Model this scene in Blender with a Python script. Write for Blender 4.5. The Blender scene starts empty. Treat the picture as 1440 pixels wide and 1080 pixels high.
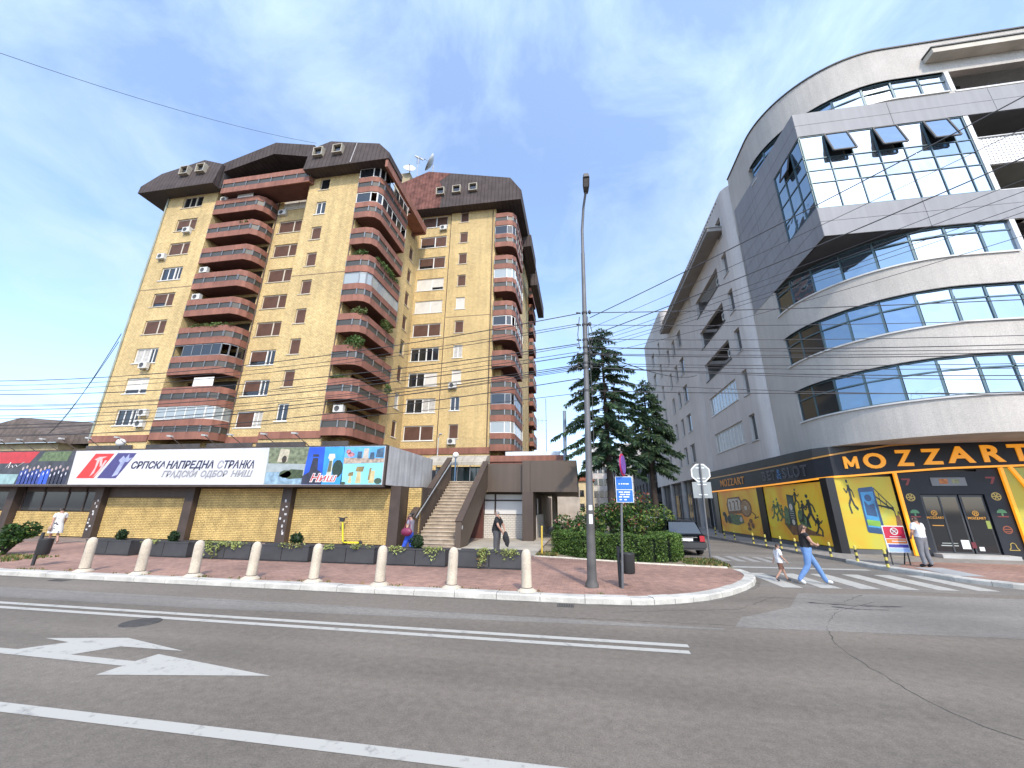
import bpy, bmesh, math, random
from mathutils import Vector, Matrix
random.seed(7)
scene = bpy.context.scene
COL = scene.collection
R = math.radians

# ---------------------------------------------------------------- camera
cam_d = bpy.data.cameras.new('camera')
cam = bpy.data.objects.new('camera', cam_d)
COL.objects.link(cam)
cam_d.sensor_width = 36.0
cam_d.lens = 550.0 / 1440.0 * 36.0
cam_d.clip_start = 0.05
cam_d.clip_end = 3000
PITCH, ROLL, YAW = 0.302, 0.0095, 0.170
cy, sy = math.cos(YAW), math.sin(YAW)
fw = Vector((-sy * math.cos(PITCH), cy * math.cos(PITCH), math.sin(PITCH)))
r0 = Vector((cy, sy, 0)); u0 = r0.cross(fw)
rt = math.cos(ROLL) * r0 + math.sin(ROLL) * u0
up = -math.sin(ROLL) * r0 + math.cos(ROLL) * u0
cam.matrix_world = Matrix(((rt.x, up.x, -fw.x, 0), (rt.y, up.y, -fw.y, 0), (rt.z, up.z, -fw.z, 2.05), (0, 0, 0, 1)))
scene.camera = cam

# ---------------------------------------------------------------- sky and sun
SUN_EL, SUN_AZ = R(43), R(157)         # azimuth measured clockwise from +Y; behind the camera, a little to the right
world = bpy.data.worlds.new('World'); scene.world = world
world.use_nodes = True
wn, wl = world.node_tree.nodes, world.node_tree.links
wn.clear()
w_out = wn.new('ShaderNodeOutputWorld')
w_bg = wn.new('ShaderNodeBackground'); w_bg.inputs['Strength'].default_value = 0.13
w_sky = wn.new('ShaderNodeTexSky'); w_sky.sky_type = 'NISHITA'; w_sky.sun_disc = False
w_sky.sun_elevation = SUN_EL; w_sky.sun_rotation = SUN_AZ
w_sky.air_density = 1.0; w_sky.dust_density = 1.2; w_sky.ozone_density = 2.0
w_tc = wn.new('ShaderNodeTexCoord')
w_sep = wn.new('ShaderNodeSeparateXYZ'); wl.new(w_tc.outputs['Generated'], w_sep.inputs[0])
w_add = wn.new('ShaderNodeMath'); w_add.operation = 'ADD'; w_add.inputs[1].default_value = 0.25
wl.new(w_sep.outputs['Z'], w_add.inputs[0])
w_mx = wn.new('ShaderNodeMath'); w_mx.operation = 'MAXIMUM'; w_mx.inputs[1].default_value = 0.12
wl.new(w_add.outputs[0], w_mx.inputs[0])
w_dx = wn.new('ShaderNodeMath'); w_dx.operation = 'DIVIDE'; wl.new(w_sep.outputs['X'], w_dx.inputs[0]); wl.new(w_mx.outputs[0], w_dx.inputs[1])
w_dy = wn.new('ShaderNodeMath'); w_dy.operation = 'DIVIDE'; wl.new(w_sep.outputs['Y'], w_dy.inputs[0]); wl.new(w_mx.outputs[0], w_dy.inputs[1])
w_cmb = wn.new('ShaderNodeCombineXYZ'); wl.new(w_dx.outputs[0], w_cmb.inputs[0]); wl.new(w_dy.outputs[0], w_cmb.inputs[1])
w_map = wn.new('ShaderNodeMapping'); w_map.inputs['Rotation'].default_value = (0, 0, R(25)); w_map.inputs['Scale'].default_value = (1.0, 0.9, 1)
w_map.inputs['Location'].default_value = (3.3, 1.7, 0)
wl.new(w_cmb.outputs[0], w_map.inputs[0])
w_n = wn.new('ShaderNodeTexNoise'); w_n.inputs['Scale'].default_value = 2.9; w_n.inputs['Detail'].default_value = 9
w_n.inputs['Roughness'].default_value = 0.6; w_n.inputs['Distortion'].default_value = 0.45
wl.new(w_map.outputs[0], w_n.inputs['Vector'])
w_r = wn.new('ShaderNodeValToRGB')
w_r.color_ramp.elements[0].position = 0.40; w_r.color_ramp.elements[0].color = (0.20, 0.20, 0.20, 1)
w_r.color_ramp.elements[1].position = 0.74; w_r.color_ramp.elements[1].color = (0.80, 0.80, 0.80, 1)
wl.new(w_n.outputs['Fac'], w_r.inputs[0])
w_mix = wn.new('ShaderNodeMixRGB'); wl.new(w_r.outputs[0], w_mix.inputs[0])
w_gain = wn.new('ShaderNodeMixRGB'); w_gain.blend_type = 'MULTIPLY'; w_gain.inputs[0].default_value = 1.0
w_gain.inputs[2].default_value = (2.05, 2.15, 2.35, 1)
wl.new(w_sky.outputs[0], w_gain.inputs[1])
wl.new(w_gain.outputs[0], w_mix.inputs[1])
# thin bright cloud, brighter where it scatters the sun forward
w_dot = wn.new('ShaderNodeVectorMath'); w_dot.operation = 'DOT_PRODUCT'; wl.new(w_tc.outputs['Generated'], w_dot.inputs[0])
w_dot.inputs[1].default_value = (math.sin(SUN_AZ) * math.cos(SUN_EL), math.cos(SUN_AZ) * math.cos(SUN_EL), math.sin(SUN_EL))
w_fs = wn.new('ShaderNodeMapRange'); w_fs.inputs[1].default_value = 0.0; w_fs.inputs[2].default_value = 1.0; w_fs.inputs[3].default_value = 1.0; w_fs.inputs[4].default_value = 2.6
wl.new(w_dot.outputs['Value'], w_fs.inputs[0])
w_cl = wn.new('ShaderNodeVectorMath'); w_cl.operation = 'SCALE'; w_cl.inputs[0].default_value = (4.5, 5.75, 7.4); wl.new(w_fs.outputs[0], w_cl.inputs['Scale'])
wl.new(w_cl.outputs[0], w_mix.inputs[2])
wl.new(w_mix.outputs[0], w_bg.inputs['Color'])
wl.new(w_bg.outputs[0], w_out.inputs['Surface'])

sun_d = bpy.data.lights.new('sun', 'SUN'); sun_d.energy = 2.9; sun_d.angle = R(3); sun_d.color = (1.0, 0.88, 0.71)
sun = bpy.data.objects.new('sun', sun_d); COL.objects.link(sun)
sd = Vector((math.sin(SUN_AZ) * math.cos(SUN_EL), math.cos(SUN_AZ) * math.cos(SUN_EL), math.sin(SUN_EL)))
sun.rotation_euler = sd.to_track_quat('Z', 'Y').to_euler()
sun.location = sd * 100

vs = scene.view_settings
vs.view_transform = 'Standard'; vs.look = 'None'; vs.gamma = 1.0; vs.use_curve_mapping = False
vs.exposure = 0.42

# ---------------------------------------------------------------- helpers
W = {}                                             # world offset of every object used as a parent

def tag(o, label=None, cat=None, group=None, kind=None):
    if label: o['label'] = label
    if cat: o['category'] = cat
    if group: o['group'] = group
    if kind: o['kind'] = kind
    return o

def thing(name, label, cat, loc=(0, 0, 0), rz=0.0, group=None):
    o = bpy.data.objects.new(name, None); COL.objects.link(o)
    o.empty_display_size = 0.3
    o.location = loc; o.rotation_euler = (0, 0, rz)
    W[o] = Vector(loc) if rz == 0 else Vector((0, 0, 0))
    return tag(o, label, cat, group)

def place(mesh, name, parent, loc=(0, 0, 0), rz=0.0):
    """link an object that shares mesh; loc is in world space (parents are unrotated), or local to the parent's origin"""
    o = bpy.data.objects.new(name, mesh); COL.objects.link(o)
    if parent is not None:
        o.parent = parent; o.location = Vector(loc) - W.get(parent, Vector((0, 0, 0)))
    else:
        o.location = loc
    o.rotation_euler = (0, 0, rz)
    W[o] = Vector(loc)
    return o

def sub(mesh, name, parent):
    """a child whose mesh is in its parent's own frame"""
    o = bpy.data.objects.new(name, mesh); COL.objects.link(o); o.parent = parent
    W[o] = W.get(parent, Vector((0, 0, 0)))
    return o

def copy_tree(o, parent=None, loc=None, rz=None):
    c = o.copy(); COL.objects.link(c)
    if parent is not None: c.parent = parent
    if loc is not None: c.location = loc
    if rz is not None: c.rotation_euler = (0, 0, rz)
    for ch in list(o.children): copy_tree(ch, c)
    return c

class MB:
    def __init__(self): self.v = []; self.f = []; self.m = []; self.smooth = []
    def add(self, vs, fs, m=0, smooth=False):
        b = len(self.v); self.v += [tuple(p) for p in vs]
        for f in fs: self.f.append([i + b for i in f]); self.m.append(m); self.smooth.append(smooth)
        return self
    def quad(self, a, b, c, d, m=0): return self.add([a, b, c, d], [(0, 1, 2, 3)], m)
    def poly(self, ps, m=0): return self.add(ps, [tuple(range(len(ps)))], m)
    def box(self, x0, x1, y0, y1, z0, z1, m=0):
        if x0 > x1: x0, x1 = x1, x0
        if y0 > y1: y0, y1 = y1, y0
        v = [(x0, y0, z0), (x1, y0, z0), (x1, y1, z0), (x0, y1, z0), (x0, y0, z1), (x1, y0, z1), (x1, y1, z1), (x0, y1, z1)]
        return self.add(v, [(0, 3, 2, 1), (4, 5, 6, 7), (0, 1, 5, 4), (1, 2, 6, 5), (2, 3, 7, 6), (3, 0, 4, 7)], m)
    def prism(self, poly, z0, z1, m=0, cap=True):
        n = len(poly)
        v = [(x, y, z0) for x, y in poly] + [(x, y, z1) for x, y in poly]
        f = [(i, (i + 1) % n, n + (i + 1) % n, n + i) for i in range(n)]
        if cap: f += [tuple(range(n - 1, -1, -1)), tuple(range(n, 2 * n))]
        return self.add(v, f, m)
    def prism_y(self, poly, y0, y1, m=0, lean=None):
        """polygon in XZ extruded along Y; lean(z) shifts the front face"""
        n = len(poly); ln = lean or (lambda z: 0)
        v = [(x, y0 + ln(z), z) for x, z in poly] + [(x, y1, z) for x, z in poly]
        f = [(i, n + i, n + (i + 1) % n, (i + 1) % n) for i in range(n)]
        f += [tuple(range(n)), tuple(range(2 * n - 1, n - 1, -1))]
        return self.add(v, f, m)
    def beam(self, p, q, w, h, m=0):
        """rectangular bar from p to q; w across (horizontal), h along the other normal"""
        p, q = Vector(p), Vector(q); d = (q - p).normalized()
        s = d.cross(Vector((0, 0, 1)))
        if s.length < 1e-4: s = Vector((1, 0, 0))
        s.normalize(); t = s.cross(d)
        v = []
        for c in (p, q):
            for a, b in ((-1, -1), (1, -1), (1, 1), (-1, 1)): v.append(c + s * (a * w / 2) + t * (b * h / 2))
        return self.add(v, [(0, 1, 2, 3), (7, 6, 5, 4), (0, 4, 5, 1), (1, 5, 6, 2), (2, 6, 7, 3), (3, 7, 4, 0)], m)
    def tube(self, path, r, n=8, m=0, smooth=True, cap=True):
        path = [Vector(p) for p in path]; k = len(path)
        rr = r if isinstance(r, (list, tuple)) else [r] * k
        v = []; ref = None
        for i, p in enumerate(path):
            d = (path[min(i + 1, k - 1)] - path[max(i - 1, 0)])
            d = d.normalized() if d.length > 1e-9 else Vector((0, 0, 1))
            if ref is None:
                ref = d.cross(Vector((0, 0, 1)))
                if ref.length < 1e-3: ref = d.cross(Vector((1, 0, 0)))
            a = (ref - d * ref.dot(d)).normalized(); ref = a; b = d.cross(a)
            for j in range(n):
                t = 2 * math.pi * j / n
                v.append(p + (a * math.cos(t) + b * math.sin(t)) * rr[i])
        f = [(i * n + j, i * n + (j + 1) % n, (i + 1) * n + (j + 1) % n, (i + 1) * n + j) for i in range(k - 1) for j in range(n)]
        self.add(v, f, m, smooth)
        if cap:
            self.add(v[:n], [tuple(range(n - 1, -1, -1))], m); self.add(v[-n:], [tuple(range(n))], m)
        return self
    def lathe(self, prof, c=(0, 0, 0), n=20, m=0, smooth=True):
        v = []; k = len(prof)
        for r, z in prof:
            for j in range(n):
                t = 2 * math.pi * j / n
                v.append((c[0] + r * math.cos(t), c[1] + r * math.sin(t), c[2] + z))
        f = [(i * n + j, i * n + (j + 1) % n, (i + 1) * n + (j + 1) % n, (i + 1) * n + j) for i in range(k - 1) for j in range(n)]
        return self.add(v, f, m, smooth)
    def ellipsoid(self, c, r, n=12, k=8, m=0):
        v = []; 
        for i in range(k + 1):
            a = math.pi * i / k
            for j in range(n):
                t = 2 * math.pi * j / n
                v.append((c[0] + r[0] * math.sin(a) * math.cos(t), c[1] + r[1] * math.sin(a) * math.sin(t), c[2] + r[2] * math.cos(a)))
        f = [(i * n + j, (i + 1) * n + j, (i + 1) * n + (j + 1) % n, i * n + (j + 1) % n) for i in range(k) for j in range(n)]
        return self.add(v, f, m, True)
    def wall(self, p, q, z0, z1, holes=(), depth=0.18, m=0, mr=None, back=False):
        """vertical wall p->q (outside on the right of the direction), with rectangular holes (u0,u1,za,zb) and reveals going in"""
        p, q = Vector((p[0], p[1], 0)), Vector((q[0], q[1], 0)); L = (q - p).length; d = (q - p) / L
        nin = Vector((-d.y, d.x, 0))
        us = sorted({0.0, L} | {min(max(h[0], 0), L) for h in holes} | {min(max(h[1], 0), L) for h in holes})
        zs = sorted({z0, z1} | {h[2] for h in holes} | {h[3] for h in holes})
        P = lambda u, z, o=0.0: p + d * u + nin * o + Vector((0, 0, z))
        for i in range(len(us) - 1):
            run = None
            for j in range(len(zs) - 1):
                uc, zc = (us[i] + us[i + 1]) / 2, (zs[j] + zs[j + 1]) / 2
                if any(h[0] < uc < h[1] and h[2] < zc < h[3] for h in holes) or us[i + 1] - us[i] < 1e-6: continue
                self.quad(P(us[i], zs[j]), P(us[i + 1], zs[j]), P(us[i + 1], zs[j + 1]), P(us[i], zs[j + 1]), m)
        mr = m if mr is None else mr
        for a, b, za, zb in holes:
            self.quad(P(a, za), P(b, za), P(b, za, depth), P(a, za, depth), mr)
            self.quad(P(a, zb), P(a, zb, depth), P(b, zb, depth), P(b, zb), mr)
            self.quad(P(a, za), P(a, za, depth), P(a, zb, depth), P(a, zb), mr)
            self.quad(P(b, za), P(b, zb), P(b, zb, depth), P(b, za, depth), mr)
        return self
    def strip(self, path, z0, z1, th=0.1, m=0, closed_ends=True):
        """vertical band of thickness th along an XY polyline; thickness grows to the left (inside) of the direction"""
        pts = [Vector((a[0], a[1], 0)) for a in path]; n = len(pts); inn = []
        for i in range(n):
            d1 = (pts[i] - pts[i - 1]).normalized() if i else None
            d2 = (pts[i + 1] - pts[i]).normalized() if i < n - 1 else None
            if d1 is None: d1 = d2
            if d2 is None: d2 = d1
            n1 = Vector((-d1.y, d1.x, 0)); n2 = Vector((-d2.y, d2.x, 0)); b = (n1 + n2)
            b = b / max(b.length_squared / 2, 1e-4)
            inn.append(pts[i] + b * th)
        Z0 = z0 if callable(z0) else (lambda i: z0)
        Z1 = z1 if callable(z1) else (lambda i: z1)
        v = []
        for i in range(n):
            a, b = pts[i], inn[i]
            v += [(a.x, a.y, Z0(i)), (a.x, a.y, Z1(i)), (b.x, b.y, Z1(i)), (b.x, b.y, Z0(i))]
        f = []
        for i in range(n - 1):
            o, e = 4 * i, 4 * i + 4
            f += [(o, e, e + 1, o + 1), (o + 1, e + 1, e + 2, o + 2), (o + 2, e + 2, e + 3, o + 3), (o + 3, e + 3, e, o)]
        if closed_ends: f += [(0, 1, 2, 3), (4 * n - 1, 4 * n - 2, 4 * n - 3, 4 * n - 4)]
        return self.add(v, f, m)
    def mesh(self, name, mats, off=(0, 0, 0)):
        me = bpy.data.meshes.new(name)
        ox, oy, oz = off
        me.from_pydata([(x - ox, y - oy, z - oz) for x, y, z in self.v], [], self.f)
        for mt in (mats if isinstance(mats, (list, tuple)) else [mats]): me.materials.append(mt)
        me.polygons.foreach_set('material_index', self.m)
        me.polygons.foreach_set('use_smooth', self.smooth)
        me.update()
        uv = me.uv_layers.new(name='UVMap').data
        data = [0.0] * (2 * len(me.loops))
        V = self.v
        for p in me.polygons:
            n = p.normal
            if abs(n.z) > 0.75:
                for li in p.loop_indices:
                    a = V[me.loops[li].vertex_index]; data[2 * li] = a[0]; data[2 * li + 1] = a[1]
            else:
                l = math.hypot(n.x, n.y) or 1; tx, ty = -n.y / l, n.x / l
                for li in p.loop_indices:
                    a = V[me.loops[li].vertex_index]; data[2 * li] = a[0] * tx + a[1] * ty; data[2 * li + 1] = a[2]
        uv.foreach_set('uv', data)
        return me
    def build(self, name, mats, parent=None, label=None, cat=None, group=None, kind=None):
        """verts in world space; the object sits at its parent's world offset"""
        off = W.get(parent, Vector((0, 0, 0))) if parent is not None else Vector((0, 0, 0))
        me = self.mesh(name, mats, off)
        o = bpy.data.objects.new(name, me); COL.objects.link(o)
        if parent is not None: o.parent = parent
        W[o] = Vector(off)
        return tag(o, label, cat, group, kind)
    def build_at(self, name, mats, origin, label=None, cat=None, group=None, kind=None):
        """one-mesh thing with its own origin"""
        me = self.mesh(name, mats, origin)
        o = bpy.data.objects.new(name, me); COL.objects.link(o); o.location = origin; W[o] = Vector(origin)
        return tag(o, label, cat, group, kind)

def split(o, name=None):
    """every loose piece of o's mesh becomes an object of its own (same name, parent and materials)"""
    me = o.data; par = list(range(len(me.vertices)))
    def find(i):
        while par[i] != i: par[i] = par[par[i]]; i = par[i]
        return i
    for p in me.polygons:
        v = p.vertices; r = find(v[0])
        for q in v[1:]: par[find(q)] = r
    groups = {}
    for p in me.polygons: groups.setdefault(find(p.vertices[0]), []).append(p)
    out = []
    for gl in groups.values():
        mb = MB(); idx = {}
        for p in gl:
            ff = []
            for vi in p.vertices:
                if vi not in idx: idx[vi] = len(mb.v); mb.v.append(tuple(me.vertices[vi].co))
                ff.append(idx[vi])
            mb.f.append(ff); mb.m.append(p.material_index); mb.smooth.append(p.use_smooth)
        n = bpy.data.objects.new(name or me.name.split('.')[0], mb.mesh(me.name, list(me.materials))); COL.objects.link(n)
        n.parent = o.parent; n.location = o.location; W[n] = W.get(o, Vector((0, 0, 0))); out.append(n)
    bpy.data.objects.remove(o)
    return out

# ---------------------------------------------------------------- materials
MATS = {}
def new_mat(name):
    m = bpy.data.materials.new(name); m.use_nodes = True
    nt = m.node_tree; nt.nodes.clear()
    out = nt.nodes.new('ShaderNodeOutputMaterial'); b = nt.nodes.new('ShaderNodeBsdfPrincipled')
    nt.links.new(b.outputs[0], out.inputs[0])
    return m, nt, b

def M(name, col, rough=0.7, metal=0.0, var=0.18, scale=1.2, bump=0.0, bscale=25.0, emit=None, spec=0.5, fine=0.0, fscale=60.0, trans=0.0, streak=0.0):
    """colour with large and fine noise variation; optional vertical dirt streaks and bump"""
    if name in MATS: return MATS[name]
    m, nt, b = new_mat(name); N, L = nt.nodes, nt.links
    tc = N.new('ShaderNodeTexCoord')
    b.inputs['Roughness'].default_value = rough; b.inputs['Metallic'].default_value = metal
    b.inputs['Specular IOR Level'].default_value = spec
    src = None
    if var > 0:
        n = N.new('ShaderNodeTexNoise'); n.inputs['Scale'].default_value = scale; n.inputs['Detail'].default_value = 6
        L.new(tc.outputs['Object'], n.inputs['Vector'])
        mr = N.new('ShaderNodeMapRange'); mr.inputs[1].default_value = 0.3; mr.inputs[2].default_value = 0.7
        mr.inputs[3].default_value = 1 - var; mr.inputs[4].default_value = 1 + var
        L.new(n.outputs['Fac'], mr.inputs[0])
        src = mr.outputs[0]
        if fine > 0:
            n2 = N.new('ShaderNodeTexNoise'); n2.inputs['Scale'].default_value = fscale; n2.inputs['Detail'].default_value = 3
            L.new(tc.outputs['Object'], n2.inputs['Vector'])
            mr2 = N.new('ShaderNodeMapRange'); mr2.inputs[1].default_value = 0.3; mr2.inputs[2].default_value = 0.7
            mr2.inputs[3].default_value = 1 - fine; mr2.inputs[4].default_value = 1 + fine
            L.new(n2.outputs['Fac'], mr2.inputs[0])
            mm = N.new('ShaderNodeMath'); mm.operation = 'MULTIPLY'; L.new(src, mm.inputs[0]); L.new(mr2.outputs[0], mm.inputs[1]); src = mm.outputs[0]
        if streak > 0:
            mp = N.new('ShaderNodeMapping'); mp.inputs['Scale'].default_value = (2.2, 2.2, 0.12); L.new(tc.outputs['Object'], mp.inputs[0])
            n3 = N.new('ShaderNodeTexNoise'); n3.inputs['Scale'].default_value = 1.6; n3.inputs['Detail'].default_value = 5
            L.new(mp.outputs[0], n3.inputs['Vector'])
            mr3 = N.new('ShaderNodeMapRange'); mr3.inputs[1].default_value = 0.35; mr3.inputs[2].default_value = 0.7
            mr3.inputs[3].default_value = 1.05; mr3.inputs[4].default_value = 1 - streak
            L.new(n3.outputs['Fac'], mr3.inputs[0])
            mm = N.new('ShaderNodeMath'); mm.operation = 'MULTIPLY'; L.new(src, mm.inputs[0]); L.new(mr3.outputs[0], mm.inputs[1]); src = mm.outputs[0]
        mx = N.new('ShaderNodeMixRGB'); mx.blend_type = 'MULTIPLY'; mx.inputs[0].default_value = 1
        mx.inputs[1].default_value = (*col, 1)
        L.new(src, mx.inputs[2]); L.new(mx.outputs[0], b.inputs['Base Color'])
    else:
        b.inputs['Base Color'].default_value = (*col, 1)
    if bump > 0:
        nb = N.new('ShaderNodeTexNoise'); nb.inputs['Scale'].default_value = bscale; nb.inputs['Detail'].default_value = 4
        L.new(tc.outputs['Object'], nb.inputs['Vector'])
        bp = N.new('ShaderNodeBump'); bp.inputs['Strength'].default_value = bump; bp.inputs['Distance'].default_value = 0.02
        L.new(nb.outputs['Fac'], bp.inputs['Height']); L.new(bp.outputs[0], b.inputs['Normal'])
    if emit:
        b.inputs['Emission Color'].default_value = (*emit[0], 1); b.inputs['Emission Strength'].default_value = emit[1]
    if trans > 0: b.inputs['Transmission Weight'].default_value = trans
    MATS[name] = m
    return m

def brick_mat(name, c1, c2, mortar, bw, bh, ms=0.012, var=0.2, big=0.12, bump=0.6, stain=None):
    m, nt, b = new_mat(name); N, L = nt.nodes, nt.links
    tc = N.new('ShaderNodeTexCoord')
    br = N.new('ShaderNodeTexBrick'); L.new(tc.outputs['UV'], br.inputs['Vector'])
    br.inputs['Color1'].default_value = (*c1, 1); br.inputs['Color2'].default_value = (*c2, 1); br.inputs['Mortar'].default_value = (*mortar, 1)
    br.inputs['Scale'].default_value = 1; br.inputs['Brick Width'].default_value = bw; br.inputs['Row Height'].default_value = bh
    br.inputs['Mortar Size'].default_value = ms; br.inputs['Bias'].default_value = -0.1; br.offset = 0.5
    n = N.new('ShaderNodeTexNoise'); n.inputs['Scale'].default_value = 0.35; n.inputs['Detail'].default_value = 7; L.new(tc.outputs['Object'], n.inputs['Vector'])
    mr = N.new('ShaderNodeMapRange'); mr.inputs[1].default_value = 0.3; mr.inputs[2].default_value = 0.7; mr.inputs[3].default_value = 1 - big; mr.inputs[4].default_value = 1 + big
    L.new(n.outputs['Fac'], mr.inputs[0])
    n2 = N.new('ShaderNodeTexNoise'); n2.inputs['Scale'].default_value = 5.5; n2.inputs['Detail'].default_value = 4; L.new(tc.outputs['Object'], n2.inputs['Vector'])
    mr2 = N.new('ShaderNodeMapRange'); mr2.inputs[1].default_value = 0.3; mr2.inputs[2].default_value = 0.7; mr2.inputs[3].default_value = 1 - var; mr2.inputs[4].default_value = 1 + var
    L.new(n2.outputs['Fac'], mr2.inputs[0])
    mm = N.new('ShaderNodeMath'); mm.operation = 'MULTIPLY'; L.new(mr.outputs[0], mm.inputs[0]); L.new(mr2.outputs[0], mm.inputs[1])
    mp = N.new('ShaderNodeMapping'); mp.inputs['Scale'].default_value = (1.6, 1.6, 0.07); L.new(tc.outputs['Object'], mp.inputs[0])
    n3 = N.new('ShaderNodeTexNoise'); n3.inputs['Scale'].default_value = 1.1; n3.inputs['Detail'].default_value = 6; n3.inputs['Roughness'].default_value = 0.6; L.new(mp.outputs[0], n3.inputs['Vector'])
    mr3 = N.new('ShaderNodeMapRange'); mr3.inputs[1].default_value = 0.38; mr3.inputs[2].default_value = 0.72; mr3.inputs[3].default_value = 1.04; mr3.inputs[4].default_value = 1 - (stain or 0.0)
    L.new(n3.outputs['Fac'], mr3.inputs[0])
    m3 = N.new('ShaderNodeMath'); m3.operation = 'MULTIPLY'; L.new(mm.outputs[0], m3.inputs[0]); L.new(mr3.outputs[0], m3.inputs[1]); mm = m3
    mx = N.new('ShaderNodeMixRGB'); mx.blend_type = 'MULTIPLY'; mx.inputs[0].default_value = 1
    L.new(br.outputs['Color'], mx.inputs[1]); L.new(mm.outputs[0], mx.inputs[2])
    L.new(mx.outputs[0], b.inputs['Base Color'])
    b.inputs['Roughness'].default_value = 0.85
    bp = N.new('ShaderNodeBump'); bp.inputs['Strength'].default_value = bump; bp.inputs['Distance'].default_value = 0.02; bp.invert = True
    L.new(br.outputs['Fac'], bp.inputs['Height']); L.new(bp.outputs[0], b.inputs['Normal'])
    MATS[name] = m
    return m

def ribbed_mat(name, col, pitch, dark=0.55, rough=0.5, axis=0, var=0.15, metal=0.0, depth=0.02):
    """sheet with ribs along one direction of the metre UVs (axis 0: ribs repeat along u, 1: along v)"""
    m, nt, b = new_mat(name); N, L = nt.nodes, nt.links
    tc = N.new('ShaderNodeTexCoord'); sp = N.new('ShaderNodeSeparateXYZ'); L.new(tc.outputs['UV'], sp.inputs[0])
    dv = N.new('ShaderNodeMath'); dv.operation = 'DIVIDE'; dv.inputs[1].default_value = pitch; L.new(sp.outputs[axis], dv.inputs[0])
    fr = N.new('ShaderNodeMath'); fr.operation = 'FRACT'; L.new(dv.outputs[0], fr.inputs[0])
    rp = N.new('ShaderNodeValToRGB'); e = rp.color_ramp.elements
    e[0].position = 0.0; e[0].color = (0, 0, 0, 1); e[1].position = 0.12; e[1].color = (1, 1, 1, 1)
    x = rp.color_ramp.elements.new(0.88); x.color = (1, 1, 1, 1); x = rp.color_ramp.elements.new(1.0); x.color = (0, 0, 0, 1)
    L.new(fr.outputs[0], rp.inputs[0])
    n = N.new('ShaderNodeTexNoise'); n.inputs['Scale'].default_value = 1.3; n.inputs['Detail'].default_value = 6; L.new(tc.outputs['Object'], n.inputs['Vector'])
    mr = N.new('ShaderNodeMapRange'); mr.inputs[1].default_value = 0.3; mr.inputs[2].default_value = 0.7; mr.inputs[3].default_value = 1 - var; mr.inputs[4].default_value = 1 + var
    L.new(n.outputs['Fac'], mr.inputs[0])
    mr4 = N.new('ShaderNodeMapRange'); mr4.inputs[3].default_value = dark; mr4.inputs[4].default_value = 1.0; L.new(rp.outputs[0], mr4.inputs[0])
    mm = N.new('ShaderNodeMath'); mm.operation = 'MULTIPLY'; L.new(mr.outputs[0], mm.inputs[0]); L.new(mr4.outputs[0], mm.inputs[1])
    mx = N.new('ShaderNodeMixRGB'); mx.blend_type = 'MULTIPLY'; mx.inputs[0].default_value = 1; mx.inputs[1].default_value = (*col, 1)
    L.new(mm.outputs[0], mx.inputs[2]); L.new(mx.outputs[0], b.inputs['Base Color'])
    b.inputs['Roughness'].default_value = rough; b.inputs['Metallic'].default_value = metal; b.inputs['Specular IOR Level'].default_value = 0.25
    bp = N.new('ShaderNodeBump'); bp.inputs['Strength'].default_value = 0.6; bp.inputs['Distance'].default_value = depth
    L.new(rp.outputs[0], bp.inputs['Height']); L.new(bp.outputs[0], b.inputs['Normal'])
    MATS[name] = m
    return m

def glass_mat(name, tint=(0.02, 0.03, 0.04), rough=0.03, wav=0.04, spec=1.0, metal=0.0):
    """dark window pane that mirrors the sky; slight waviness from pane to pane"""
    m, nt, b = new_mat(name); N, L = nt.nodes, nt.links
    b.inputs['Base Color'].default_value = (*tint, 1); b.inputs['Roughness'].default_value = rough
    b.inputs['Specular IOR Level'].default_value = spec; b.inputs['IOR'].default_value = 1.6; b.inputs['Metallic'].default_value = metal
    if wav:
        tc = N.new('ShaderNodeTexCoord'); n = N.new('ShaderNodeTexNoise'); n.inputs['Scale'].default_value = 0.7; n.inputs['Detail'].default_value = 2
        L.new(tc.outputs['Object'], n.inputs['Vector'])
        bp = N.new('ShaderNodeBump'); bp.inputs['Strength'].default_value = wav; bp.inputs['Distance'].default_value = 0.3
        L.new(n.outputs['Fac'], bp.inputs['Height']); L.new(bp.outputs[0], b.inputs['Normal'])
    MATS[name] = m
    return m

def text_mesh(s, size, name, depth=0.0, shear=0.0, align='CENTER', offset=0.0):
    cu = bpy.data.curves.new(name, 'FONT'); cu.body = s; cu.size = size; cu.align_x = align; cu.extrude = depth; cu.shear = shear; cu.offset = offset
    cu.resolution_u = 4
    o = bpy.data.objects.new(name, cu); COL.objects.link(o)
    dg = bpy.context.evaluated_depsgraph_get()
    me = bpy.data.meshes.new_from_object(o.evaluated_get(dg))
    bpy.data.objects.remove(o); bpy.data.curves.remove(cu)
    me.name = name
    return me

def put_text(s, size, parent, centre, facing, mat, name='lettering', depth=0.004, shear=0.0, sx=1.0, offset=0.0, slope=0.0, fit=None):
    """text standing on a vertical wall. centre = baseline centre (world), facing = outward XY normal"""
    me = text_mesh(s, size, name, depth, shear, offset=offset)
    xs = [v.co.x for v in me.vertices]
    if fit:
        sx = fit / (max(xs) - min(xs))
    n = Vector((facing[0], facing[1], 0)).normalized(); t = Vector((-n.y, n.x, 0))
    Mx = Matrix(((t.x, 0, n.x, 0), (t.y, 0, n.y, 0), (0, 1, 0, 0), (0, 0, 0, 1)))
    for v in me.vertices:
        x = v.co.x * sx
        v.co = Mx @ Vector((x, v.co.y + slope * x, v.co.z))
    me.materials.clear(); me.materials.append(mat)
    o = bpy.data.objects.new(name, me); COL.objects.link(o)
    if parent is not None:
        o.parent = parent; o.location = Vector(centre) - W.get(parent, Vector((0, 0, 0)))
    else: o.location = centre
    W[o] = Vector(centre)
    return o
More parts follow.
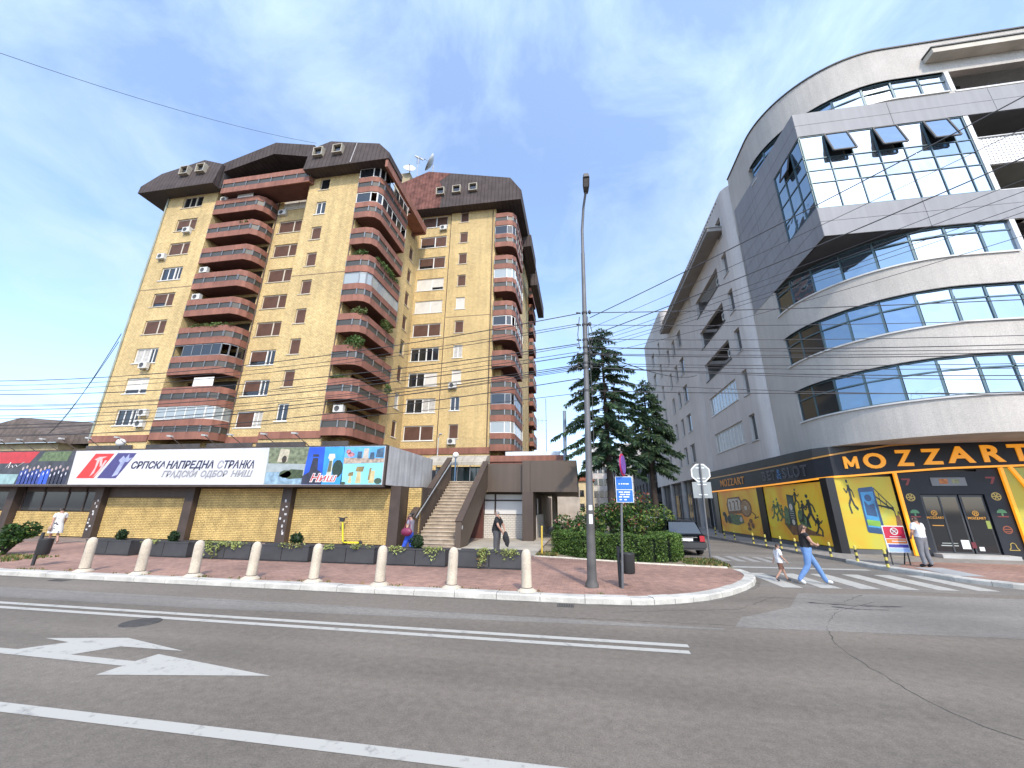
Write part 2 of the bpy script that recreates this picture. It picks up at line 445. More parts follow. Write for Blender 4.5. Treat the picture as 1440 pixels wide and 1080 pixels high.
# ---------------------------------------------------------------- ground, road, pavements
def asphalt_mat(name, col, patch=0.12):
    m, nt, b = new_mat(name); N, L = nt.nodes, nt.links
    tc = N.new('ShaderNodeTexCoord')
    def noise(sc, det, lo, hi, mp=None, rough=0.5):
        n = N.new('ShaderNodeTexNoise'); n.inputs['Scale'].default_value = sc; n.inputs['Detail'].default_value = det; n.inputs['Roughness'].default_value = rough
        if mp:
            q = N.new('ShaderNodeMapping'); q.inputs['Scale'].default_value = mp; L.new(tc.outputs['Object'], q.inputs[0]); L.new(q.outputs[0], n.inputs['Vector'])
        else: L.new(tc.outputs['Object'], n.inputs['Vector'])
        r = N.new('ShaderNodeMapRange'); r.inputs[1].default_value = 0.3; r.inputs[2].default_value = 0.7; r.inputs[3].default_value = lo; r.inputs[4].default_value = hi
        L.new(n.outputs['Fac'], r.inputs[0]); return r.outputs[0], n
    a, _ = noise(0.35, 7, 1 - patch, 1 + patch)
    c, nf = noise(60, 6, 0.45, 1.6, rough=0.85)
    d, _ = noise(0.5, 6, 0.80, 1.16, (0.05, 1.5, 1))       # long streaks along the traffic
    f, _ = noise(9, 8, 0.80, 1.2, None, 0.7)
    o = a
    for x in (c, d, f):
        mm = N.new('ShaderNodeMath'); mm.operation = 'MULTIPLY'; L.new(o, mm.inputs[0]); L.new(x, mm.inputs[1]); o = mm.outputs[0]
    mx = N.new('ShaderNodeMixRGB'); mx.blend_type = 'MULTIPLY'; mx.inputs[0].default_value = 1; mx.inputs[1].default_value = (*col, 1)
    L.new(o, mx.inputs[2])
    L.new(mx.outputs[0], b.inputs['Base Color']); b.inputs['Roughness'].default_value = 0.85; b.inputs['Specular IOR Level'].default_value = 0.35
    bp = N.new('ShaderNodeBump'); bp.inputs['Strength'].default_value = 0.35; bp.inputs['Distance'].default_value = 0.01
    L.new(nf.outputs['Fac'], bp.inputs['Height']); L.new(bp.outputs[0], b.inputs['Normal'])
    return m

def paint_mat(name, col, wear=0.45):
    """worn road paint: the tint drops towards the asphalt where the paint has gone"""
    m, nt, b = new_mat(name); N, L = nt.nodes, nt.links
    tc = N.new('ShaderNodeTexCoord')
    n = N.new('ShaderNodeTexNoise'); n.inputs['Scale'].default_value = 5; n.inputs['Detail'].default_value = 10; n.inputs['Roughness'].default_value = 0.72
    L.new(tc.outputs['Object'], n.inputs['Vector'])
    r = N.new('ShaderNodeValToRGB'); r.color_ramp.elements[0].position = 0.30; r.color_ramp.elements[0].color = (0.16, 0.15, 0.14, 1)
    r.color_ramp.elements[1].position = wear; r.color_ramp.elements[1].color = (*col, 1)
    L.new(n.outputs['Fac'], r.inputs[0]); L.new(r.outputs[0], b.inputs['Base Color']); b.inputs['Roughness'].default_value = 0.7
    return m

asph = asphalt_mat('asphalt', (0.152, 0.130, 0.106))
asph2 = asphalt_mat('side_asphalt', (0.165, 0.147, 0.126), 0.2)
soil = M('soil', (0.09, 0.08, 0.06), 0.95, var=0.3, scale=0.4)
paver = brick_mat('red_paver', (0.31, 0.178, 0.132), (0.255, 0.15, 0.114), (0.17, 0.11, 0.095), 0.2, 0.1, 0.006, var=0.22, big=0.3, bump=0.4)
paver_dark = brick_mat('brown_paver', (0.22, 0.165, 0.135), (0.19, 0.14, 0.12), (0.10, 0.08, 0.07), 0.4, 0.2, 0.006, var=0.2, big=0.3, bump=0.3)
concrete = M('pale_concrete', (0.36, 0.32, 0.26), 0.9, var=0.2, scale=0.9, fine=0.12, bump=0.2, bscale=40)
grey_pave = brick_mat('grey_paver', (0.24, 0.22, 0.20), (0.20, 0.185, 0.17), (0.14, 0.13, 0.12), 0.4, 0.4, 0.008, var=0.15, big=0.2, bump=0.3)
kerb_white = M('whitewashed_kerb', (0.45, 0.43, 0.385), 0.8, var=0.22, scale=2.5, fine=0.15, bump=0.2)
paint = paint_mat('road_paint', (0.40, 0.385, 0.345), 0.46)

g = MB(); g.quad((-1200, -1200, -0.03), (1200, -1200, -0.03), (1200, 1200, -0.03), (-1200, 1200, -0.03)); g.build('ground', soil, kind='structure')
rd = MB(); rd.quad((-160, -40, 0), (160, -40, 0), (160, 13, 0), (-160, 13, 0))
road = rd.build('road', asph, kind='structure')
rd = MB(); rd.quad((3.2, 13, 0), (160, 13, 0), (160, 19, 0), (3.2, 19, 0)); rd.quad((3.2, 19, 0), (12, 19, 0), (12, 140, 0), (3.2, 140, 0))
side_road = rd.build('side_road', asph2, kind='structure')

# left pavement block
KERB = [(-60, 9.78), (0.6, 9.83), (1.4, 10.0), (2.1, 10.3), (2.8, 10.75), (3.5, 11.4), (4.1, 12.15), (4.6, 12.9), (5.0, 13.8), (5.15, 14.6), (5.1, 15.2)]
def inset(P, d):
    out = []
    for i in range(len(P)):
        a = Vector(P[max(i - 1, 0)]); b = Vector(P[min(i + 1, len(P) - 1)]); t = (b - a).normalized(); out.append((P[i][0] - t.y * d, P[i][1] + t.x * d))
    return out
pv = MB(); pv.prism(inset(KERB, 0.12) + [(4.75, 15.3), (1.9, 15.8), (0.5, 16.3), (-1.9, 16.95), (-3.0, 17.0), (-60, 17.0)], -0.02, 0.12)
pavement = pv.build('pavement', paver, kind='structure')
pv = MB(); pv.prism([(-60, 17.0), (-3.0, 17.0), (-1.95, 17.0), (-1.95, 60), (-60, 60)], -0.02, 0.118)
pv.build('forecourt', paver_dark, kind='structure')
pv = MB(); pv.prism([(-6.0, 17.6), (-1.98, 17.2), (-1.98, 45), (-6.0, 45)], 0.02, 0.126); pv.build('footpath', concrete, kind='structure')
pv = MB(); pv.prism([(-1.9, 16.95), (0.5, 16.3), (1.9, 15.8), (4.75, 15.3), (5.1, 15.2), (4.9, 16.2), (4.6, 17.6), (3.55, 18.4), (3.5, 70), (-1.95, 70)], -0.02, 0.12)
pv.build('garden_bed', M('bed_earth', (0.22, 0.18, 0.12), 0.95, var=0.3, scale=1.5, bump=0.5, bscale=12), kind='structure')

# kerb stones: white blocks, longer on the straight, short round the bend
def along(path, s):
    for i in range(len(path) - 1):
        a, b = Vector(path[i]), Vector(path[i + 1]); l = (b - a).length
        if s <= l or i == len(path) - 2: return a + (b - a) * (s / l), (b - a) / l
        s -= l
kerb = thing('kerb', None, None, (-10, 9.8, 0)); kerb['kind'] = 'structure'
def stone(path, s0, s1, wd, h, parent, gap=0.012):
    mb = MB(); pts = []
    n = 2 if s1 - s0 > 0.8 else 3
    for i in range(n):
        p, d = along(path, s0 + gap / 2 + (s1 - s0 - gap) * i / (n - 1)); nn = Vector((-d.y, d.x)); pts.append((p, nn))
    out = [p - nn * 0.02 for p, nn in pts]; inn = [p + nn * wd for p, nn in pts]
    poly = [(p.x, p.y) for p in out] + [(p.x, p.y) for p in reversed(inn)]
    c = sum((p for p in out), Vector((0, 0))) / len(out)
    poly2 = [(p.x + (nn.x) * 0.03, p.y + nn.y * 0.03) for p, nn in [(a, b[1]) for a, b in zip(out, pts)]] + [(p.x, p.y) for p in reversed(inn)]
    dz = random.uniform(-0.008, 0.008); k = len(poly)
    v = [(x, y, -0.02) for x, y in poly] + [(x, y, h - 0.03 + dz) for x, y in poly] + [(x, y, h + dz) for x, y in poly2]
    f = [(i, (i + 1) % k, k + (i + 1) % k, k + i) for i in range(k)] + [(k + i, k + (i + 1) % k, 2 * k + (i + 1) % k, 2 * k + i) for i in range(k)] + [tuple(range(2 * k, 3 * k))]
    mb.add(v, f); return mb.build('kerb_stone', kerb_white, parent)
s = 60 - 20.0; end = sum((Vector(KERB[i + 1]) - Vector(KERB[i])).length for i in range(len(KERB) - 1))
while s < end - 0.2:
    L_ = 1.0 if s < 60.2 else 0.52
    stone(KERB, s, min(s + L_, end), 0.27, 0.135, kerb); s += L_
mb = MB(); mb.box(-60, -20.02, 9.76, 10.05, -0.02, 0.135); mb.build('kerb_stone', kerb_white, kerb)
bed_edge = [(-1.95, 16.97), (-0.6, 16.6), (0.5, 16.3), (1.9, 15.82), (3.3, 15.55), (4.75, 15.32)]
k2 = thing('bed_kerb', None, None, (0, 16.4, 0)); k2['kind'] = 'structure'
end = sum((Vector(bed_edge[i + 1]) - Vector(bed_edge[i])).length for i in range(len(bed_edge) - 1)); s = 0.0
pale = M('pale_kerb', (0.5, 0.44, 0.35), 0.85, var=0.25, scale=3)
while s < end - 0.1:
    o = stone(bed_edge, s, min(s + 0.8, end), 0.1, 0.16, k2); o.data.materials[0] = pale; s += 0.8

# right pavement
RK = [(8.6, 60), (8.85, 31), (9.95, 22), (10.35, 19), (10.35, 17.7), (10.6, 16.6), (11.1, 14.9), (11.7, 13.95), (13.2, 13.2), (60, 12.9)]
pv = MB(); pv.prism(inset(RK, 0.12) + [(60, 40), (12.6, 40), (12.6, 60)], -0.02, 0.12); pv.build('shop_pavement', grey_pave, kind='structure')
pv = MB(); pv.quad((10.75, 17.3, 0.124), (11.35, 15.0, 0.124), (12.0, 14.1, 0.124), (40, 13.4, 0.124)); pv.build('shop_pavement_red', paver, kind='structure')
pv = MB(); pv.add([(11.0, 17.2, 0.124), (11.5, 15.0, 0.124), (12.2, 14.2, 0.124), (13.3, 13.7, 0.124), (60, 13.3, 0.124), (60, 18.9, 0.124), (12.4, 18.9, 0.124)], [(0, 1, 2, 3, 4, 5, 6)])
bpy.data.objects.remove(bpy.data.objects['shop_pavement_red']); pv.build('red_pavement', paver, kind='structure')
pv = MB(); pv.quad((11.4, 17.1, 0.129), (11.2, 15.2, 0.129), (12.05, 15.3, 0.129), (12.3, 17.2, 0.129)); pv.build('pavement_slab', M('slab_grey', (0.33, 0.33, 0.32), 0.9, var=0.12, fine=0.1), kind='structure')
k3 = thing('corner_kerb', None, None, (10.5, 17, 0)); k3['kind'] = 'structure'
RK2 = RK[3:9]; end = sum((Vector(RK2[i + 1]) - Vector(RK2[i])).length for i in range(len(RK2) - 1)); s = 0.0
while s < end - 0.1:
    stone(RK2, s, min(s + 0.8, end), 0.25, 0.135, k3); s += 0.8

# painted markings, 4 mm above the road
def mark(polys, name='road_marking'):
    mb = MB()
    for p in polys: mb.poly([(x, y, 0.004) for x, y in p])
    return mb.build(name, paint, road)
mark([[(-120, 6.93), (1.5, 6.99), (1.5, 7.13), (-120, 7.07)]]); mark([[(-120, 7.2), (1.55, 7.28), (1.55, 7.42), (-120, 7.34)]])
mark([[(-120, 3.86), (1.2, 3.86), (1.2, 4.02), (-120, 4.02)]])
mark([[(-12, 5.1), (-8.15, 5.1), (-6.01, 5.06), (-6.02, 4.77), (-3.9, 5.15), (-5.98, 5.5), (-6.02, 5.22), (-7.14, 5.25), (-6.83, 5.65), (-5.76, 5.67), (-7.14, 5.99), (-8.37, 5.73), (-7.79, 5.65), (-8.14, 5.27), (-12, 5.27)]], 'arrow_marking')
for i in range(6):
    x = 5.32 + 1.0 * i; y = 12.85 + 0.12 * i
    mark([[(x, y), (x + 0.52, y + 0.04), (x + 0.5, y + 2.55), (x, y + 2.5)]], 'crossing_stripe')
mark([[(5.0, 16.55), (9.9, 16.85), (9.9, 17.15), (5.0, 16.88)]], 'stop_line')
# faded lettering rows further up the side street
fade = paint_mat('faded_paint', (0.34, 0.33, 0.31), 0.62)
for i in range(5):
    mb = MB(); x = 5.6 + i * 0.55; mb.quad((x, 18.4, 0.004), (x + 0.3, 18.4, 0.004), (x + 0.3, 20.2, 0.004), (x, 20.2, 0.004)); o = mb.build('faded_marking', fade, side_road)

# cracks, repairs, covers
tar = M('crack_tar', (0.045, 0.042, 0.038), 0.8, var=0.3, scale=5)
def crack(path, w, z=0.0025, jit=0.05):
    mb = MB(); pts = []
    for i in range(len(path) - 1):
        a, b = Vector(path[i]), Vector(path[i + 1]); n = max(2, int((b - a).length / 0.12))
        for k in range(n): pts.append(a.lerp(b, k / n) + Vector((random.uniform(-jit, jit), random.uniform(-jit, jit))) * 0.6)
    pts.append(Vector(path[-1])); L_, R_ = [], []
    for i, p in enumerate(pts):
        d = (pts[min(i + 1, len(pts) - 1)] - pts[max(i - 1, 0)]).normalized(); n = Vector((-d.y, d.x)); ww = w * random.uniform(0.2, 1.2)
        L_.append((p.x + n.x * ww, p.y + n.y * ww, z)); R_.append((p.x - n.x * ww, p.y - n.y * ww, z))
    k = len(pts); mb.add(L_ + R_, [(i, i + 1, k + i + 1, k + i) for i in range(k - 1)]); return mb.build('crack', tar, road)
crack([(5.35, 10.4), (4.7, 9.58), (4.26, 8.86), (3.94, 8.07), (3.81, 7.4), (3.75, 6.52), (3.77, 6.03), (3.79, 5.59), (3.95, 5.31), (4.3, 4.8), (5.2, 4.2)], 0.006)
crack([(4.12, 11.37), (5.2, 11.47), (5.7, 11.09), (6.86, 12.23)], 0.012); crack([(5.0, 11.0), (6.0, 10.9), (6.9, 11.0)], 0.06)
crack([(5.3, 10.7), (5.7, 10.55), (6.4, 10.6)], 0.07); crack([(5.6, 11.2), (6.3, 10.9), (6.8, 10.4)], 0.012); crack([(5.0, 10.3), (5.5, 10.5), (6.6, 11.4)], 0.012)
crack([(-20, 8.3), (-12, 8.35), (-4, 8.5), (3, 8.7)], 0.006); crack([(0.5, 9.2), (3.2, 10.0), (4.6, 11.6)], 0.008)
# repair patches, a gutter of washed-in dirt and long seams
patch_m = asphalt_mat('patched_asphalt', (0.132, 0.122, 0.110), 0.16); patch_l = asphalt_mat('worn_asphalt', (0.182, 0.166, 0.146), 0.16)
def flat_patch(pts, m, z=0.002, name='asphalt_patch'):
    mb = MB(); mb.poly([(x + random.uniform(-.04, .04), y + random.uniform(-.03, .03), z) for x, y in pts]); return mb.build(name, m, road)
flat_patch([(2.6, 8.6), (9.5, 9.0), (14, 10.4), (14, 12.6), (7.2, 12.4), (5.3, 12.1), (4.4, 10.4), (3.0, 9.3)], patch_l)
flat_patch([(-30, 7.6), (-8, 7.75), (2.4, 8.35), (2.4, 8.45), (-8, 8.6), (-30, 8.5)], patch_l)
flat_patch([(1.3, 2.3), (6.8, 2.6), (6.6, 3.4), (1.2, 3.05)], patch_m); flat_patch([(6.5, 6.2), (11.5, 6.5), (11.4, 7.3), (6.4, 6.95)], patch_m)
def gutter_mat():
    m, nt, b = new_mat('gutter_dirt'); N, L = nt.nodes, nt.links
    tc = N.new('ShaderNodeTexCoord'); n = N.new('ShaderNodeTexNoise'); n.inputs['Scale'].default_value = 2.5; n.inputs['Detail'].default_value = 9; n.inputs['Roughness'].default_value = .75; L.new(tc.outputs['Object'], n.inputs['Vector'])
    r = N.new('ShaderNodeValToRGB'); r.color_ramp.elements[0].position = .35; r.color_ramp.elements[0].color = (0.075, 0.064, 0.052, 1); r.color_ramp.elements[1].position = .62; r.color_ramp.elements[1].color = (0.165, 0.148, 0.126, 1)
    L.new(n.outputs['Fac'], r.inputs[0]); L.new(r.outputs[0], b.inputs['Base Color']); b.inputs['Roughness'].default_value = .95; return m
mb = MB(); a_ = inset(KERB, 0.05); b_ = inset(KERB, -0.14)
for i in range(len(KERB) - 1): mb.quad((*b_[i], 0.003), (*b_[i + 1], 0.003), (*a_[i + 1], 0.003), (*a_[i], 0.003))
mb.build('gutter', gutter_mat(), road)
iron = M('cast_iron', (0.055, 0.05, 0.046), 0.75, var=0.3, scale=8, bump=0.8, bscale=60)
mb = MB(); mb.lathe([(0, 0.007), (0.25, 0.007), (0.26, 0.0055), (0.265, 0.0075), (0.295, 0.007), (0.30, -0.01)], (-7.83, 6.72, 0), 28); mb.build('manhole_cover', iron, road)
def grate(x, y, w, d):
    mb = MB(); mb.box(x, x + w, y, y + d, -0.02, 0.003)
    o = mb.build('drain_grate', iron, road); m2 = MB()
    for i in range(7): m2.box(x + 0.02 + i * w / 7, x + 0.02 + i * w / 7 + w / 18, y + 0.03, y + d - 0.03, 0.003, 0.012)
    m2.build('grate_bar', M('worn_iron', (0.12, 0.11, 0.1), 0.6, metal=0.4), o)
grate(-0.6, 9.42, 0.36, 0.3); grate(-14.35, 9.42, 0.5, 0.26)

# weeds and litter along the kerb line: loose tufts
def leaf_quads(mb, c, spread, n, size, m=0, flat=0.5, mats=1):
    for _ in range(n):
        while True:
            u = Vector((random.uniform(-1, 1), random.uniform(-1, 1), random.uniform(-1, 1)))
            if u.length_squared < 1: break
        p = Vector(c) + Vector((u.x * spread[0], u.y * spread[1], u.z * spread[2]))
        leaf(mb, p, size * random.uniform(0.6, 1.3), m + (random.randrange(mats) if mats > 1 else 0))
def leaf(mb, p, s, m=0, d=None):
    a = Vector((random.gauss(0, 1), random.gauss(0, 1), random.gauss(0, 0.8))) if d is None else Vector(d) + Vector((random.gauss(0, .3), random.gauss(0, .3), random.gauss(0, .3)))
    a = a.normalized() * s
    b = a.cross(Vector((random.gauss(0, 1), random.gauss(0, 1), random.gauss(0, 1)))).normalized() * s * 0.5
    mb.add([p - a * 0.5, p + b * 0.55, p + a * 0.6, p - b * 0.55], [(0, 1, 2, 3)], m)
def leaf_mat(name, col, var=0.35, rough=0.55, trans=0.25):
    m, nt, b = new_mat(name); N, L = nt.nodes, nt.links
    g_ = N.new('ShaderNodeNewGeometry'); hs = N.new('ShaderNodeMapRange'); hs.inputs[3].default_value = 1 - var; hs.inputs[4].default_value = 1 + var
    L.new(g_.outputs['Random Per Island'], hs.inputs[0])
    tc = N.new('ShaderNodeTexCoord'); n = N.new('ShaderNodeTexNoise'); n.inputs['Scale'].default_value = 1.4; n.inputs['Detail'].default_value = 3; L.new(tc.outputs['Object'], n.inputs['Vector'])
    r = N.new('ShaderNodeMapRange'); r.inputs[1].default_value = 0.3; r.inputs[2].default_value = 0.7; r.inputs[3].default_value = 0.7; r.inputs[4].default_value = 1.35; L.new(n.outputs['Fac'], r.inputs[0])
    mm = N.new('ShaderNodeMath'); mm.operation = 'MULTIPLY'; L.new(hs.outputs[0], mm.inputs[0]); L.new(r.outputs[0], mm.inputs[1])
    mx = N.new('ShaderNodeMixRGB'); mx.blend_type = 'MULTIPLY'; mx.inputs[0].default_value = 1; mx.inputs[1].default_value = (*col, 1); L.new(mm.outputs[0], mx.inputs[2])
    L.new(mx.outputs[0], b.inputs['Base Color']); b.inputs['Roughness'].default_value = rough; b.inputs['Specular IOR Level'].default_value = 0.3
    tr = N.new('ShaderNodeBsdfTranslucent'); L.new(mx.outputs[0], tr.inputs[0])
    ms = N.new('ShaderNodeMixShader'); ms.inputs[0].default_value = trans; L.new(b.outputs[0], ms.inputs[1]); L.new(tr.outputs[0], ms.inputs[2])
    out = [q for q in N if q.type == 'OUTPUT_MATERIAL'][0]; L.new(ms.outputs[0], out.inputs[0])
    MATS[name] = m
    return m
grass_m = leaf_mat('weed_leaf', (0.10, 0.13, 0.035)); dry_m = leaf_mat('dry_leaf', (0.22, 0.16, 0.06))
mb = MB()
for _ in range(260):
    x = random.uniform(-17, 0.5); y = random.uniform(10.06, 10.35)
    if math.sin(x * 3.4) + random.gauss(0, 0.6) < 0.1: continue
    for k in range(4): leaf(mb, Vector((x + random.gauss(0, .06), y + random.gauss(0, .04), 0.13)), 0.06, 0 if random.random() < .6 else 1, (0, 0, 1))
for _ in range(500):
    x = random.uniform(3.6, 5.0); y = random.uniform(15.6, 17.6)
    leaf(mb, Vector((x, y, 0.15)), 0.13, 0 if random.random() < .65 else 1, (0, 0, 0.6))
for _ in range(300):
    x = random.uniform(-1.9, -1.0); y = random.uniform(17.0, 18.4)
    leaf(mb, Vector((x, y, 0.15)), 0.13, 0 if random.random() < .5 else 1, (0, 0, 0.6))
for _ in range(700):
    leaf(mb, Vector((random.uniform(-24, -18.9), random.uniform(11.0, 12.6), 0.14)), 0.12, 0 if random.random() < .7 else 1, (0, 0, 0.8))
mb.build('weeds', [grass_m, dry_m], kind='stuff')
# ---------------------------------------------------------------- brick apartment tower
brick_t = brick_mat('yellow_brick', (0.66, 0.495, 0.235), (0.575, 0.415, 0.185), (0.38, 0.275, 0.135), 0.32, 0.12, 0.016, var=0.14, big=0.12, bump=0.8, stain=0.16)
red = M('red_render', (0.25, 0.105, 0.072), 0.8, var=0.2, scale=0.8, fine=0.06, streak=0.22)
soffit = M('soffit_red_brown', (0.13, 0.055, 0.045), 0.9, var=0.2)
frame_m = M('window_frame_beige', (0.50, 0.44, 0.34), 0.6, var=0.12)
frame_w = M('window_frame_white', (0.68, 0.67, 0.63), 0.5, var=0.08)
shut_b = ribbed_mat('brown_shutter', (0.105, 0.052, 0.035), 0.055, dark=0.55, rough=0.6, axis=1, var=0.25)
shut_w = ribbed_mat('white_shutter', (0.62, 0.59, 0.53), 0.055, dark=0.75, rough=0.6, axis=1, var=0.1)
glass_d = glass_mat('window_glass', (0.012, 0.014, 0.017), 0.04, 0.03, 0.6)
glass_b = glass_mat('balcony_glass', (0.06, 0.058, 0.05), 0.45, 0.0, 0.3)
curtain = M('net_curtain', (0.42, 0.40, 0.37), 0.9, var=0.25, scale=4)
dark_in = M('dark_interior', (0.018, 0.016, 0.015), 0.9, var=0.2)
pipe_m = M('brown_pipe', (0.11, 0.07, 0.05), 0.6, var=0.2)
ac_m = M('ac_casing', (0.55, 0.54, 0.5), 0.5, var=0.12, scale=3)
ac_g = M('ac_grille', (0.06, 0.06, 0.06), 0.6, var=0.2)
metal_g = M('grey_metal', (0.28, 0.28, 0.28), 0.45, metal=0.6, var=0.15)
clear_g = glass_mat('pale_glazing', (0.30, 0.33, 0.33), 0.08, 0.02, 0.7)

_wm = {}
def _cm(key, fn):
    if key not in _wm: _wm[key] = fn()
    return _wm[key]

def window(parent, x, y, z, rz, w, h, lights, fr='beige', dep=0.14, sill=True):
    """lights: list of (width fraction, state). State: b brown shutter down, h brown shutter partly up, w white shutter, v white partly up, g glass, c curtained glass, k open and dark"""
    fm = frame_m if fr == 'beige' else frame_w
    key = ('f', round(w, 2), round(h, 2), tuple(l[0] for l in lights), fr, dep, sill)
    def mkf():
        mb = MB(); t = 0.075
        mb.box(-w / 2, w / 2, -0.05, 0.06, 0, t); mb.box(-w / 2, w / 2, -0.05, 0.06, h - 0.1, h)
        mb.box(-w / 2, -w / 2 + t, -0.05, 0.06, t, h - 0.1); mb.box(w / 2 - t, w / 2, -0.05, 0.06, t, h - 0.1)
        u = -w / 2
        for f_, _ in lights[:-1]:
            u += f_ * w; mb.box(u - 0.06, u + 0.06, -0.07, 0.06, t, h - 0.1)
        if sill:
            mb.box(-w / 2 - 0.12, w / 2 + 0.12, -dep - 0.07, -0.05, -0.06, 0.015)
        return mb.mesh('window', fm)
    o = place(_cm(key, mkf), 'window', parent, (x, y, z), rz)
    u = -w / 2 + 0.075
    tot = w - 0.15
    for f_, st in lights:
        lw = f_ * tot; c = u + lw / 2; u += lw
        a, b = -lw / 2 + 0.0, lw / 2
        za, zb = 0.075, h - 0.1
        gm = curtain if st == 'c' else glass_d
        def mkp(a=a, b=b, gm=gm):
            mb = MB(); mb.box(a, b, 0.0, 0.02, za, zb)
            if b - a > 0.9:
                return mb.mesh('pane', gm)
            return mb.mesh('pane', gm)
        if st != 'k' or True:
            p = bpy.data.objects.new('pane', _cm(('p', round(lw, 2), round(h, 2), st == 'c'), mkp)); COL.objects.link(p); p.parent = o; p.location = (c, 0, 0)
        if st in 'bhwv':
            fr_ = {'b': 1.0, 'w': 1.0, 'h': 0.72, 'v': 0.75}[st]
            mt = shut_b if st in 'bh' else shut_w
            def mks(a=a, b=b, fr_=fr_, mt=mt):
                mb = MB(); mb.box(a + 0.01, b - 0.01, -0.045, -0.015, zb - (zb - za) * fr_, zb); return mb.mesh('shutter', mt)
            p = bpy.data.objects.new('shutter', _cm(('s', round(lw, 2), round(h, 2), st), mks)); COL.objects.link(p); p.parent = o; p.location = (c, 0, 0)
        if st in 'gc' and lw > 0.8:
            def mkm(a=a, b=b):
                mb = MB(); mb.box(-0.04, 0.04, -0.05, -0.005, za, zb); return mb.mesh('mullion', fm)
            p = bpy.data.objects.new('mullion', _cm(('m', round(h, 2), fr), mkm)); COL.objects.link(p); p.parent = o; p.location = (c, 0, 0)
    return o

tower = thing('apartment_tower', 'tall yellow brick apartment tower with red balconies and a dark mansard roof', 'building', (-24, 40, 0))
ST = 2.84
wl_ = MB()
TOPL, TOPR = 32.6, 35.45
holes = []
Lx = [(-39.45, -37.05, 8.3 + ST * k, 9.75 + ST * k) for k in range(9)]
wl_.wall((-41.35, 27), (-35.4, 27), 0, TOPL, [(a + 41.35, b + 41.35, c, d) for a, b, c, d in Lx], 0.15)
wl_.wall((-35.4, 27), (-35.4, 28.8), 0, TOPL)
doors = [(-35.2 + 35.4, -29.9 + 35.4, 7.16 + ST * k, 9.7 + ST * k) for k in range(9)]
wl_.wall((-35.4, 28.8), (-29.7, 28.8), 0, TOPL, doors, 0.2)
wl_.wall((-29.7, 28.8), (-24.9, 28.8), 0, TOPL, [(-29.2 + 29.7, -26.6 + 29.7, 8.22 + ST * k, 9.68 + ST * k) for k in range(9)], 0.15)
wl_.wall((-24.9, 28.8), (-24.9, 27), 0, TOPL)
wl_.wall((-24.9, 27), (-19.4, 27), 0, TOPL, [(-23.75 + 24.9, -22.75 + 24.9, 8.3 + ST * k, 9.75 + ST * k) for k in range(9)], 0.15)
wl_.wall((-19.4, 27), (-19.4, 28.3), 0, TOPL)
wl_.wall((-19.4, 28.3), (-18.6, 28.3), 0, TOPL)
wl_.wall((-18.6, 28.3), (-18.6, 32.2), 0, TOPL, [(0.2, 3.7, 7.16 + ST * k, 9.7 + ST * k) for k in range(9)], 0.2)
wl_.wall((-18.6, 32.2), (-17.7, 32.2), 0, TOPL)
wl_.wall((-17.7, 32.2), (-17.7, 36.95), 0, TOPL, [(2.6, 3.55, 8.3 + ST * k, 9.95 + ST * k) for k in range(9)], 0.15)
wl_.wall((-17.7, 36.95), (-13.75, 36.95), 0, TOPR, [(0.2, 3.4, 8.18 + ST * k, 9.72 + ST * k) for k in range(10)], 0.15)
wl_.wall((-13.75, 36.95), (-13.75, 36.75), 0, TOPR)
wl_.wall((-13.75, 36.75), (-8.4, 36.75), 0, TOPR, [(1.1, 2.1, 8.28 + ST * k, 9.74 + ST * k) for k in range(10)], 0.15)
wl_.wall((-8.4, 36.75), (-8.4, 38.0), 0, TOPR)
wl_.wall((-8.4, 38.0), (-7.7, 38.0), 0, TOPR)
wl_.wall((-7.7, 38.0), (-7.7, 42.0), 0, TOPR, [(0.5, 3.4, 7.2 + ST * k, 9.3 + ST * k) for k in range(10)], 0.2)
wl_.wall((-7.7, 42.0), (-6.7, 42.0), 0, TOPR)
tiny = [(5.7, 6.2, 7.9 + ST * k, 8.9 + ST * k) for k in range(10)] + [(8.8, 9.3, 9.3 + ST * k, 10.3 + ST * k) for k in range(9)]
wl_.wall((-6.7, 42.0), (-6.7, 53.0), 0, TOPR, tiny, 0.15)
wl_.wall((-6.7, 53), (-7.7, 53), 0, TOPR); wl_.wall((-7.7, 53), (-7.7, 57), 0, TOPR, [(0.5, 3.4, 7.2 + ST * k, 9.3 + ST * k) for k in range(10)], 0.2); wl_.wall((-7.7, 57), (-6.7, 57), 0, TOPR)
wl_.wall((-6.7, 57), (-6.7, 60), 0, TOPR); wl_.wall((-6.7, 60), (-41.35, 60), 0, TOPL); wl_.wall((-41.35, 60), (-41.35, 27), 0, TOPL)
wl_.quad((-20.5, 36.96, TOPL - .1), (-17.7, 36.96, TOPL - .1), (-17.7, 36.96, TOPR), (-20.5, 36.96, TOPR))
wall_t = wl_.build('wall', brick_t, tower)
# dark glass in slits and loggia doors; doors widened to imitate recess shade
mb = MB()
for a, b, c, d in doors: mb.box(a - 35.4, b - 35.4, 28.95, 29.0, c, d)
for k in range(9): mb.box(-18.8, -18.75, 28.5, 32.0, 7.16 + ST * k, 9.7 + ST * k)
for k in range(10): mb.box(-7.9, -7.85, 38.5, 41.4, 7.2 + ST * k, 9.3 + ST * k); mb.box(-7.9, -7.85, 53.5, 56.4, 7.2 + ST * k, 9.3 + ST * k)
for a, b, c, d in tiny: mb.box(-6.85, -6.8, 42 + a, 42 + b, c, d)
split(mb.build('loggia_glass', glass_mat('loggia_dark_glass', (0.035, 0.026, 0.02), 0.3, 0.0, 0.3), tower))

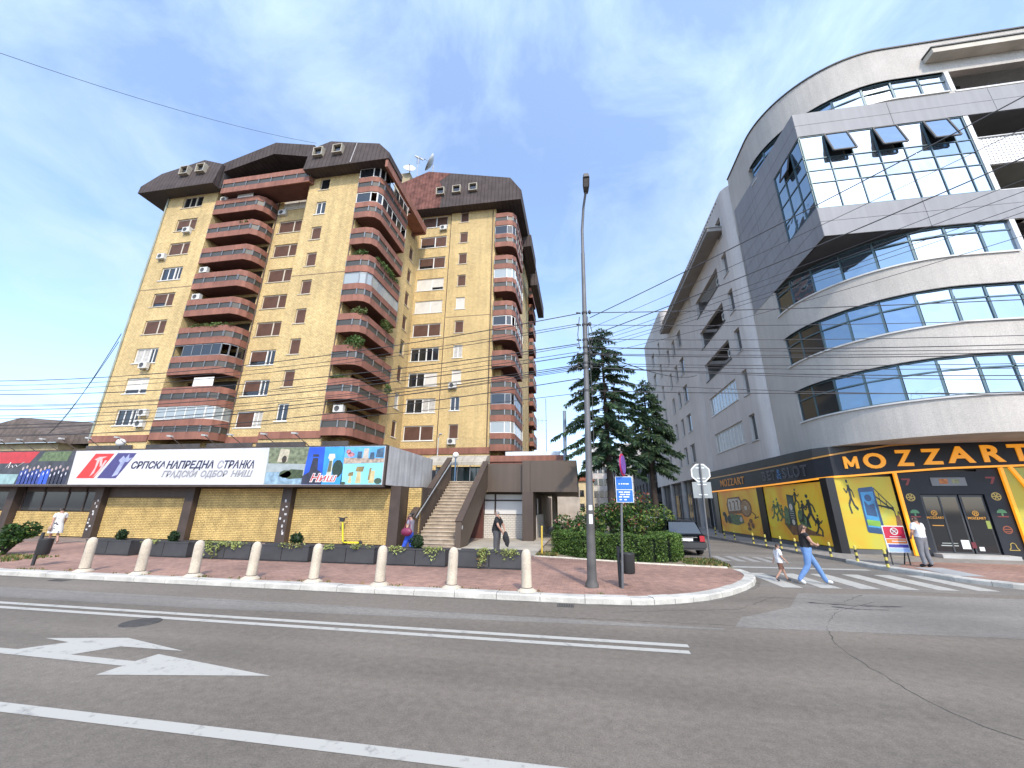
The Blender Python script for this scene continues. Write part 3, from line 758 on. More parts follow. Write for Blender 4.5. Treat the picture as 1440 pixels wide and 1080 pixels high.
PI = math.pi
rnd = random.Random(3)
Lst = ['bgc', None]
left_lights = ['gk', 'hb', 'bb', 'gg', 'hb', 'bb', 'cg', 'vv', 'gg']      # from the top floor down
left_lights = left_lights[::-1]
for k in range(9):
    s_ = left_lights[k]
    fr = 'white' if s_ in ('gg', 'vv', 'cg') else 'beige'
    window(tower, -38.25, 27.15, 8.3 + ST * k, 0, 2.4, 1.45, [(0.64, s_[0]), (0.36, s_[1])], fr)
wide_l = ['bc', 'hg', 'hg', 'bb', 'bb', 'bb', 'bb', 'bb', 'ww']
for k in range(9):
    s_ = wide_l[k]; window(tower, -27.9, 28.95, 8.22 + ST * k, 0, 2.6, 1.46, [(0.66, s_[0]), (0.34, s_[1])], 'white' if k in (0, 1, 2) else 'beige')
small_l = ['g', 'b', 'b', 'b', 'b', 'b', 'b', 'g', 'k']
for k in range(9): window(tower, -23.25, 27.15, 8.3 + ST * k, 0, 1.0, 1.45, [(1.0, small_l[k])], 'white' if small_l[k] == 'g' else 'beige')
for k in range(9): window(tower, -17.85, 35.28, 8.3 + ST * k, PI / 2, 0.95, 1.65, [(1.0, 'bcbkbbbbb'[k])], 'white' if k < 2 else 'beige')
rw = ['bb', 'gc', 'gw', 'gg', 'bb', 'ww', 'wv', 'hb', 'hb', 'bb']
for k in range(10): window(tower, -15.9, 37.1, 8.18 + ST * k, 0, 3.2, 1.54, [(0.56, rw[k][0]), (0.44, rw[k][1])], 'white')
rs = 'bgwcbwbbbb'
for k in range(10): window(tower, -12.15, 36.9, 8.28 + ST * k, 0, 1.0, 1.46, [(1.0, rs[k])], 'white' if rs[k] in 'gwc' else 'beige')

# balconies: lower band + slab is the part; rail band, glass strip and any glazing are its sub-parts
def offs(P, d):
    out = []
    for i in range(len(P)):
        a = Vector(P[max(i - 1, 0)]); b = Vector(P[min(i + 1, len(P) - 1)]); t = (b - a).normalized(); out.append((P[i][0] - t.y * d, P[i][1] + t.x * d))
    return out
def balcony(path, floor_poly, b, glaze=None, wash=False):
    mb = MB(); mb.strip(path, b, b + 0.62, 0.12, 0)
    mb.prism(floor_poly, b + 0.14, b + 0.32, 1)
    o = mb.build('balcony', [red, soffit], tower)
    m2 = MB(); m2.strip(path, b + 1.14, b + 1.70, 0.16, 0); m2.build('rail_band', red, o)
    inset = path
    m3 = MB(); m3.strip([(x, y) for x, y in offs(path, 0.05)], b + 0.622, b + 1.138, 0.04, 0)
    ins = []
    for i in range(len(path)):
        ins.append(path[i])
    g3 = m3.build('glass_strip', glass_b, o)
    m4 = MB()                                             # brackets and posts standing proud of the glass strip
    for i in range(len(path) - 1):
        a, c = Vector(path[i]), Vector(path[i + 1]); L_ = (c - a).length; n = max(1, round(L_ / 1.4)); d = (c - a) / L_
        for j in range(n + 1):
            p = a + (c - a) * min(0.985, max(0.015, j / n)); q = Vector((d.y, -d.x)) * 0.03
            m4.beam((p.x + q.x, p.y + q.y, b + 0.6), (p.x + q.x, p.y + q.y, b + 1.15), 0.05, 0.05)
    m4.build('post', metal_g, o, kind='stuff')
    if glaze:
        fmat, gmat, top = glaze; m5 = MB(); m6 = MB(); z0, z1 = b + 1.705, b + top
        for i in range(len(path) - 1):
            a, c = Vector(path[i]), Vector(path[i + 1]); L_ = (c - a).length; n = max(1, round(L_ / 0.95)); d = (c - a) / L_; nin = Vector((-d.y, d.x))
            for j in range(n):
                p = a + (c - a) * (j / n) + nin * 0.08; q = a + (c - a) * ((j + 1) / n) + nin * 0.08
                if gmat is glass_d and rnd.random() < 0.25: continue
                m6.quad((p.x, p.y, z0 + 0.05), (q.x, q.y, z0 + 0.05), (q.x, q.y, z1 - 0.05), (p.x, p.y, z1 - 0.05))
            for j in range(n + 1):
                p = a + (c - a) * (j / n) + nin * 0.08; m5.beam((p.x, p.y, z0), (p.x, p.y, z1), 0.06, 0.06)
            p, q = a + nin * 0.08, c + nin * 0.08
            m5.beam((p.x, p.y, z0 + 0.03), (q.x, q.y, z0 + 0.03), 0.06, 0.06); m5.beam((p.x, p.y, z1 - 0.03), (q.x, q.y, z1 - 0.03), 0.06, 0.06)
        m5.build('glazing_frame', fmat, o); split(m6.build('pane', gmat, o))
    return o
P1 = [(-35.4, 26.98), (-30.5, 26.98), (-29.95, 27.35), (-29.66, 27.95), (-29.62, 28.78)]
F1 = [(-35.39, 27.06), (-30.5, 27.06), (-30.05, 27.4), (-29.75, 28.0), (-29.72, 28.79), (-35.39, 28.79)]
white_gl = (frame_w, clear_g, 2.82)
for k in range(9):
    gl = {1: white_gl, 3: (metal_g, glass_d, 2.8)}.get(k)
    balcony(P1, F1, 7.01 + ST * k, {0: white_gl, 2: (metal_g, glass_d, 2.8)}.get(k))
P2 = [(-19.36, 26.6), (-17.95, 26.6), (-17.35, 26.8), (-17.05, 27.3), (-17.0, 32.18), (-17.65, 32.18)]
F2 = [(-19.36, 26.68), (-17.95, 26.68), (-17.4, 26.9), (-17.12, 27.35), (-17.08, 32.15), (-18.58, 32.15), (-18.58, 28.28), (-19.36, 28.28)]
for k in range(9):
    balcony(P2, F2, 7.01 + ST * k, {8: (frame_w, glass_d, 2.8), 7: (frame_w, glass_d, 2.8), 4: (metal_g, clear_g, 2.8)}.get(k))
P3 = [(-8.36, 36.4), (-6.95, 36.4), (-6.35, 36.6), (-6.05, 37.1), (-6.0, 41.98), (-6.65, 41.98)]
F3 = [(-8.36, 36.48), (-6.95, 36.48), (-6.4, 36.7), (-6.12, 37.15), (-6.08, 41.95), (-7.68, 41.95), (-7.68, 37.98), (-8.36, 37.98)]
for k in range(10):
    balcony(P3, F3, 7.01 + ST * k, {0: white_gl, 1: (metal_g, glass_d, 2.8), 4: (frame_w, glass_d, 2.8), 6: white_gl, 8: (metal_g, glass_d, 2.8)}.get(k))
P4 = [(-6.6, 53.0), (-6.0, 53.0), (-6.0, 57.0), (-6.6, 57.0)]
F4 = [(-6.7, 53.05), (-6.08, 53.05), (-6.08, 56.95), (-7.68, 56.95), (-7.68, 53.05)]
for k in range(10): balcony(P4, F4, 7.01 + ST * k)
# top floor balcony across the recess
o = balcony([(-34.5, 26.45), (-24.6, 26.45), (-24.45, 26.95)], [(-34.5, 26.5), (-24.5, 26.5), (-24.5, 28.7), (-34.5, 28.7)], 31.75)

# base band, wall below it, expansion joint, pipes
mb = MB(); mb.box(-41.4, -35.42, 26.9, 26.998, 6.88, 7.45); mb.box(-24.9, -19.42, 26.9, 26.998, 6.88, 7.45); mb.box(-29.68, -24.95, 28.7, 28.798, 6.9, 7.45)
mb.box(-17.68, -13.75, 36.85, 36.948, 6.8, 7.4); mb.box(-13.75, -8.42, 36.65, 36.748, 6.8, 7.4); mb.box(-6.698, -6.6, 42.0, 53, 6.8, 7.4)
split(mb.build('base_band', red, tower))
mb = MB(); mb.box(-41.36, -35.42, 26.985, 26.999, 21.58, 21.64); mb.box(-24.88, -19.6, 26.985, 26.999, 21.58, 21.64); mb.box(-13.7, -8.6, 36.735, 36.749, 21.55, 21.61)
split(mb.build('expansion_joint', pipe_m, tower))
for x, y, zt in ((-19.52, 26.93, 32.5), (-8.72, 36.68, 35.3), (-13.82, 36.86, 35.3), (-29.62, 28.7, 32.5)):
    mb = MB(); mb.tube([(x, y, 7.45), (x, y, zt)], 0.05, 8); mb.build('downpipe', pipe_m, tower)
mb = MB(); mb.tube([(-41.38, 26.95, 7.0), (-41.38, 26.95, 32.5)], 0.09, 8); mb.build('downpipe', M('grey_green_pipe', (0.25, 0.27, 0.22), 0.6), tower)

# mansard roof of standing-seam sheet
roof_m = ribbed_mat('brown_roof_sheet', (0.070, 0.055, 0.052), 0.42, dark=0.55, rough=0.85, axis=0, var=0.2, depth=0.05)
roof_r = ribbed_mat('rusted_roof_sheet', (0.15, 0.065, 0.052), 0.42, dark=0.6, rough=0.9, axis=0, var=0.45, depth=0.05)
roof_s = M('roof_soffit', (0.055, 0.045, 0.042), 0.7, var=0.15)
lean = lambda z0, t: (lambda z: max(0, z - z0) * t)
def roofblock(poly, y0, y1, zb, t=0.16, name='roof', m=None):
    mb = MB(); mb.prism_y(poly, y0, y1, 0, lean(zb + 0.4, t))
    for i, f in enumerate(mb.f):
        zz = [mb.v[q][2] for q in f]
        if max(zz) - min(zz) < 0.02 and min(zz) < zb + 0.3: mb.m[i] = 1
    return mb.build(name, [m or roof_m, roof_s], tower)
A = roofblock([(-43.9, 32.55), (-34.95, 32.55), (-34.85, 35.3), (-37.5, 36.45), (-42.2, 35.15), (-43.95, 33.5)], 25.8, 33.0, 32.55)
mb = MB(); mb.prism_y([(-35.3, 34.5), (-29.3, 36.0), (-24.8, 34.85), (-24.8, 36.35), (-29.4, 37.5), (-35.3, 35.7)], 26.5, 33.0, 0); mb.build('roof', roof_m, tower)
mb = MB(); mb.box(-34.9, -24.85, 30.0, 30.15, 32.0, 36.0); mb.box(-34.95, -34.8, 26.6, 30, 32.6, 34.7); mb.box(-24.9, -24.75, 27.2, 30, 32.6, 35.0); split(mb.build('penthouse_wall', M('penthouse_dark', (0.05, 0.045, 0.045), 0.8), tower))
B = roofblock([(-24.9, 32.55), (-16.1, 32.45), (-16.1, 33.1), (-17.45, 34.75), (-22.9, 36.3), (-24.9, 35.5)], 25.8, 28.6, 32.55)
mb = MB(); mb.box(-41, -17.9, 28.4, 58, 32.6, 33.2); mb.build('roof_deck', roof_s, tower)
mb = MB(); mb.box(-16.45, -16.2, 25.9, 35.4, 31.6, 32.5); mb.box(-17.7, -16.45, 32.2, 35.35, 31.7, 31.85); mb.build('roof_beam', red, tower)
mb = MB(); mb.box(-17.7, -16.3, 35.15, 35.42, 31.55, 32.6); mb.build('roof_beam', red, tower)
Cb = roofblock([(-20.5, 35.4), (-5.3, 35.2), (-5.25, 36.5), (-6.6, 38.75), (-17.0, 41.7), (-20.5, 40.2)], 35.6, 57, 35.4, 0.12)
mb = MB(); ln = lean(35.8, 0.12)
mb.poly([(-20.5, 35.58, 35.42), (-14.9, 35.58, 35.36), (-14.9, 35.58 + ln(38.6), 38.6), (-15.4, 35.58 + ln(39.7), 39.7), (-14.0, 35.58 + ln(40.8), 40.8), (-17.0, 35.58 + ln(41.66), 41.66), (-20.4, 35.58 + ln(40.2), 40.2)])
mb.build('rusted_sheet', roof_r, tower)
mb = MB(); mb.box(-5.6, -4.7, 47, 57, 31.0, 32.8); mb.box(-6.0, -4.9, 42, 47.5, 33.6, 35.3); split(mb.build('roof_edge', roof_m, tower))
mb = MB(); mb.prism([(-22.4, 38), (-20.4, 38), (-20.4, 40), (-22.4, 40)], 33, 43.8); mb.build('chimney', M('plaster_chimney', (0.36, 0.29, 0.18), 0.9, var=0.25), tower)
# the little box dormers
dorm = M('dormer_frame', (0.36, 0.32, 0.25), 0.6, var=0.15)
def dormer(x, z, y):
    mb = MB(); w = 0.5
    mb.box(x - w, x - w + 0.09, y - 0.35, y + 0.5, z - 0.5, z + 0.5); mb.box(x + w - 0.09, x + w, y - 0.35, y + 0.5, z - 0.5, z + 0.5)
    mb.box(x - w + 0.09, x + w - 0.09, y - 0.35, y + 0.5, z - 0.5, z - 0.42); mb.box(x - w + 0.09, x + w - 0.09, y - 0.35, y + 0.5, z + 0.42, z + 0.5)
    o = mb.build('dormer', dorm, tower); m2 = MB(); m2.box(x - w + 0.09, x + w - 0.09, y - 0.12, y - 0.08, z - 0.42, z + 0.42); m2.build('pane', glass_d, o)
for x in (-38.9, -36.95): dormer(x, 34.75, 26.05)
for x in (-23.65, -21.6): dormer(x, 34.55, 26.05)
for x in (-15.0, -13.0, -11.0): dormer(x, 37.75, 35.85)
# flashing strip on the right block
mb = MB(); mb.beam((-20.0, 25.78, 32.6), (-19.9, 26.2, 35.4), 0.08, 0.03); mb.build('flashing', M('pale_flashing', (0.45, 0.42, 0.4), 0.6), tower)

# things fixed to the tower
def ac_unit(x, y, z, rz, label):
    t = thing('air_conditioner', label, 'air conditioner', (x, y, z), 0, 'air conditioner units on the buildings')
    t.rotation_euler = (0, 0, rz); W[t] = Vector((0, 0, 0))
    def mk():
        mb = MB(); mb.box(-0.42, 0.42, -0.3, 0.0, 0, 0.58); mb.box(-0.38, -0.33, -0.1, 0.02, -0.12, 0); mb.box(0.33, 0.38, -0.1, 0.02, -0.12, 0); return mb.mesh('casing', ac_m)
    def mg():
        mb = MB(); mb.lathe([(0, 0), (0.2, 0), (0.21, 0.012), (0.22, 0)], n=16)
        v = [(a - 0.1, -0.31 - c * 0.5, b + 0.29) for a, b, c in mb.v]; mb.v = v; return mb.mesh('fan_grille', ac_g)
    sub(_cm('ac', mk), 'casing', t); sub(_cm('acg', mg), 'fan_grille', t)
    return t
for x, y, z, rz, lb in [
    (-36.4, 26.98, 9.05, 0, 'upper of two white air conditioners beside the lowest left tower window'),
    (-36.45, 26.98, 8.1, 0, 'lower of two white air conditioners beside the lowest left tower window'),
    (-37.7, 26.85, 13.35, 0, 'white air conditioner under the third lowest left window of the brick tower'),
    (-37.7, 26.98, 27.75, 0, 'white air conditioner under the second highest left window of the brick tower'),
    (-39.75, 26.98, 24.9, 0, 'white air conditioner at the left corner of the third highest left window of the tower'),
    (-34.7, 27.4, 31.4, 0, 'white air conditioner in the topmost rounded balcony of the tower front'),
    (-34.8, 27.4, 23.1, 0, 'white air conditioner at the left end of a middle balcony, higher of the two'),
    (-34.8, 27.4, 20.2, 0, 'white air conditioner at the left end of a middle balcony, lower of the two'),
    (-28.9, 28.78, 30.2, 0, 'white air conditioner left of the white shuttered top window of the tower'),
    (-12.4, 36.7, 13.4, 0, 'white air conditioner under a white shuttered small window on the right tower wing'),
    (-12.2, 36.7, 7.7, 0, 'white air conditioner under the lowest small window of the right tower wing'),
    (-14.7, 36.9, 33.1, 0, 'white air conditioner under the top wide window of the right tower wing'),
    (-18.4, 27.3, 8.9, 0, 'white air conditioner inside the lowest corner balcony of the tower')]:
    ac_unit(x, y, z, rz, lb)

gr = [leaf_mat('balcony_leaf', (0.075, 0.13, 0.035)), leaf_mat('balcony_leaf_pale', (0.13, 0.15, 0.05))]
def balcony_plant(c, spread, n, label, pale=0.3):
    mb = MB()
    for _ in range(n): leaf_quads(mb, c, spread, 1, 0.2, 1 if random.random() < pale else 0)
    return mb.build_at('balcony_plant', gr, c, label, 'plant', 'plants growing on the tower balconies')
balcony_plant((-17.6, 26.75, 14.6), (0.95, 0.4, 0.65), 420, 'large dark green bush spilling over a lower corner balcony of the tower', 0.1)
balcony_plant((-16.95, 30.4, 17.7), (0.35, 1.1, 0.5), 300, 'olive green bush at the far end of a corner balcony of the tower', 0.5)
balcony_plant((-18.2, 26.75, 23.1), (0.8, 0.3, 0.4), 220, 'dark green plants along the front of a high corner balcony of the tower', 0.1)
balcony_plant((-17.0, 29.6, 23.0), (0.3, 2.4, 0.4), 420, 'green climbing plants along the side of a high corner balcony of the tower', 0.2)
balcony_plant((-17.6, 26.8, 17.45), (0.8, 0.35, 0.35), 200, 'pale dry plants on the front of a middle corner balcony of the tower', 0.9)
balcony_plant((-18.6, 26.7, 11.7), (0.75, 0.25, 0.2), 140, 'low yellow green plants along a low corner balcony rail', 0.7)
balcony_plant((-16.95, 31.8, 12.1), (0.3, 0.5, 0.5), 150, 'small green shrub at the far end of a low corner balcony of the tower', 0.2)
balcony_plant((-32.4, 27.1, 17.3), (2.5, 0.25, 0.28), 330, 'row of green plants along a middle balcony rail on the tower front', 0.4)
balcony_plant((-31.3, 27.1, 28.4), (0.8, 0.25, 0.25), 90, 'small green plants on a high balcony rail of the tower front', 0.3)
mb = MB(); mb.quad((-33.0, 27.05, 31.25), (-31.2, 27.05, 31.35), (-31.2, 27.02, 31.9), (-33.0, 27.02, 31.85)); v = mb
t = v.build_at('laundry', M('white_cloth', (0.7, 0.69, 0.67), 0.9), (-32, 27, 31.3), 'white sheet hung over the topmost rounded balcony of the tower', 'laundry')
t.modifiers.new('t', 'SOLIDIFY').thickness = 0.03
mb = MB(); mb.box(-32.6, -30.6, 27.16, 27.2, 11.42, 12.4); mb.build_at('laundry', M('white_cloth', (0.7, 0.69, 0.67), 0.9), (-31.6, 27.1, 11.4), 'white blind hanging in a lower balcony of the tower front', 'blind')
def dish(x, y, z, r, rz, label):
    t = thing('satellite_dish', label, 'satellite dish', (x, y, z), 0, 'satellite dishes on the tower roof')
    mb = MB(); prof = [(0.0, 0.0), (r * .4, 0.03 * r * 2), (r * .75, 0.11 * r * 2), (r, 0.2 * r * 2), (r * 0.98, 0.21 * r * 2), (0.0, 0.02)]
    mb.lathe(prof, n=24)
    Rm = Matrix.Rotation(rz, 4, 'Z') @ Matrix.Rotation(R(70), 4, 'X')
    mb.v = [tuple(Rm @ Vector(p) + Vector((x, y, z))) for p in mb.v]; mb.build('reflector', M('dish_grey', (0.45, 0.46, 0.45), 0.5, var=0.1), t)
    d = Rm.to_3x3() @ Vector((0, 0, 1)); c = Vector((x, y, z))
    m2 = MB(); m2.tube([c, c + d * r * 0.9], 0.03, 6); m2.ellipsoid(c + d * r * 0.95, (0.09, 0.09, 0.09)); m2.build('feed_arm', metal_g, t)
    m3 = MB(); m3.tube([c - d * 0.1, c - d * 0.1 + Vector((0, 0.1, -2.2))], 0.06, 8); m3.build('mast', metal_g, t)
dish(-20.5, 38.0, 44.2, 0.8, R(20), 'smaller left satellite dish on the tower roof, turned to the street')
dish(-17.45, 38.2, 44.9, 1.2, R(-55), 'larger right satellite dish on the tower roof, seen nearly edge on')
mb = MB(); c = Vector((-19.4, 38, 43)); mb.tube([c, c + Vector((0, 0, 3.3))], 0.04, 6)
for i in range(6): mb.beam(c + Vector((-0.3, 0, 2.2 + 0.2 * i)), c + Vector((0.3, 0, 2.2 + 0.2 * i)), 0.03, 0.03)
mb.beam(c + Vector((-0.4, -0.3, 3.2)), c + Vector((0.5, 0.4, 3.1)), 0.12, 0.2)
mb.build_at('roof_aerial', metal_g, tuple(c), 'thin television aerial between the two satellite dishes', 'aerial')
# ---------------------------------------------------------------- low shop podium with the billboard, stairs and covered entrance
brown = M('dark_brown_sheet', (0.062, 0.042, 0.031), 0.55, var=0.14, scale=0.8, streak=0.15)
brown_l = M('brown_fascia', (0.082, 0.058, 0.042), 0.55, var=0.10, scale=0.5, streak=0.12)
brown_d = M('dark_brown_column', (0.055, 0.038, 0.030), 0.6, var=0.25, scale=2)
brick_p = M('podium_brick', (0.52, 0.37, 0.14), 0.85, var=0.25, scale=1.6, fine=0.2, fscale=9, bump=0.3)
mortar = M('mortar', (0.17, 0.115, 0.05), 0.95, var=0.2)
shopglass = glass_mat('shop_glass', (0.045, 0.045, 0.045), 0.12, 0.0, 0.6)
podium = thing('shop_podium', 'low brown shop building with yellow brick infill panels under a long billboard', 'building', (-20, 20, 0.12))

def bricks(x0, x1, y, z0, z1, parent, bw=0.235, bh=0.088, mt=None, mo=None, gap=0.02):
    """every brick its own block, uneven in depth, in front of a mortar bed"""
    mb = MB(); rows = int((z1 - z0) / bh)
    for r in range(rows):
        z = z0 + r * bh; x = x0 - (bw / 2 if r % 2 else 0)
        while x < x1 - 0.02:
            a, b = max(x, x0) + gap / 2, min(x + bw, x1) - gap / 2
            if b - a > 0.03:
                d = random.uniform(0.010, 0.026)
                v = [(a, y - d, z + gap / 2), (b, y - d, z + gap / 2), (b, y - d, z + bh - gap / 2), (a, y - d, z + bh - gap / 2), (a, y, z + gap / 2), (b, y, z + gap / 2), (b, y, z + bh - gap / 2), (a, y, z + bh - gap / 2)]
                mb.add(v, [(0, 1, 2, 3), (0, 4, 5, 1), (3, 2, 6, 7), (0, 3, 7, 4), (1, 5, 6, 2)], 0)
            x += bw
    p = MB(); p.box(x0, x1, y, y + 0.12, z0, z1); o = p.build('brick_panel', mo or mortar, parent)
    mb.build('bricks', mt or brick_p, o, kind='stuff')
    return o
COLS = [-33.6, -27.2, -21.1, -15.15, -9.1]
for x in COLS:
    mb = MB(); mb.box(x - 0.27, x + 0.27, 19.0, 19.55, 0.12, 2.95); c = mb.build('column', brown_d, podium)
    if x in (-27.2, -15.15):                       # torn stickers on two of the columns
        sm = MB()
        for i in range(9):
            z = 0.5 + i * 0.2 + random.uniform(-.05, .05); xx = x + random.uniform(-.15, .12); w = random.uniform(.05, .13); h = random.uniform(.05, .14)
            sm.box(xx - w / 2, xx + w / 2, 18.994, 18.999, z, z + h)
        sm.build('torn_sticker', M('sticker_paper', (0.5, 0.5, 0.5), 0.8, var=0.4, scale=6), c, kind='stuff')
bricks(-26.93, -21.37, 19.35, 0.16, 2.33, podium)
bricks(-20.83, -15.42, 19.35, 0.16, 2.86, podium)
bricks(-14.88, -9.37, 19.35, 0.16, 2.86, podium)
bricks(-33.3, -27.5, 19.35, 0.16, 1.5, podium)
bricks(-44, -33.9, 19.35, 0.16, 1.5, podium)
bricks(-8.83, -8.12, 19.95, 0.16, 2.9, podium)
mb = MB(); mb.box(-26.9, -21.4, 19.3, 19.45, 2.34, 2.95); mb.build('transom_panel', brown, podium)
mb = MB()
for a, b in ((-33.2, -31.8), (-31.7, -30.0), (-29.9, -28.7), (-28.6, -27.55), (-39, -36.6), (-36.5, -34.0)): mb.box(a, b, 19.42, 19.46, 1.55, 2.6)
split(mb.build('shop_window', shopglass, podium))
mb = MB()
for a in (-33.25, -31.75, -29.95, -28.65, -27.52, -36.55, -34.0): mb.box(a - 0.05, a + 0.05, 19.38, 19.5, 1.5, 2.95)
mb.box(-40, -27.5, 19.38, 19.5, 2.6, 2.95); split(mb.build('window_mullion', brown_d, podium))
mb = MB(); mb.box(-60, -8.85, 19.5, 26.9, 0.1, 2.95); mb.box(-8.85, -8.15, 20.08, 26.9, 0.1, 2.95)
mb.build('wall', brown_d, podium)
mb = MB(); mb.box(-60, -9.5, 18.45, 26.95, 2.96, 3.4); mb.box(-9.5, -8.45, 24.6, 26.95, 2.96, 3.4); mb.box(-8.4, -3.4, 24.75, 26.95, 3.1, 3.48)
split(mb.build('terrace_slab', brown_d, podium))
mb = MB()
for a, b in ((-41.3, -36.6), (-35.2, -30), (-24.85, -20.6), (-19.2, -17.0), (-29.4, -25.2), (-16.8, -6.0)): mb.box(a, b, 26.84, 26.89, 3.42, 6.6 if a < -16.9 else 4.4)
split(mb.build('terrace_shopfront', M('shopfront_dark', (0.05, 0.038, 0.032), 0.4, var=0.5, scale=0.8), podium))

# billboard
white_b = M('billboard_white', (0.56, 0.56, 0.565), 0.45, var=0.07, scale=0.7, streak=0.07)
grey_b = M('weathered_board', (0.47, 0.46, 0.45), 0.85, var=0.2, scale=0.8, fine=0.1, fscale=30, streak=0.35)
bill = thing('billboard', 'long white party billboard with red and blue slanted logos above the brick shop', 'billboard', (-20, 18.3, 2.97))
YB = 18.3
mb = MB(); mb.box(-40, -9.5, YB + 0.004, YB + 0.12, 2.97, 4.88); mb.build('board', white_b, bill)
mb = MB(); mb.box(-40, -9.42, YB - 0.03, YB + 0.16, 2.86, 2.965); mb.box(-9.498, -9.40, YB - 0.03, YB + 0.14, 2.966, 4.90); mb.box(-40, -9.5, YB - 0.02, YB + 0.14, 4.882, 4.93); mb.build('board_frame', brown_d, bill)
for i in range(4):
    y0 = 18.46 + i * 1.55; mb = MB(); mb.box(-9.5, -9.42, y0, y0 + 1.53, 2.98 , 4.9); mb.build('side_panel', grey_b, bill)
def flat(polys, col, name, lift, var=0.1, rough=0.4, sc=3, parent=bill):
    mb = MB()
    for p in polys: mb.poly([(x, YB - lift, z) for x, z in p])
    return (mb.build if len(polys) == 1 else lambda *a: split(mb.build(*a)))(name, M('print_' + name + '_%0.2f_%0.2f_%0.2f' % col, col, rough, var=var, scale=sc), parent)
flat([[(-27.29, 4.69), (-28.14, 3.32), (-26.92, 3.32), (-25.98, 4.68)]], (0.58, 0.035, 0.03), 'logo_red', 0.004, 0.05)
flat([[(-25.75, 4.71), (-26.68, 3.32), (-25.41, 3.31), (-24.47, 4.69)]], (0.06, 0.05, 0.17), 'logo_blue', 0.004, 0.08)
flat([[(-27.25, 4.35), (-26.95, 4.5), (-26.4, 4.52), (-26.7, 4.4), (-26.6, 4.0), (-26.75, 3.95), (-26.85, 4.35), (-27.0, 3.6), (-27.25, 3.4), (-27.05, 3.9), (-27.05, 4.3)], [(-26.5, 4.3), (-26.35, 4.3), (-26.6, 3.7), (-27.0, 3.35), (-26.7, 3.8)]], (0.66, 0.4, 0.38), 'logo_white', 0.007, 0.1)
flat([[(-25.3, 4.55), (-25.15, 4.4), (-24.95, 4.65), (-24.9, 4.4), (-24.65, 4.45), (-24.9, 4.2), (-25.1, 4.2), (-25.35, 3.5), (-25.7, 3.4), (-25.4, 4.15), (-25.55, 4.3)]], (0.3, 0.33, 0.5), 'logo_pale', 0.007, 0.2)
navy = M('lettering_navy', (0.03, 0.033, 0.075), 0.5, var=0.15, scale=4); navy2 = M('lettering_faded', (0.30, 0.30, 0.34), 0.5, var=0.3, scale=6); grey_l = M('lettering_grey', (0.27, 0.27, 0.29), 0.5, var=0.25, scale=5)
def word(s, x0, x1, z, cap, m):
    put_text(s, cap / 0.70, bill, ((x0 + x1) / 2, YB - 0.004, z), (0, -1), m, shear=0.22, fit=x1 - x0, offset=0.017, depth=0.002)
word('СРПСКА', -24.62, -22.4, 3.84, 0.36, navy); word('НАПРЕДНА', -22.28, -19.3, 3.83, 0.38, navy)
word('С', -19.1, -18.72, 3.82, 0.38, navy2); word('ТРА', -18.68, -17.78, 3.82, 0.38, navy); word('НКА', -17.7, -16.83, 3.81, 0.39, navy)
word('ГРАДСКИ', -22.45, -20.2, 3.38, 0.30, grey_l); word('ОДБОР', -20.0, -18.35, 3.38, 0.30, grey_l); word('НИШ', -18.15, -16.85, 3.38, 0.30, grey_l)
# left photograph: crowd in front of a red backdrop
flat([[(-40, 2.98), (-28.62, 2.98), (-28.75, 4.87), (-40, 4.87)]], (0.05, 0.05, 0.06), 'photo_dark', 0.003, 0.5, sc=2)
flat([[(-40, 4.15), (-31.9, 4.2), (-31.4, 4.86), (-40, 4.86)]], (0.45, 0.03, 0.035), 'photo_red', 0.006, 0.15)
flat([[(-40, 3.0), (-32.5, 3.0), (-32.4, 3.55), (-40, 3.7)]], (0.25, 0.38, 0.38), 'photo_teal', 0.006, 0.2)
flat([[(-31.3, 4.3), (-29.2, 4.3), (-29.0, 4.85), (-31.0, 4.85)]], (0.10, 0.14, 0.06), 'photo_green', 0.006, 0.5, sc=6)
def blob(x, z, rx, rz, n=10): return [(x + rx * math.cos(2 * math.pi * i / n), z + rz * math.sin(2 * math.pi * i / n)) for i in range(n)]
suits, shirts, heads = [], [], []
for i in range(13):
    x = -32.2 + i * 0.27; z = 3.75 + 0.1 * math.sin(i * 2.1)
    suits.append([(x - 0.17, 3.0), (x + 0.17, 3.0), (x + 0.15, z), (x - 0.15, z)]); shirts.append(blob(x, z - 0.18, 0.04, 0.1, 6)); heads.append(blob(x, z + 0.13, 0.075, 0.1))
flat(suits[:7], (0.03, 0.05, 0.22), 'photo_suit_blue', 0.007, 0.4, sc=5); flat(suits[7:], (0.025, 0.025, 0.05), 'photo_suit_dark', 0.007, 0.4, sc=5)
flat(suits[6:8], (0.03, 0.09, 0.5), 'photo_suit_bright', 0.0085, 0.2); flat(shirts, (0.6, 0.6, 0.65), 'photo_shirt', 0.0095, 0.1); flat(heads, (0.42, 0.33, 0.33), 'photo_head', 0.0095, 0.2)
mb = MB(); mb.tube([(-33.55, YB - 0.01, 3.95), (-33.3, YB - 0.01, 4.25), (-33.35, YB - 0.01, 3.9), (-33.1, YB - 0.01, 4.05), (-33.0, YB - 0.01, 3.92), (-32.85, YB - 0.01, 4.1), (-32.7, YB - 0.01, 3.98), (-32.3, YB - 0.01, 4.25)], 0.02, 5); mb.build('signature_scrawl', M('print_white', (0.6, 0.6, 0.6), 0.5), bill)
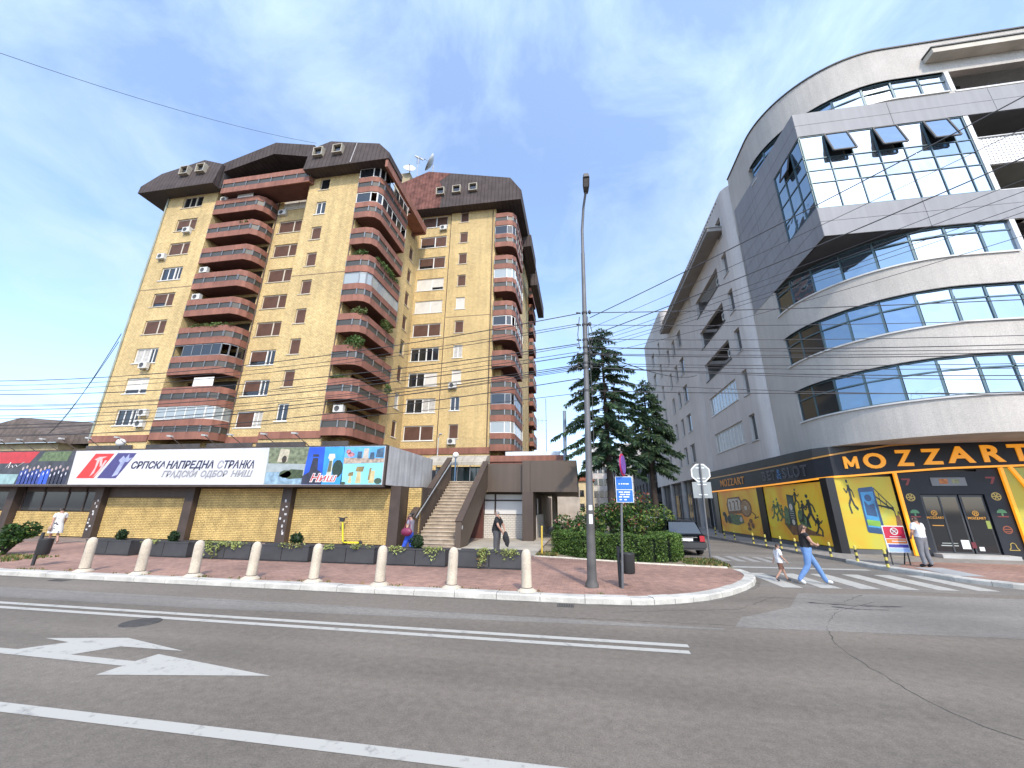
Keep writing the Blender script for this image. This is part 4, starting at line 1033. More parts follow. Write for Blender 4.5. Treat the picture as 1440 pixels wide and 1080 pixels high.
# right collage of town views
flat([[(-16.05, 2.99), (-12.9, 2.99), (-12.75, 4.86), (-16.1, 4.86)]], (0.30, 0.34, 0.34), 'photo_haze', 0.003, 0.15)
flat([[(-16.0, 4.05), (-13.75, 4.0), (-13.65, 4.86), (-16.08, 4.86)]], (0.15, 0.17, 0.10), 'photo_park', 0.0045, 0.6, sc=5)
flat([[(-15.5, 4.1), (-14.9, 4.1), (-14.85, 4.75), (-15.4, 4.8)]], (0.42, 0.38, 0.28), 'photo_stone', 0.006, 0.3, sc=6); flat([blob(-15.1, 4.25, 0.14, 0.2)], (0.04, 0.03, 0.02), 'photo_arch', 0.0075)
flat([[(-16.0, 3.0), (-13.9, 3.0), (-13.9, 3.35), (-15.2, 3.6), (-16.0, 3.6)]], (0.22, 0.33, 0.42), 'photo_river', 0.006, 0.4, sc=4)
flat([[(-15.3, 3.4), (-14.6, 3.75), (-13.9, 3.7), (-13.9, 3.3), (-14.6, 3.25)], blob(-14.9, 3.5, 0.35, 0.2)], (0.05, 0.07, 0.03), 'photo_trees', 0.0075, 0.5, sc=6)
flat([[(-13.88, 2.99), (-12.78, 2.99), (-12.85, 4.86), (-13.75, 4.86)]], (0.02, 0.08, 0.52), 'photo_sky_deep', 0.009, 0.25, sc=1)
flat([[(-13.9, 3.0), (-12.8, 3.0), (-12.9, 3.6), (-13.1, 3.7), (-13.15, 4.3), (-13.45, 4.3), (-13.55, 3.6), (-13.9, 3.4)], [(-13.5, 4.36), (-13.1, 4.36), (-13.15, 4.48), (-13.45, 4.5)]], (0.03, 0.03, 0.05), 'photo_monument', 0.0105, 0.3)
flat([[(-12.8, 2.99), (-11.68, 2.99), (-11.75, 4.86), (-12.85, 4.86)]], (0.04, 0.28, 0.68), 'photo_sky_blue', 0.009, 0.25, sc=1)
flat([[(-12.6, 3.2), (-12.3, 3.2), (-12.3, 4.2), (-12.2, 4.3), (-12.25, 4.5), (-12.55, 4.5), (-12.6, 4.3), (-12.5, 4.2)]], (0.55, 0.55, 0.42), 'photo_tower', 0.0105, 0.3); flat([blob(-12.0, 3.75, 0.3, 0.45)], (0.02, 0.04, 0.03), 'photo_dark_tree', 0.0105, 0.4, sc=6)
flat([[(-12.55, 3.6), (-12.35, 3.6), (-12.35, 4.15), (-12.5, 4.15)]], (0.12, 0.12, 0.07), 'photo_tower_shade', 0.012)
flat([[(-11.72, 4.0), (-9.55, 4.05), (-9.55, 4.84), (-11.78, 4.85)]], (0.10, 0.33, 0.62), 'photo_sky_city', 0.009, 0.3, sc=1.5)
flat([[(-11.72, 4.0), (-9.55, 4.05), (-9.55, 4.25), (-11.7, 4.3)]], (0.36, 0.28, 0.22), 'photo_square', 0.0105, 0.5, sc=6)
flat([[(-11.0, 4.25), (-10.75, 4.25), (-10.75, 4.6), (-11.0, 4.6)], [(-10.35, 4.2), (-10.05, 4.2), (-10.1, 4.55), (-10.3, 4.55)], [(-10.0, 4.3), (-9.6, 4.3), (-9.6, 4.78), (-9.95, 4.7)]], (0.05, 0.09, 0.14), 'photo_blocks', 0.012, 0.5, sc=5)
flat([[(-10.7, 4.25), (-10.4, 4.25), (-10.4, 4.75), (-10.65, 4.75)]], (0.45, 0.4, 0.34), 'photo_block_pale', 0.012, 0.2); flat([blob(-11.5, 4.6, 0.14, 0.12), blob(-11.35, 4.45, 0.2, 0.12)], (0.45, 0.18, 0.2), 'photo_flowers', 0.012, 0.5, sc=9)
flat([[(-11.75, 2.99), (-9.55, 2.99), (-9.55, 4.04), (-11.72, 3.99)]], (0.22, 0.55, 0.66), 'photo_sky_pale', 0.009, 0.15, sc=1)
flat([[(-11.35, 3.05), (-11.15, 3.05), (-11.2, 3.4), (-11.3, 3.4)], [(-10.95, 3.05), (-10.65, 3.05), (-10.7, 3.6), (-10.9, 3.6)], [(-10.25, 3.05), (-9.95, 3.05), (-9.95, 3.65), (-10.2, 3.65)]], (0.5, 0.42, 0.22), 'photo_stone_post', 0.0105, 0.2)
flat([[(-11.4, 3.4), (-11.1, 3.4), (-11.1, 3.6), (-11.35, 3.55)], [(-11.0, 3.62), (-10.6, 3.6), (-10.55, 3.85), (-10.95, 3.85)], [(-10.3, 3.2), (-10.2, 3.2), (-10.15, 3.75), (-10.0, 3.78), (-10.25, 3.78)]], (0.22, 0.16, 0.06), 'photo_stone_head', 0.012, 0.4); flat([blob(-9.75, 3.15, 0.2, 0.15), blob(-11.6, 3.05, 0.15, 0.07)], (0.05, 0.08, 0.05), 'photo_bush', 0.012, 0.4)
put_text('Ниш', 0.52, bill, (-12.75, YB - 0.0125, 3.13), (0, -1), M('print_white', (0.6, 0.6, 0.6), 0.5), shear=0.25, fit=1.5, offset=0.035, depth=0.0005)
put_text('Ниш', 0.52, bill, (-12.75, YB - 0.0145, 3.13), (0, -1), M('print_red', (0.5, 0.02, 0.02), 0.5), shear=0.25, fit=1.42, offset=0.0, depth=0.0005)
# floodlight arms on the billboard
for x in (-33.4, -31.9, -30.2, -28.8, -26.9, -24.9, -21.4, -19.2, -17.6, -15.6, -13.8):
    mb = MB(); mb.tube([(x, 18.42, 4.88), (x - 0.6, 17.85, 5.5)], 0.022, 6); o = mb.build('floodlight_arm', brown_d, bill)
    m2 = MB(); m2.beam((x - 0.75, 17.85, 5.54), (x - 0.42, 17.8, 5.5), 0.14, 0.08); m2.build('lamp_head', M('lamp_grey', (0.4, 0.4, 0.38), 0.5), o)

# stairs
stairs = thing('outdoor_staircase', 'concrete staircase between dark brown parapets climbing from the pavement to the terrace', 'staircase', (-7, 19.5, 0.12))
step_m = M('stained_concrete', (0.40, 0.33, 0.25), 0.9, var=0.3, scale=1.6, fine=0.2, fscale=14, bump=0.3, bscale=20)
riser_m = M('riser_concrete', (0.29, 0.23, 0.17), 0.9, var=0.3, scale=2.5)
N_ = 20; rise = (3.5 - 0.12) / N_; tread = 0.26
for i in range(N_):
    y = 19.45 + i * tread; z = 0.12 + i * rise
    mb = MB(); mb.box(-8.12, -6.02, y + 0.02, y + tread + 0.04, z, z + rise - 0.045, 1); mb.box(-8.12, -6.02, y - 0.02, y + tread + 0.02, z + rise - 0.044, z + rise, 0)
    mb.build('step', [step_m, riser_m], stairs)
def parapet(x0, x1, y0, yend, zoff, low):
    sl = 0.645; zt = lambda y: 1.27 + zoff + sl * (y - 19.2)
    mb = MB(); pr = [(y0, 0.12), (y0, zt(y0)), (yend, zt(yend)), (yend, zt(yend) - low), (y0 + 1.2, 0.12)]
    v = [(x0, y, z) for y, z in pr] + [(x1, y, z) for y, z in pr]; n = 5
    mb.add(v, [tuple(range(n)), tuple(range(2 * n - 1, n - 1, -1))] + [(i, n + i, n + (i + 1) % n, (i + 1) % n) for i in range(n)])
    mb.build('parapet', brown_l, stairs)
    m2 = MB(); m2.beam(((x0 + x1) / 2, y0, zt(y0) + 0.03), ((x0 + x1) / 2, yend, zt(yend) + 0.03), abs(x1 - x0) + 0.08, 0.06); m2.build('coping', brown, stairs)
parapet(-5.98, -5.7, 19.2, 24.5, 0.0, 1.75); parapet(-8.42, -8.16, 19.2, 24.7, 0.15, 1.7)
mb = MB(); mb.tube([(-8.05, 19.3, 1.45), (-8.05, 24.3, 4.67)], 0.035, 8); mb.build('handrail', M('bare_metal_rail', (0.5, 0.5, 0.48), 0.35, metal=0.7), stairs)
mb = MB(); mb.box(-5.69, -5.685, 19.3, 19.42, 0.95, 1.12); mb.build('notice', M('sticker_paper', (0.5, 0.5, 0.5)), stairs)
# terrace canopy over the stair head
can = thing('entrance_canopy', 'faded beige curved awning over dark glass at the head of the stairs', 'canopy', (-8.1, 26, 3.5))
mb = MB(); prof = []
for i in range(8):
    a = math.pi / 2 * i / 7; prof.append((26.9 - 1.35 * math.sin(a), 4.6 + 0.75 * math.cos(a)))
v = []; nseg = 5
xs = [-10.2 + i * (4.1 / nseg) for i in range(nseg + 1)]
for i in range(nseg):
    for (ya, za), (yb, zb) in zip(prof[:-1], prof[1:]): mb.quad((xs[i], ya, za), (xs[i + 1] - 0.02, ya, za), (xs[i + 1] - 0.02, yb, zb), (xs[i], yb, zb), 0)
mb.poly([(-6.12, y, z) for y, z in prof] + [(-6.12, 26.9, 4.6)], 0)
o = mb.build('awning', M('awning_beige', (0.36, 0.32, 0.26), 0.8, var=0.2, streak=0.2), can)
o.modifiers.new('t', 'SOLIDIFY').thickness = 0.03
mb = MB(); mb.box(-9.9, -6.15, 26.55, 26.6, 3.5, 4.6); mb.build('shop_glass', glass_mat('green_glass', (0.03, 0.05, 0.05), 0.1, 0.0, 0.7), can)
mb = MB()
for x in (-9.0, -8.1, -7.2, -6.3): mb.tube([(x, 25.75, 3.5), (x, 25.75, 4.6)], 0.03, 6)
split(mb.build('post', metal_g, can))
def globe(x, y, z0, z1, r, label, pm):
    t = thing('globe_lamp', label, 'lamp', (x, y, z0), 0, 'white globe lamps on the terrace')
    mb = MB(); mb.tube([(x, y, z0), (x, y, z1 - r * 0.9)], 0.045, 8); mb.build('post', pm, t)
    m2 = MB(); m2.ellipsoid((x, y, z1), (r, r, r), 16, 10); m2.build('globe', M('opal_globe', (0.72, 0.71, 0.68), 0.3, var=0.05), t)
globe(-7.98, 24.95, 3.5, 5.2, 0.2, 'white globe lamp on a blue post at the top of the stairs', M('blue_paint', (0.08, 0.16, 0.28), 0.5))
globe(-31.0, 22.0, 3.4, 5.95, 0.27, 'white globe lamp behind the left end of the billboard', brown_d)
mb = MB(); c = (-9.75, 26.3, 3.5); mb.tube([c, (-9.75, 26.3, 6.6)], 0.035, 6); mb.tube([(-9.75, 26.3, 6.6), (-9.6, 26.1, 6.85), (-9.45, 25.9, 6.8)], 0.03, 6); mb.ellipsoid((-9.45, 25.85, 6.78), (0.12, 0.12, 0.06))
mb.build_at('terrace_lamp', M('pale_grey_paint', (0.4, 0.4, 0.4), 0.5), c, 'thin grey lamp post behind the weathered side panel of the billboard', 'lamp')

# covered entrance to the right of the stairs
ent = thing('entrance_block', 'brown flat roofed entrance block with white tiled wall right of the stairs', 'building', (-3, 24.5, 0.12))
for a, b, y in ((-5.68, -3.47, 24.43),):
    mb = MB(); mb.box(a, b, y, y + 0.3, 2.86, 4.56); mb.build('fascia_panel', brown_l, ent)
for a, b in ((-3.45, -2.98), (-2.965, -0.16)):
    mb = MB(); mb.box(a, b, 24.1, 24.3, 2.86, 4.7); mb.build('fascia_panel', brown_l, ent)
mb = MB(); mb.box(-0.36, -0.16, 24.31, 38, 2.86, 4.7); mb.build('fascia_panel', brown_l, ent)
mb = MB(); mb.box(-5.7, -0.2, 24.72, 38, 2.9, 3.3); mb.box(-3.4, -0.38, 24.31, 24.71, 2.9, 3.0); mb.build('roof_slab', brown_d, ent)
mb = MB(); mb.box(-6.3, -0.75, 27.4, 27.6, 3.5, 5.42); mb.box(-6.3, -0.75, 27.3, 27.39, 5.0, 5.42); mb.build('parapet', red, ent)
mb = MB(); mb.box(-5.2, -1.3, 27.8, 28.0, 5.2, 5.75); mb.build('roof_light', M('pale_blue_sheet', (0.6, 0.64, 0.68), 0.5), ent)
tile = M('white_tile', (0.58, 0.55, 0.50), 0.5, var=0.1, fine=0.08); grout = M('grout', (0.30, 0.25, 0.2), 0.9)
bricks(-6.07, -3.44, 25.43, 0.13, 1.5, ent, 0.24, 0.105, tile, grout)
mb = MB()
for a, b, c, d in ((-6.05, -5.42, 1.55, 2.33), (-5.32, -3.5, 1.55, 2.33), (-6.05, -5.42, 2.42, 2.74), (-5.32, -3.5, 2.42, 2.74)): mb.box(a, b, 25.48, 25.52, c, d)
split(mb.build('white_pane', M('white_film', (0.66, 0.66, 0.65), 0.35, var=0.05), ent))
mb = MB(); mb.box(-6.1, -3.42, 25.44, 25.56, 1.5, 1.55); mb.box(-6.1, -3.42, 25.44, 25.56, 2.33, 2.42); mb.box(-6.1, -3.42, 25.44, 25.56, 2.74, 2.9); mb.box(-5.42, -5.32, 25.44, 25.56, 1.55, 2.74); mb.build('window_frame', brown, ent)
mb = MB(); mb.box(-3.42, -2.78, 23.9, 25.5, 0.12, 2.86); mb.build('pillar', brown, ent)
mb = MB(); mb.box(-6.9, -6.08, 25.2, 25.6, 0.12, 2.9); mb.build('door', M('red_brown_door', (0.10, 0.038, 0.03), 0.5), ent)
mb = MB(); mb.box(-7.9, -6.92, 25.3, 25.6, 0.12, 2.9); mb.box(-8.1, -3.4, 25.62, 26.9, 0.12, 2.9); split(mb.build('wall', brown_d, ent))
mb = MB(); mb.box(-2.95, -2.76, 25.52, 30.4, 0.12, 1.5); mb.build('side_wall', tile, ent)
mb = MB(); mb.box(-3.3, -3.0, 25.55, 42, 0.12, 2.86); mb.build('passage_wall', brown_d, ent)
mb = MB(); mb.box(-2.2, -1.95, 31.5, 31.9, 0.12, 2.86); mb.box(-2.9, -2.6, 30.6, 31.0, 0.12, 2.86); mb.box(-2.3, -2.05, 36, 36.4, 0.12, 2.86); split(mb.build('pillar', M('passage_pillar', (0.22, 0.18, 0.14), 0.8), ent))
mb = MB(); mb.box(-2.74, -2.7, 25.7, 26.2, 1.55, 2.5); mb.build('notice_case', M('notice_grey', (0.33, 0.32, 0.3), 0.4, var=0.3, scale=5), ent)
mb = MB(); mb.box(-3.5, -0.1, 44, 44.3, 0.1, 4.0); mb.build_at('far_wall', M('pale_wall', (0.42, 0.37, 0.32), 0.9), (-2, 44, 0.1), 'pale rendered wall glimpsed at the far end of the dark passage', 'wall')

# house with a hipped sheet roof far to the left
house = thing('hipped_roof_house', 'low house with a weathered brown hipped roof beyond the left end of the billboard', 'house', (-82, 48, 0))
hr = ribbed_mat('weathered_brown_sheet', (0.11, 0.085, 0.07), 0.9, dark=0.6, rough=0.7, var=0.3)
mb = MB(); mb.box(-100, -74.6, 45.2, 60, 0, 10.3); mb.box(-74.6, -66, 47, 60, 0, 9.6); mb.build('wall', M('house_wall', (0.3, 0.24, 0.14), 0.9), house)
mb = MB(); mb.add([(-101, 44.4, 10.2), (-74.2, 44.4, 10.2), (-78, 52, 14.6), (-84.3, 45.5, 14.3), (-101, 52, 14.8), (-74.2, 60, 10.2)], [(0, 1, 3), (1, 2, 3), (0, 3, 4), (3, 2, 4), (1, 5, 2)]); mb.build('roof', hr, house)
mb = MB(); mb.add([(-76, 46.2, 11.9), (-64, 46.2, 10.6), (-64, 46.2, 10.2), (-76, 46.2, 10.2), (-76, 60, 13), (-64, 60, 11.6)], [(0, 1, 2, 3), (0, 4, 5, 1)]); mb.build('lean_to_roof', hr, house)
mb = MB()
for _ in range(16): leaf_quads(mb, (random.uniform(-36, -29), 25.5, random.uniform(4.6, 5.4)), (0.8, 0.5, 0.5), 45, 0.16, 0)
mb.build_at('terrace_shrubs', [gr[0]], (-32, 25.5, 3.4), 'dark shrubs growing behind the left end of the billboard', 'shrub')
mb = MB()
for i in range(14):
    x = random.uniform(-19.5, -16.8); c = Vector((x, 26.3, 3.45)); e = c + Vector((random.uniform(-.8, .8), random.uniform(-.4, .2), random.uniform(1.4, 2.6))); mb.tube([c, (c + e) / 2 + Vector((.1, 0, 0.1)), e], 0.02, 4, 1); leaf_quads(mb, e, (0.3, 0.3, 0.3), 12, 0.12, 0)
mb.build_at('dry_shrub', [gr[1], M('twig', (0.18, 0.11, 0.07), 0.9)], (-18, 26.3, 3.4), 'bare twiggy shrub on the terrace below the corner balconies', 'shrub')
# ---------------------------------------------------------------- curved white office building on the corner
plaster = M('grey_white_render', (0.45, 0.42, 0.38), 0.9, var=0.08, scale=0.5, fine=0.14, fscale=26, bump=0.5, bscale=55, streak=0.06)
cladding = M('grey_cladding', (0.25, 0.25, 0.26), 0.6, var=0.06, scale=0.6, spec=0.3, streak=0.08)
clad_side = cladding
trim_d = M('dark_trim', (0.045, 0.045, 0.045), 0.6, var=0.15)
trim_w = M('pale_trim', (0.55, 0.54, 0.52), 0.5, var=0.1)
mirror = glass_mat('mirror_glass', (0.50, 0.56, 0.62), 0.02, 0.10, 1.0, 0.92)
mirror_b = glass_mat('blue_mirror_glass', (0.22, 0.30, 0.38), 0.03, 0.10, 1.0, 0.85)
smoke = glass_mat('smoked_glass', (0.035, 0.035, 0.035), 0.08, 0.02, 0.5)
MIR = [mirror] + [glass_mat('mirror_glass_%d' % i, c, 0.03, 0.13, 1.0, mt) for i, (c, mt) in enumerate((((0.42, 0.48, 0.54), 0.9), ((0.34, 0.41, 0.47), 0.88), ((0.56, 0.60, 0.64), 0.94)))]
mull_m = M('teal_mullion', (0.08, 0.13, 0.15), 0.4, var=0.1, metal=0.3)
office = thing('curved_office_building', 'grey white corner office with curved ribbon windows and a projecting glazed box', 'building', (17, 23, 0))
AX, AY, RAD = 16.92, 22.87, 5.0
def curve(off=0.0, y_far=26.0, x_far=34.0, n=24, start=None, end=None):
    """plan line of the facade; off moves it inwards"""
    r = RAD - off; P = [(AX - r, y_far)]
    for i in range(n + 1):
        a = math.pi + math.pi / 2 * i / n
        P.append((AX + r * math.cos(a), AY + r * math.sin(a)))
    P.append((x_far, AY - r))
    return P
def subpath(P, s0, s1):
    out = []; s = 0
    for i in range(len(P) - 1):
        a, b = Vector(P[i]), Vector(P[i + 1]); l = (b - a).length
        if s + l > s0 and s < s1:
            t0 = max(0, (s0 - s) / l); t1 = min(1, (s1 - s) / l)
            if not out: out.append(tuple(a + (b - a) * t0))
            out.append(tuple(a + (b - a) * t1))
        s += l
    return out
C0 = curve()
wl2 = MB()
for a, b in ((4.95, 6.5), (8.17, 9.66), (11.30, 12.82), (14.41, 16.0), (23.5, 25.7)):
    wl2.strip(C0, a, b, 0.35, 0)
S_arc = 26.0 - 22.87
s_left = 26.0 - 23.05                                   # ribbons start just before the bend
arc_len = RAD * math.pi / 2
for a, b in ((6.5, 8.17), (9.66, 11.30), (12.82, 14.41), (22.2, 23.5)):
    wl2.strip(subpath(C0, 0, s_left), a, b, 0.35, 0)
wl2.strip(curve(), 20.6, 22.2, 0.35, 0)
wl2.poly([(x, y, 25.6) for x, y in C0] + [(34, 26, 25.6)], 0)
wl2.poly([(x, y, 4.96) for x, y in C0] + [(34, 26, 4.96)], 1)
wl2.quad((11.92, 25.99, 4.95), (20, 25.99, 4.95), (20, 25.99, 25.7), (11.92, 25.99, 25.7), 0)
wall_o = wl2.build('wall', [plaster, M('white_soffit', (0.42, 0.40, 0.38), 0.8)], office)
mb = MB(); mb.strip(curve(-0.06), 25.7, 25.78, 0.5, 0); mb.build('roof_edge', trim_d, office)
# ribbons: each pane a piece; frame of mullions
def ribbon(z0, z1, s0, s1, pitch, trans, opts, office=office, sill=True):
    P = curve(0.12); total = s1 - s0; n = round(total / pitch)
    fr = MB(); Pi = curve(0.08)
    ring = subpath(Pi, s0, s1)
    fr.strip(ring, z0, z0 + 0.06, 0.1); fr.strip(ring, z1 - 0.06, z1, 0.1)
    if trans: fr.strip(ring, trans - 0.03, trans + 0.03, 0.1)
    for i in range(n + 1):
        q = subpath(Pi, max(s0, s0 + total * i / n - 0.04), min(s1, s0 + total * i / n + 0.04))
        fr.strip(q, z0 + 0.06, z1 - 0.06, 0.12)
    o = fr.build('ribbon_window', mull_m, office)
    if sill:
        m2 = MB(); m2.strip(subpath(curve(-0.07), s0 - 0.1, s1), z0 - 0.07, z0, 0.3); m2.build('sill', trim_w, o)
        m3 = MB(); m3.strip(subpath(curve(-0.02), s0 - 0.05, s1), z1, z1 + 0.035, 0.2); m3.build('head_trim', trim_d, o)
    for i in range(n):
        q = subpath(P, s0 + total * i / n + 0.03, s0 + total * (i + 1) / n - 0.03); a, b = q[0], q[-1]
        for (za, zb) in ([(z0 + 0.06, trans - 0.03), (trans + 0.03, z1 - 0.06)] if trans else [(z0 + 0.06, z1 - 0.06)]):
            m4 = MB(); t = random.uniform(-0.012, 0.012)
            m4.quad((a[0], a[1], za), (b[0], b[1], za), (b[0] + t, b[1] + t, zb), (a[0] + t, a[1] + t, zb))
            mm_ = opts(i); m4.build('pane', random.choice(MIR) if mm_ is mirror else mm_, o)
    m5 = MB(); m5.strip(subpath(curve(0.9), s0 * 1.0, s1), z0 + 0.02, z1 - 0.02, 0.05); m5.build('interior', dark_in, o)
    return o
TOTAL = S_arc + arc_len + (34 - AX)
def pane_opt(first, dark=()):
    def f(i):
        if i < first: return smoke
        if i in dark: return mirror_b
        return mirror
    return f
ribbon(6.5, 8.17, s_left, TOTAL - 1, 1.22, 7.62, lambda i: smoke if i in (0, 1, 8, 9, 10) else (mirror_b if i in (2, 3) else mirror))
ribbon(9.66, 11.30, s_left, TOTAL - 1, 1.22, 10.75, lambda i: smoke if i < 2 else (mirror_b if i in (2, 3, 4, 9, 10) else mirror))
s_end1 = S_arc + arc_len + (19.25 - AX)
ribbon(12.82, 14.38, s_left, s_end1, 1.22, 13.95, lambda i: smoke if i < 1 else (mirror_b if i in (1, 2, 3, 4) else mirror))
ribbon(22.2, 23.5, s_left + 0.3, s_end1, 1.22, 23.0, lambda i: mirror_b if i in (0, 1, 2, 3) else mirror)
mb = MB(); 
for z0, z1 in ((12.82, 14.41), (22.2, 23.5), (16.0, 20.5)): mb.box(19.25, 19.45, 17.86, 18.3, z0, z1)
split(mb.build('end_post', M('white_frame_post', (0.62, 0.63, 0.63), 0.5), office))
# loggias at the right end of the upper floors
mb = MB(); log_w = M('loggia_wall', (0.33, 0.31, 0.27), 0.9, var=0.15)
for z0, z1 in ((12.82, 14.41), (16.0, 17.45), (19.05, 20.5), (22.2, 23.5)):
    mb.box(19.45, 34, 20.6, 20.8, z0 - 1.0, z1 + 0.1); mb.box(19.45, 34, 18.2, 20.6, z0 - 1.05, z0 - 0.95); mb.box(19.45, 19.5, 18.3, 20.6, z0, z1)
split(mb.build('loggia_wall', log_w, office))
mb = MB(); mb.box(19.47, 34, 17.9, 18.0, 17.5, 19.05); 
perf = new_mat('perforated_panel')
def perforated():
    m, nt, b = perf; N, L = nt.nodes, nt.links
    tc = N.new('ShaderNodeTexCoord'); v = N.new('ShaderNodeVectorMath'); v.operation = 'SCALE'; v.inputs['Scale'].default_value = 6.5; L.new(tc.outputs['UV'], v.inputs[0])
    f = N.new('ShaderNodeVectorMath'); f.operation = 'FRACTION'; L.new(v.outputs[0], f.inputs[0])
    s = N.new('ShaderNodeVectorMath'); s.operation = 'SUBTRACT'; s.inputs[1].default_value = (0.5, 0.5, 0); L.new(f.outputs[0], s.inputs[0])
    sp = N.new('ShaderNodeSeparateXYZ'); L.new(s.outputs[0], sp.inputs[0]); cb = N.new('ShaderNodeCombineXYZ'); L.new(sp.outputs[0], cb.inputs[0]); L.new(sp.outputs[1], cb.inputs[1])
    l = N.new('ShaderNodeVectorMath'); l.operation = 'LENGTH'; L.new(cb.outputs[0], l.inputs[0])
    lt = N.new('ShaderNodeMath'); lt.operation = 'LESS_THAN'; lt.inputs[1].default_value = 0.24; L.new(l.outputs['Value'], lt.inputs[0])
    mx = N.new('ShaderNodeMixRGB'); mx.inputs[1].default_value = (0.66, 0.66, 0.65, 1); mx.inputs[2].default_value = (0.12, 0.12, 0.12, 1); L.new(lt.outputs[0], mx.inputs[0]); L.new(mx.outputs[0], b.inputs['Base Color'])
    b.inputs['Roughness'].default_value = 0.5
    return m
perf = perforated()
bpy_perf = mb.build('perforated_parapet', perf, office)
mb = MB(); mb.box(19.4, 34, 17.84, 18.05, 19.051, 19.1); mb.box(19.4, 34, 17.84, 18.2, 15.95, 16.0); mb.box(19.4, 34, 17.84, 18.2, 22.1, 22.2)
for x in (21.2, 23.2, 25.2): mb.box(x, x + 0.04, 17.88, 17.899, 17.5, 19.05)
split(mb.build('loggia_rail', trim_w, office))
mb = MB(); mb.box(18.6, 34, 17.3, 17.86, 24.25, 24.55); o = mb.build('roof_ledge', M('ledge_cream', (0.5, 0.46, 0.39), 0.8), office)
m2 = MB(); m2.box(18.55, 34, 17.25, 17.87, 24.56, 24.63); m2.build('ledge_flashing', trim_d, o)

# projecting metal box
BX, BY = 11.9, 17.85
zt_ = lambda y: 22.05 + max(0, (y - BY)) * 0.09
box = MB()
box.box(BX + 0.05, 34, BY + 0.05, BY + 1.6, 14.42, 16.0); box.box(BX + 0.05, 34, BY + 0.05, BY + 1.6, 20.5, 22.0)
box.box(BX + 0.05, BX + 0.5, BY + 2.8, 25.85, 14.42, 22.05); box.box(BX + 0.05, BX + 0.5, BY + 0.05, BY + 2.8, 14.42, 16.05); box.box(BX + 0.05, BX + 0.5, BY + 0.05, BY + 2.8, 20.5, 22.0)
box.box(BX + 0.1, 20, BY + 0.1, 25.8, 14.41, 14.45); box.box(BX + 0.6, 19, BY + 1.2, BY + 1.3, 16, 20.5)
core = box.build('metal_box', M('box_core', (0.06, 0.06, 0.065), 0.7), office)
def panel(pts, m=None):
    """cladding sheet 4 cm thick from four world points, outer face given"""
    a, b, c, d = [Vector(p) for p in pts]; n = (b - a).cross(d - a).normalized() * -0.04
    mb = MB(); v = [a, b, c, d, a + n, b + n, c + n, d + n]
    mb.add(v, [(0, 1, 2, 3), (7, 6, 5, 4), (0, 4, 5, 1), (1, 5, 6, 2), (2, 6, 7, 3), (3, 7, 4, 0)]); mb.build('cladding_panel', cladding, core)
G = 0.02
def front_row(z0, z1, xs):
    for a, b in zip(xs[:-1], xs[1:]): panel([(a + G / 2, BY, z0 + G / 2), (b - G / 2, BY, z0 + G / 2), (b - G / 2, BY, z1 - G / 2), (a + G / 2, BY, z1 - G / 2)])
xs = [11.9, 16.3, 20.7, 25.1, 29.5, 33.9]
front_row(14.4, 15.22, xs); front_row(15.22, 16.0, xs); front_row(20.52, 21.25, xs); front_row(21.25, 22.05, xs)
def side_panel(y0, y1, z0, z1, slope=False):
    """outer face towards -X"""
    zt0 = zt_(y0) if slope else z1; zt1 = zt_(y1) if slope else z1
    panel([(BX, y1 - G / 2, z0 + G / 2), (BX, y0 + G / 2, z0 + G / 2), (BX, y0 + G / 2, zt0 - G / 2), (BX, y1 - G / 2, zt1 - G / 2)])
ys = [BY, 20.6, 23.2, 25.85]
for j, (z0, z1) in enumerate(((14.4, 15.22), (15.22, 16.05))): 
    for a, b in zip(ys[:-1], ys[1:]): side_panel(a, b, z0, z1)
zz = [16.05, 16.9, 17.8, 18.7, 19.6, 20.45]
for z0, z1 in zip(zz[:-1], zz[1:]):
    for a, b in zip(ys[1:-1], ys[2:]): side_panel(a, b, z0, z1)
for a, b in zip(ys[:-1], ys[1:]): side_panel(a, b, 20.45, 21.25); side_panel(a, b, 21.25, 22, True)
# box glazing
gl = MB(); cols = [12.0, 13.1, 14.2, 15.3, 16.4, 17.5, 18.6, 19.2]; rows = [16.03, 17.55, 18.3, 19.05, 20.5]
for x in cols: gl.box(x - 0.022, x + 0.022, BY + 0.03, BY + 0.12, 16.0, 20.5)
for z in rows: gl.box(11.95, 19.25, BY + 0.035, BY + 0.115, z - 0.022, z + 0.022)
gw = gl.build('box_glazing', mull_m, core)
def tilt_quad(p0, p1, z0, z1, out, ang):
    """awning sash hinged at the top edge: returns lower corners pushed out"""
    h = z1 - z0; dy = math.sin(ang) * h; dz = math.cos(ang) * h
    return [(p0[0] + out[0] * dy, p0[1] + out[1] * dy, z1 - dz), (p1[0] + out[0] * dy, p1[1] + out[1] * dy, z1 - dz), (p1[0], p1[1], z1), (p0[0], p0[1], z1)]
def sash(q, m, out):
    mb = MB(); mb.quad(*q); o = mb.build('open_sash', m, core)
    f = MB()
    for a, b in ((0, 1), (1, 2), (2, 3), (3, 0)): f.beam(q[a], q[b], 0.07, 0.06)
    f.build('sash_frame', trim_d, core)
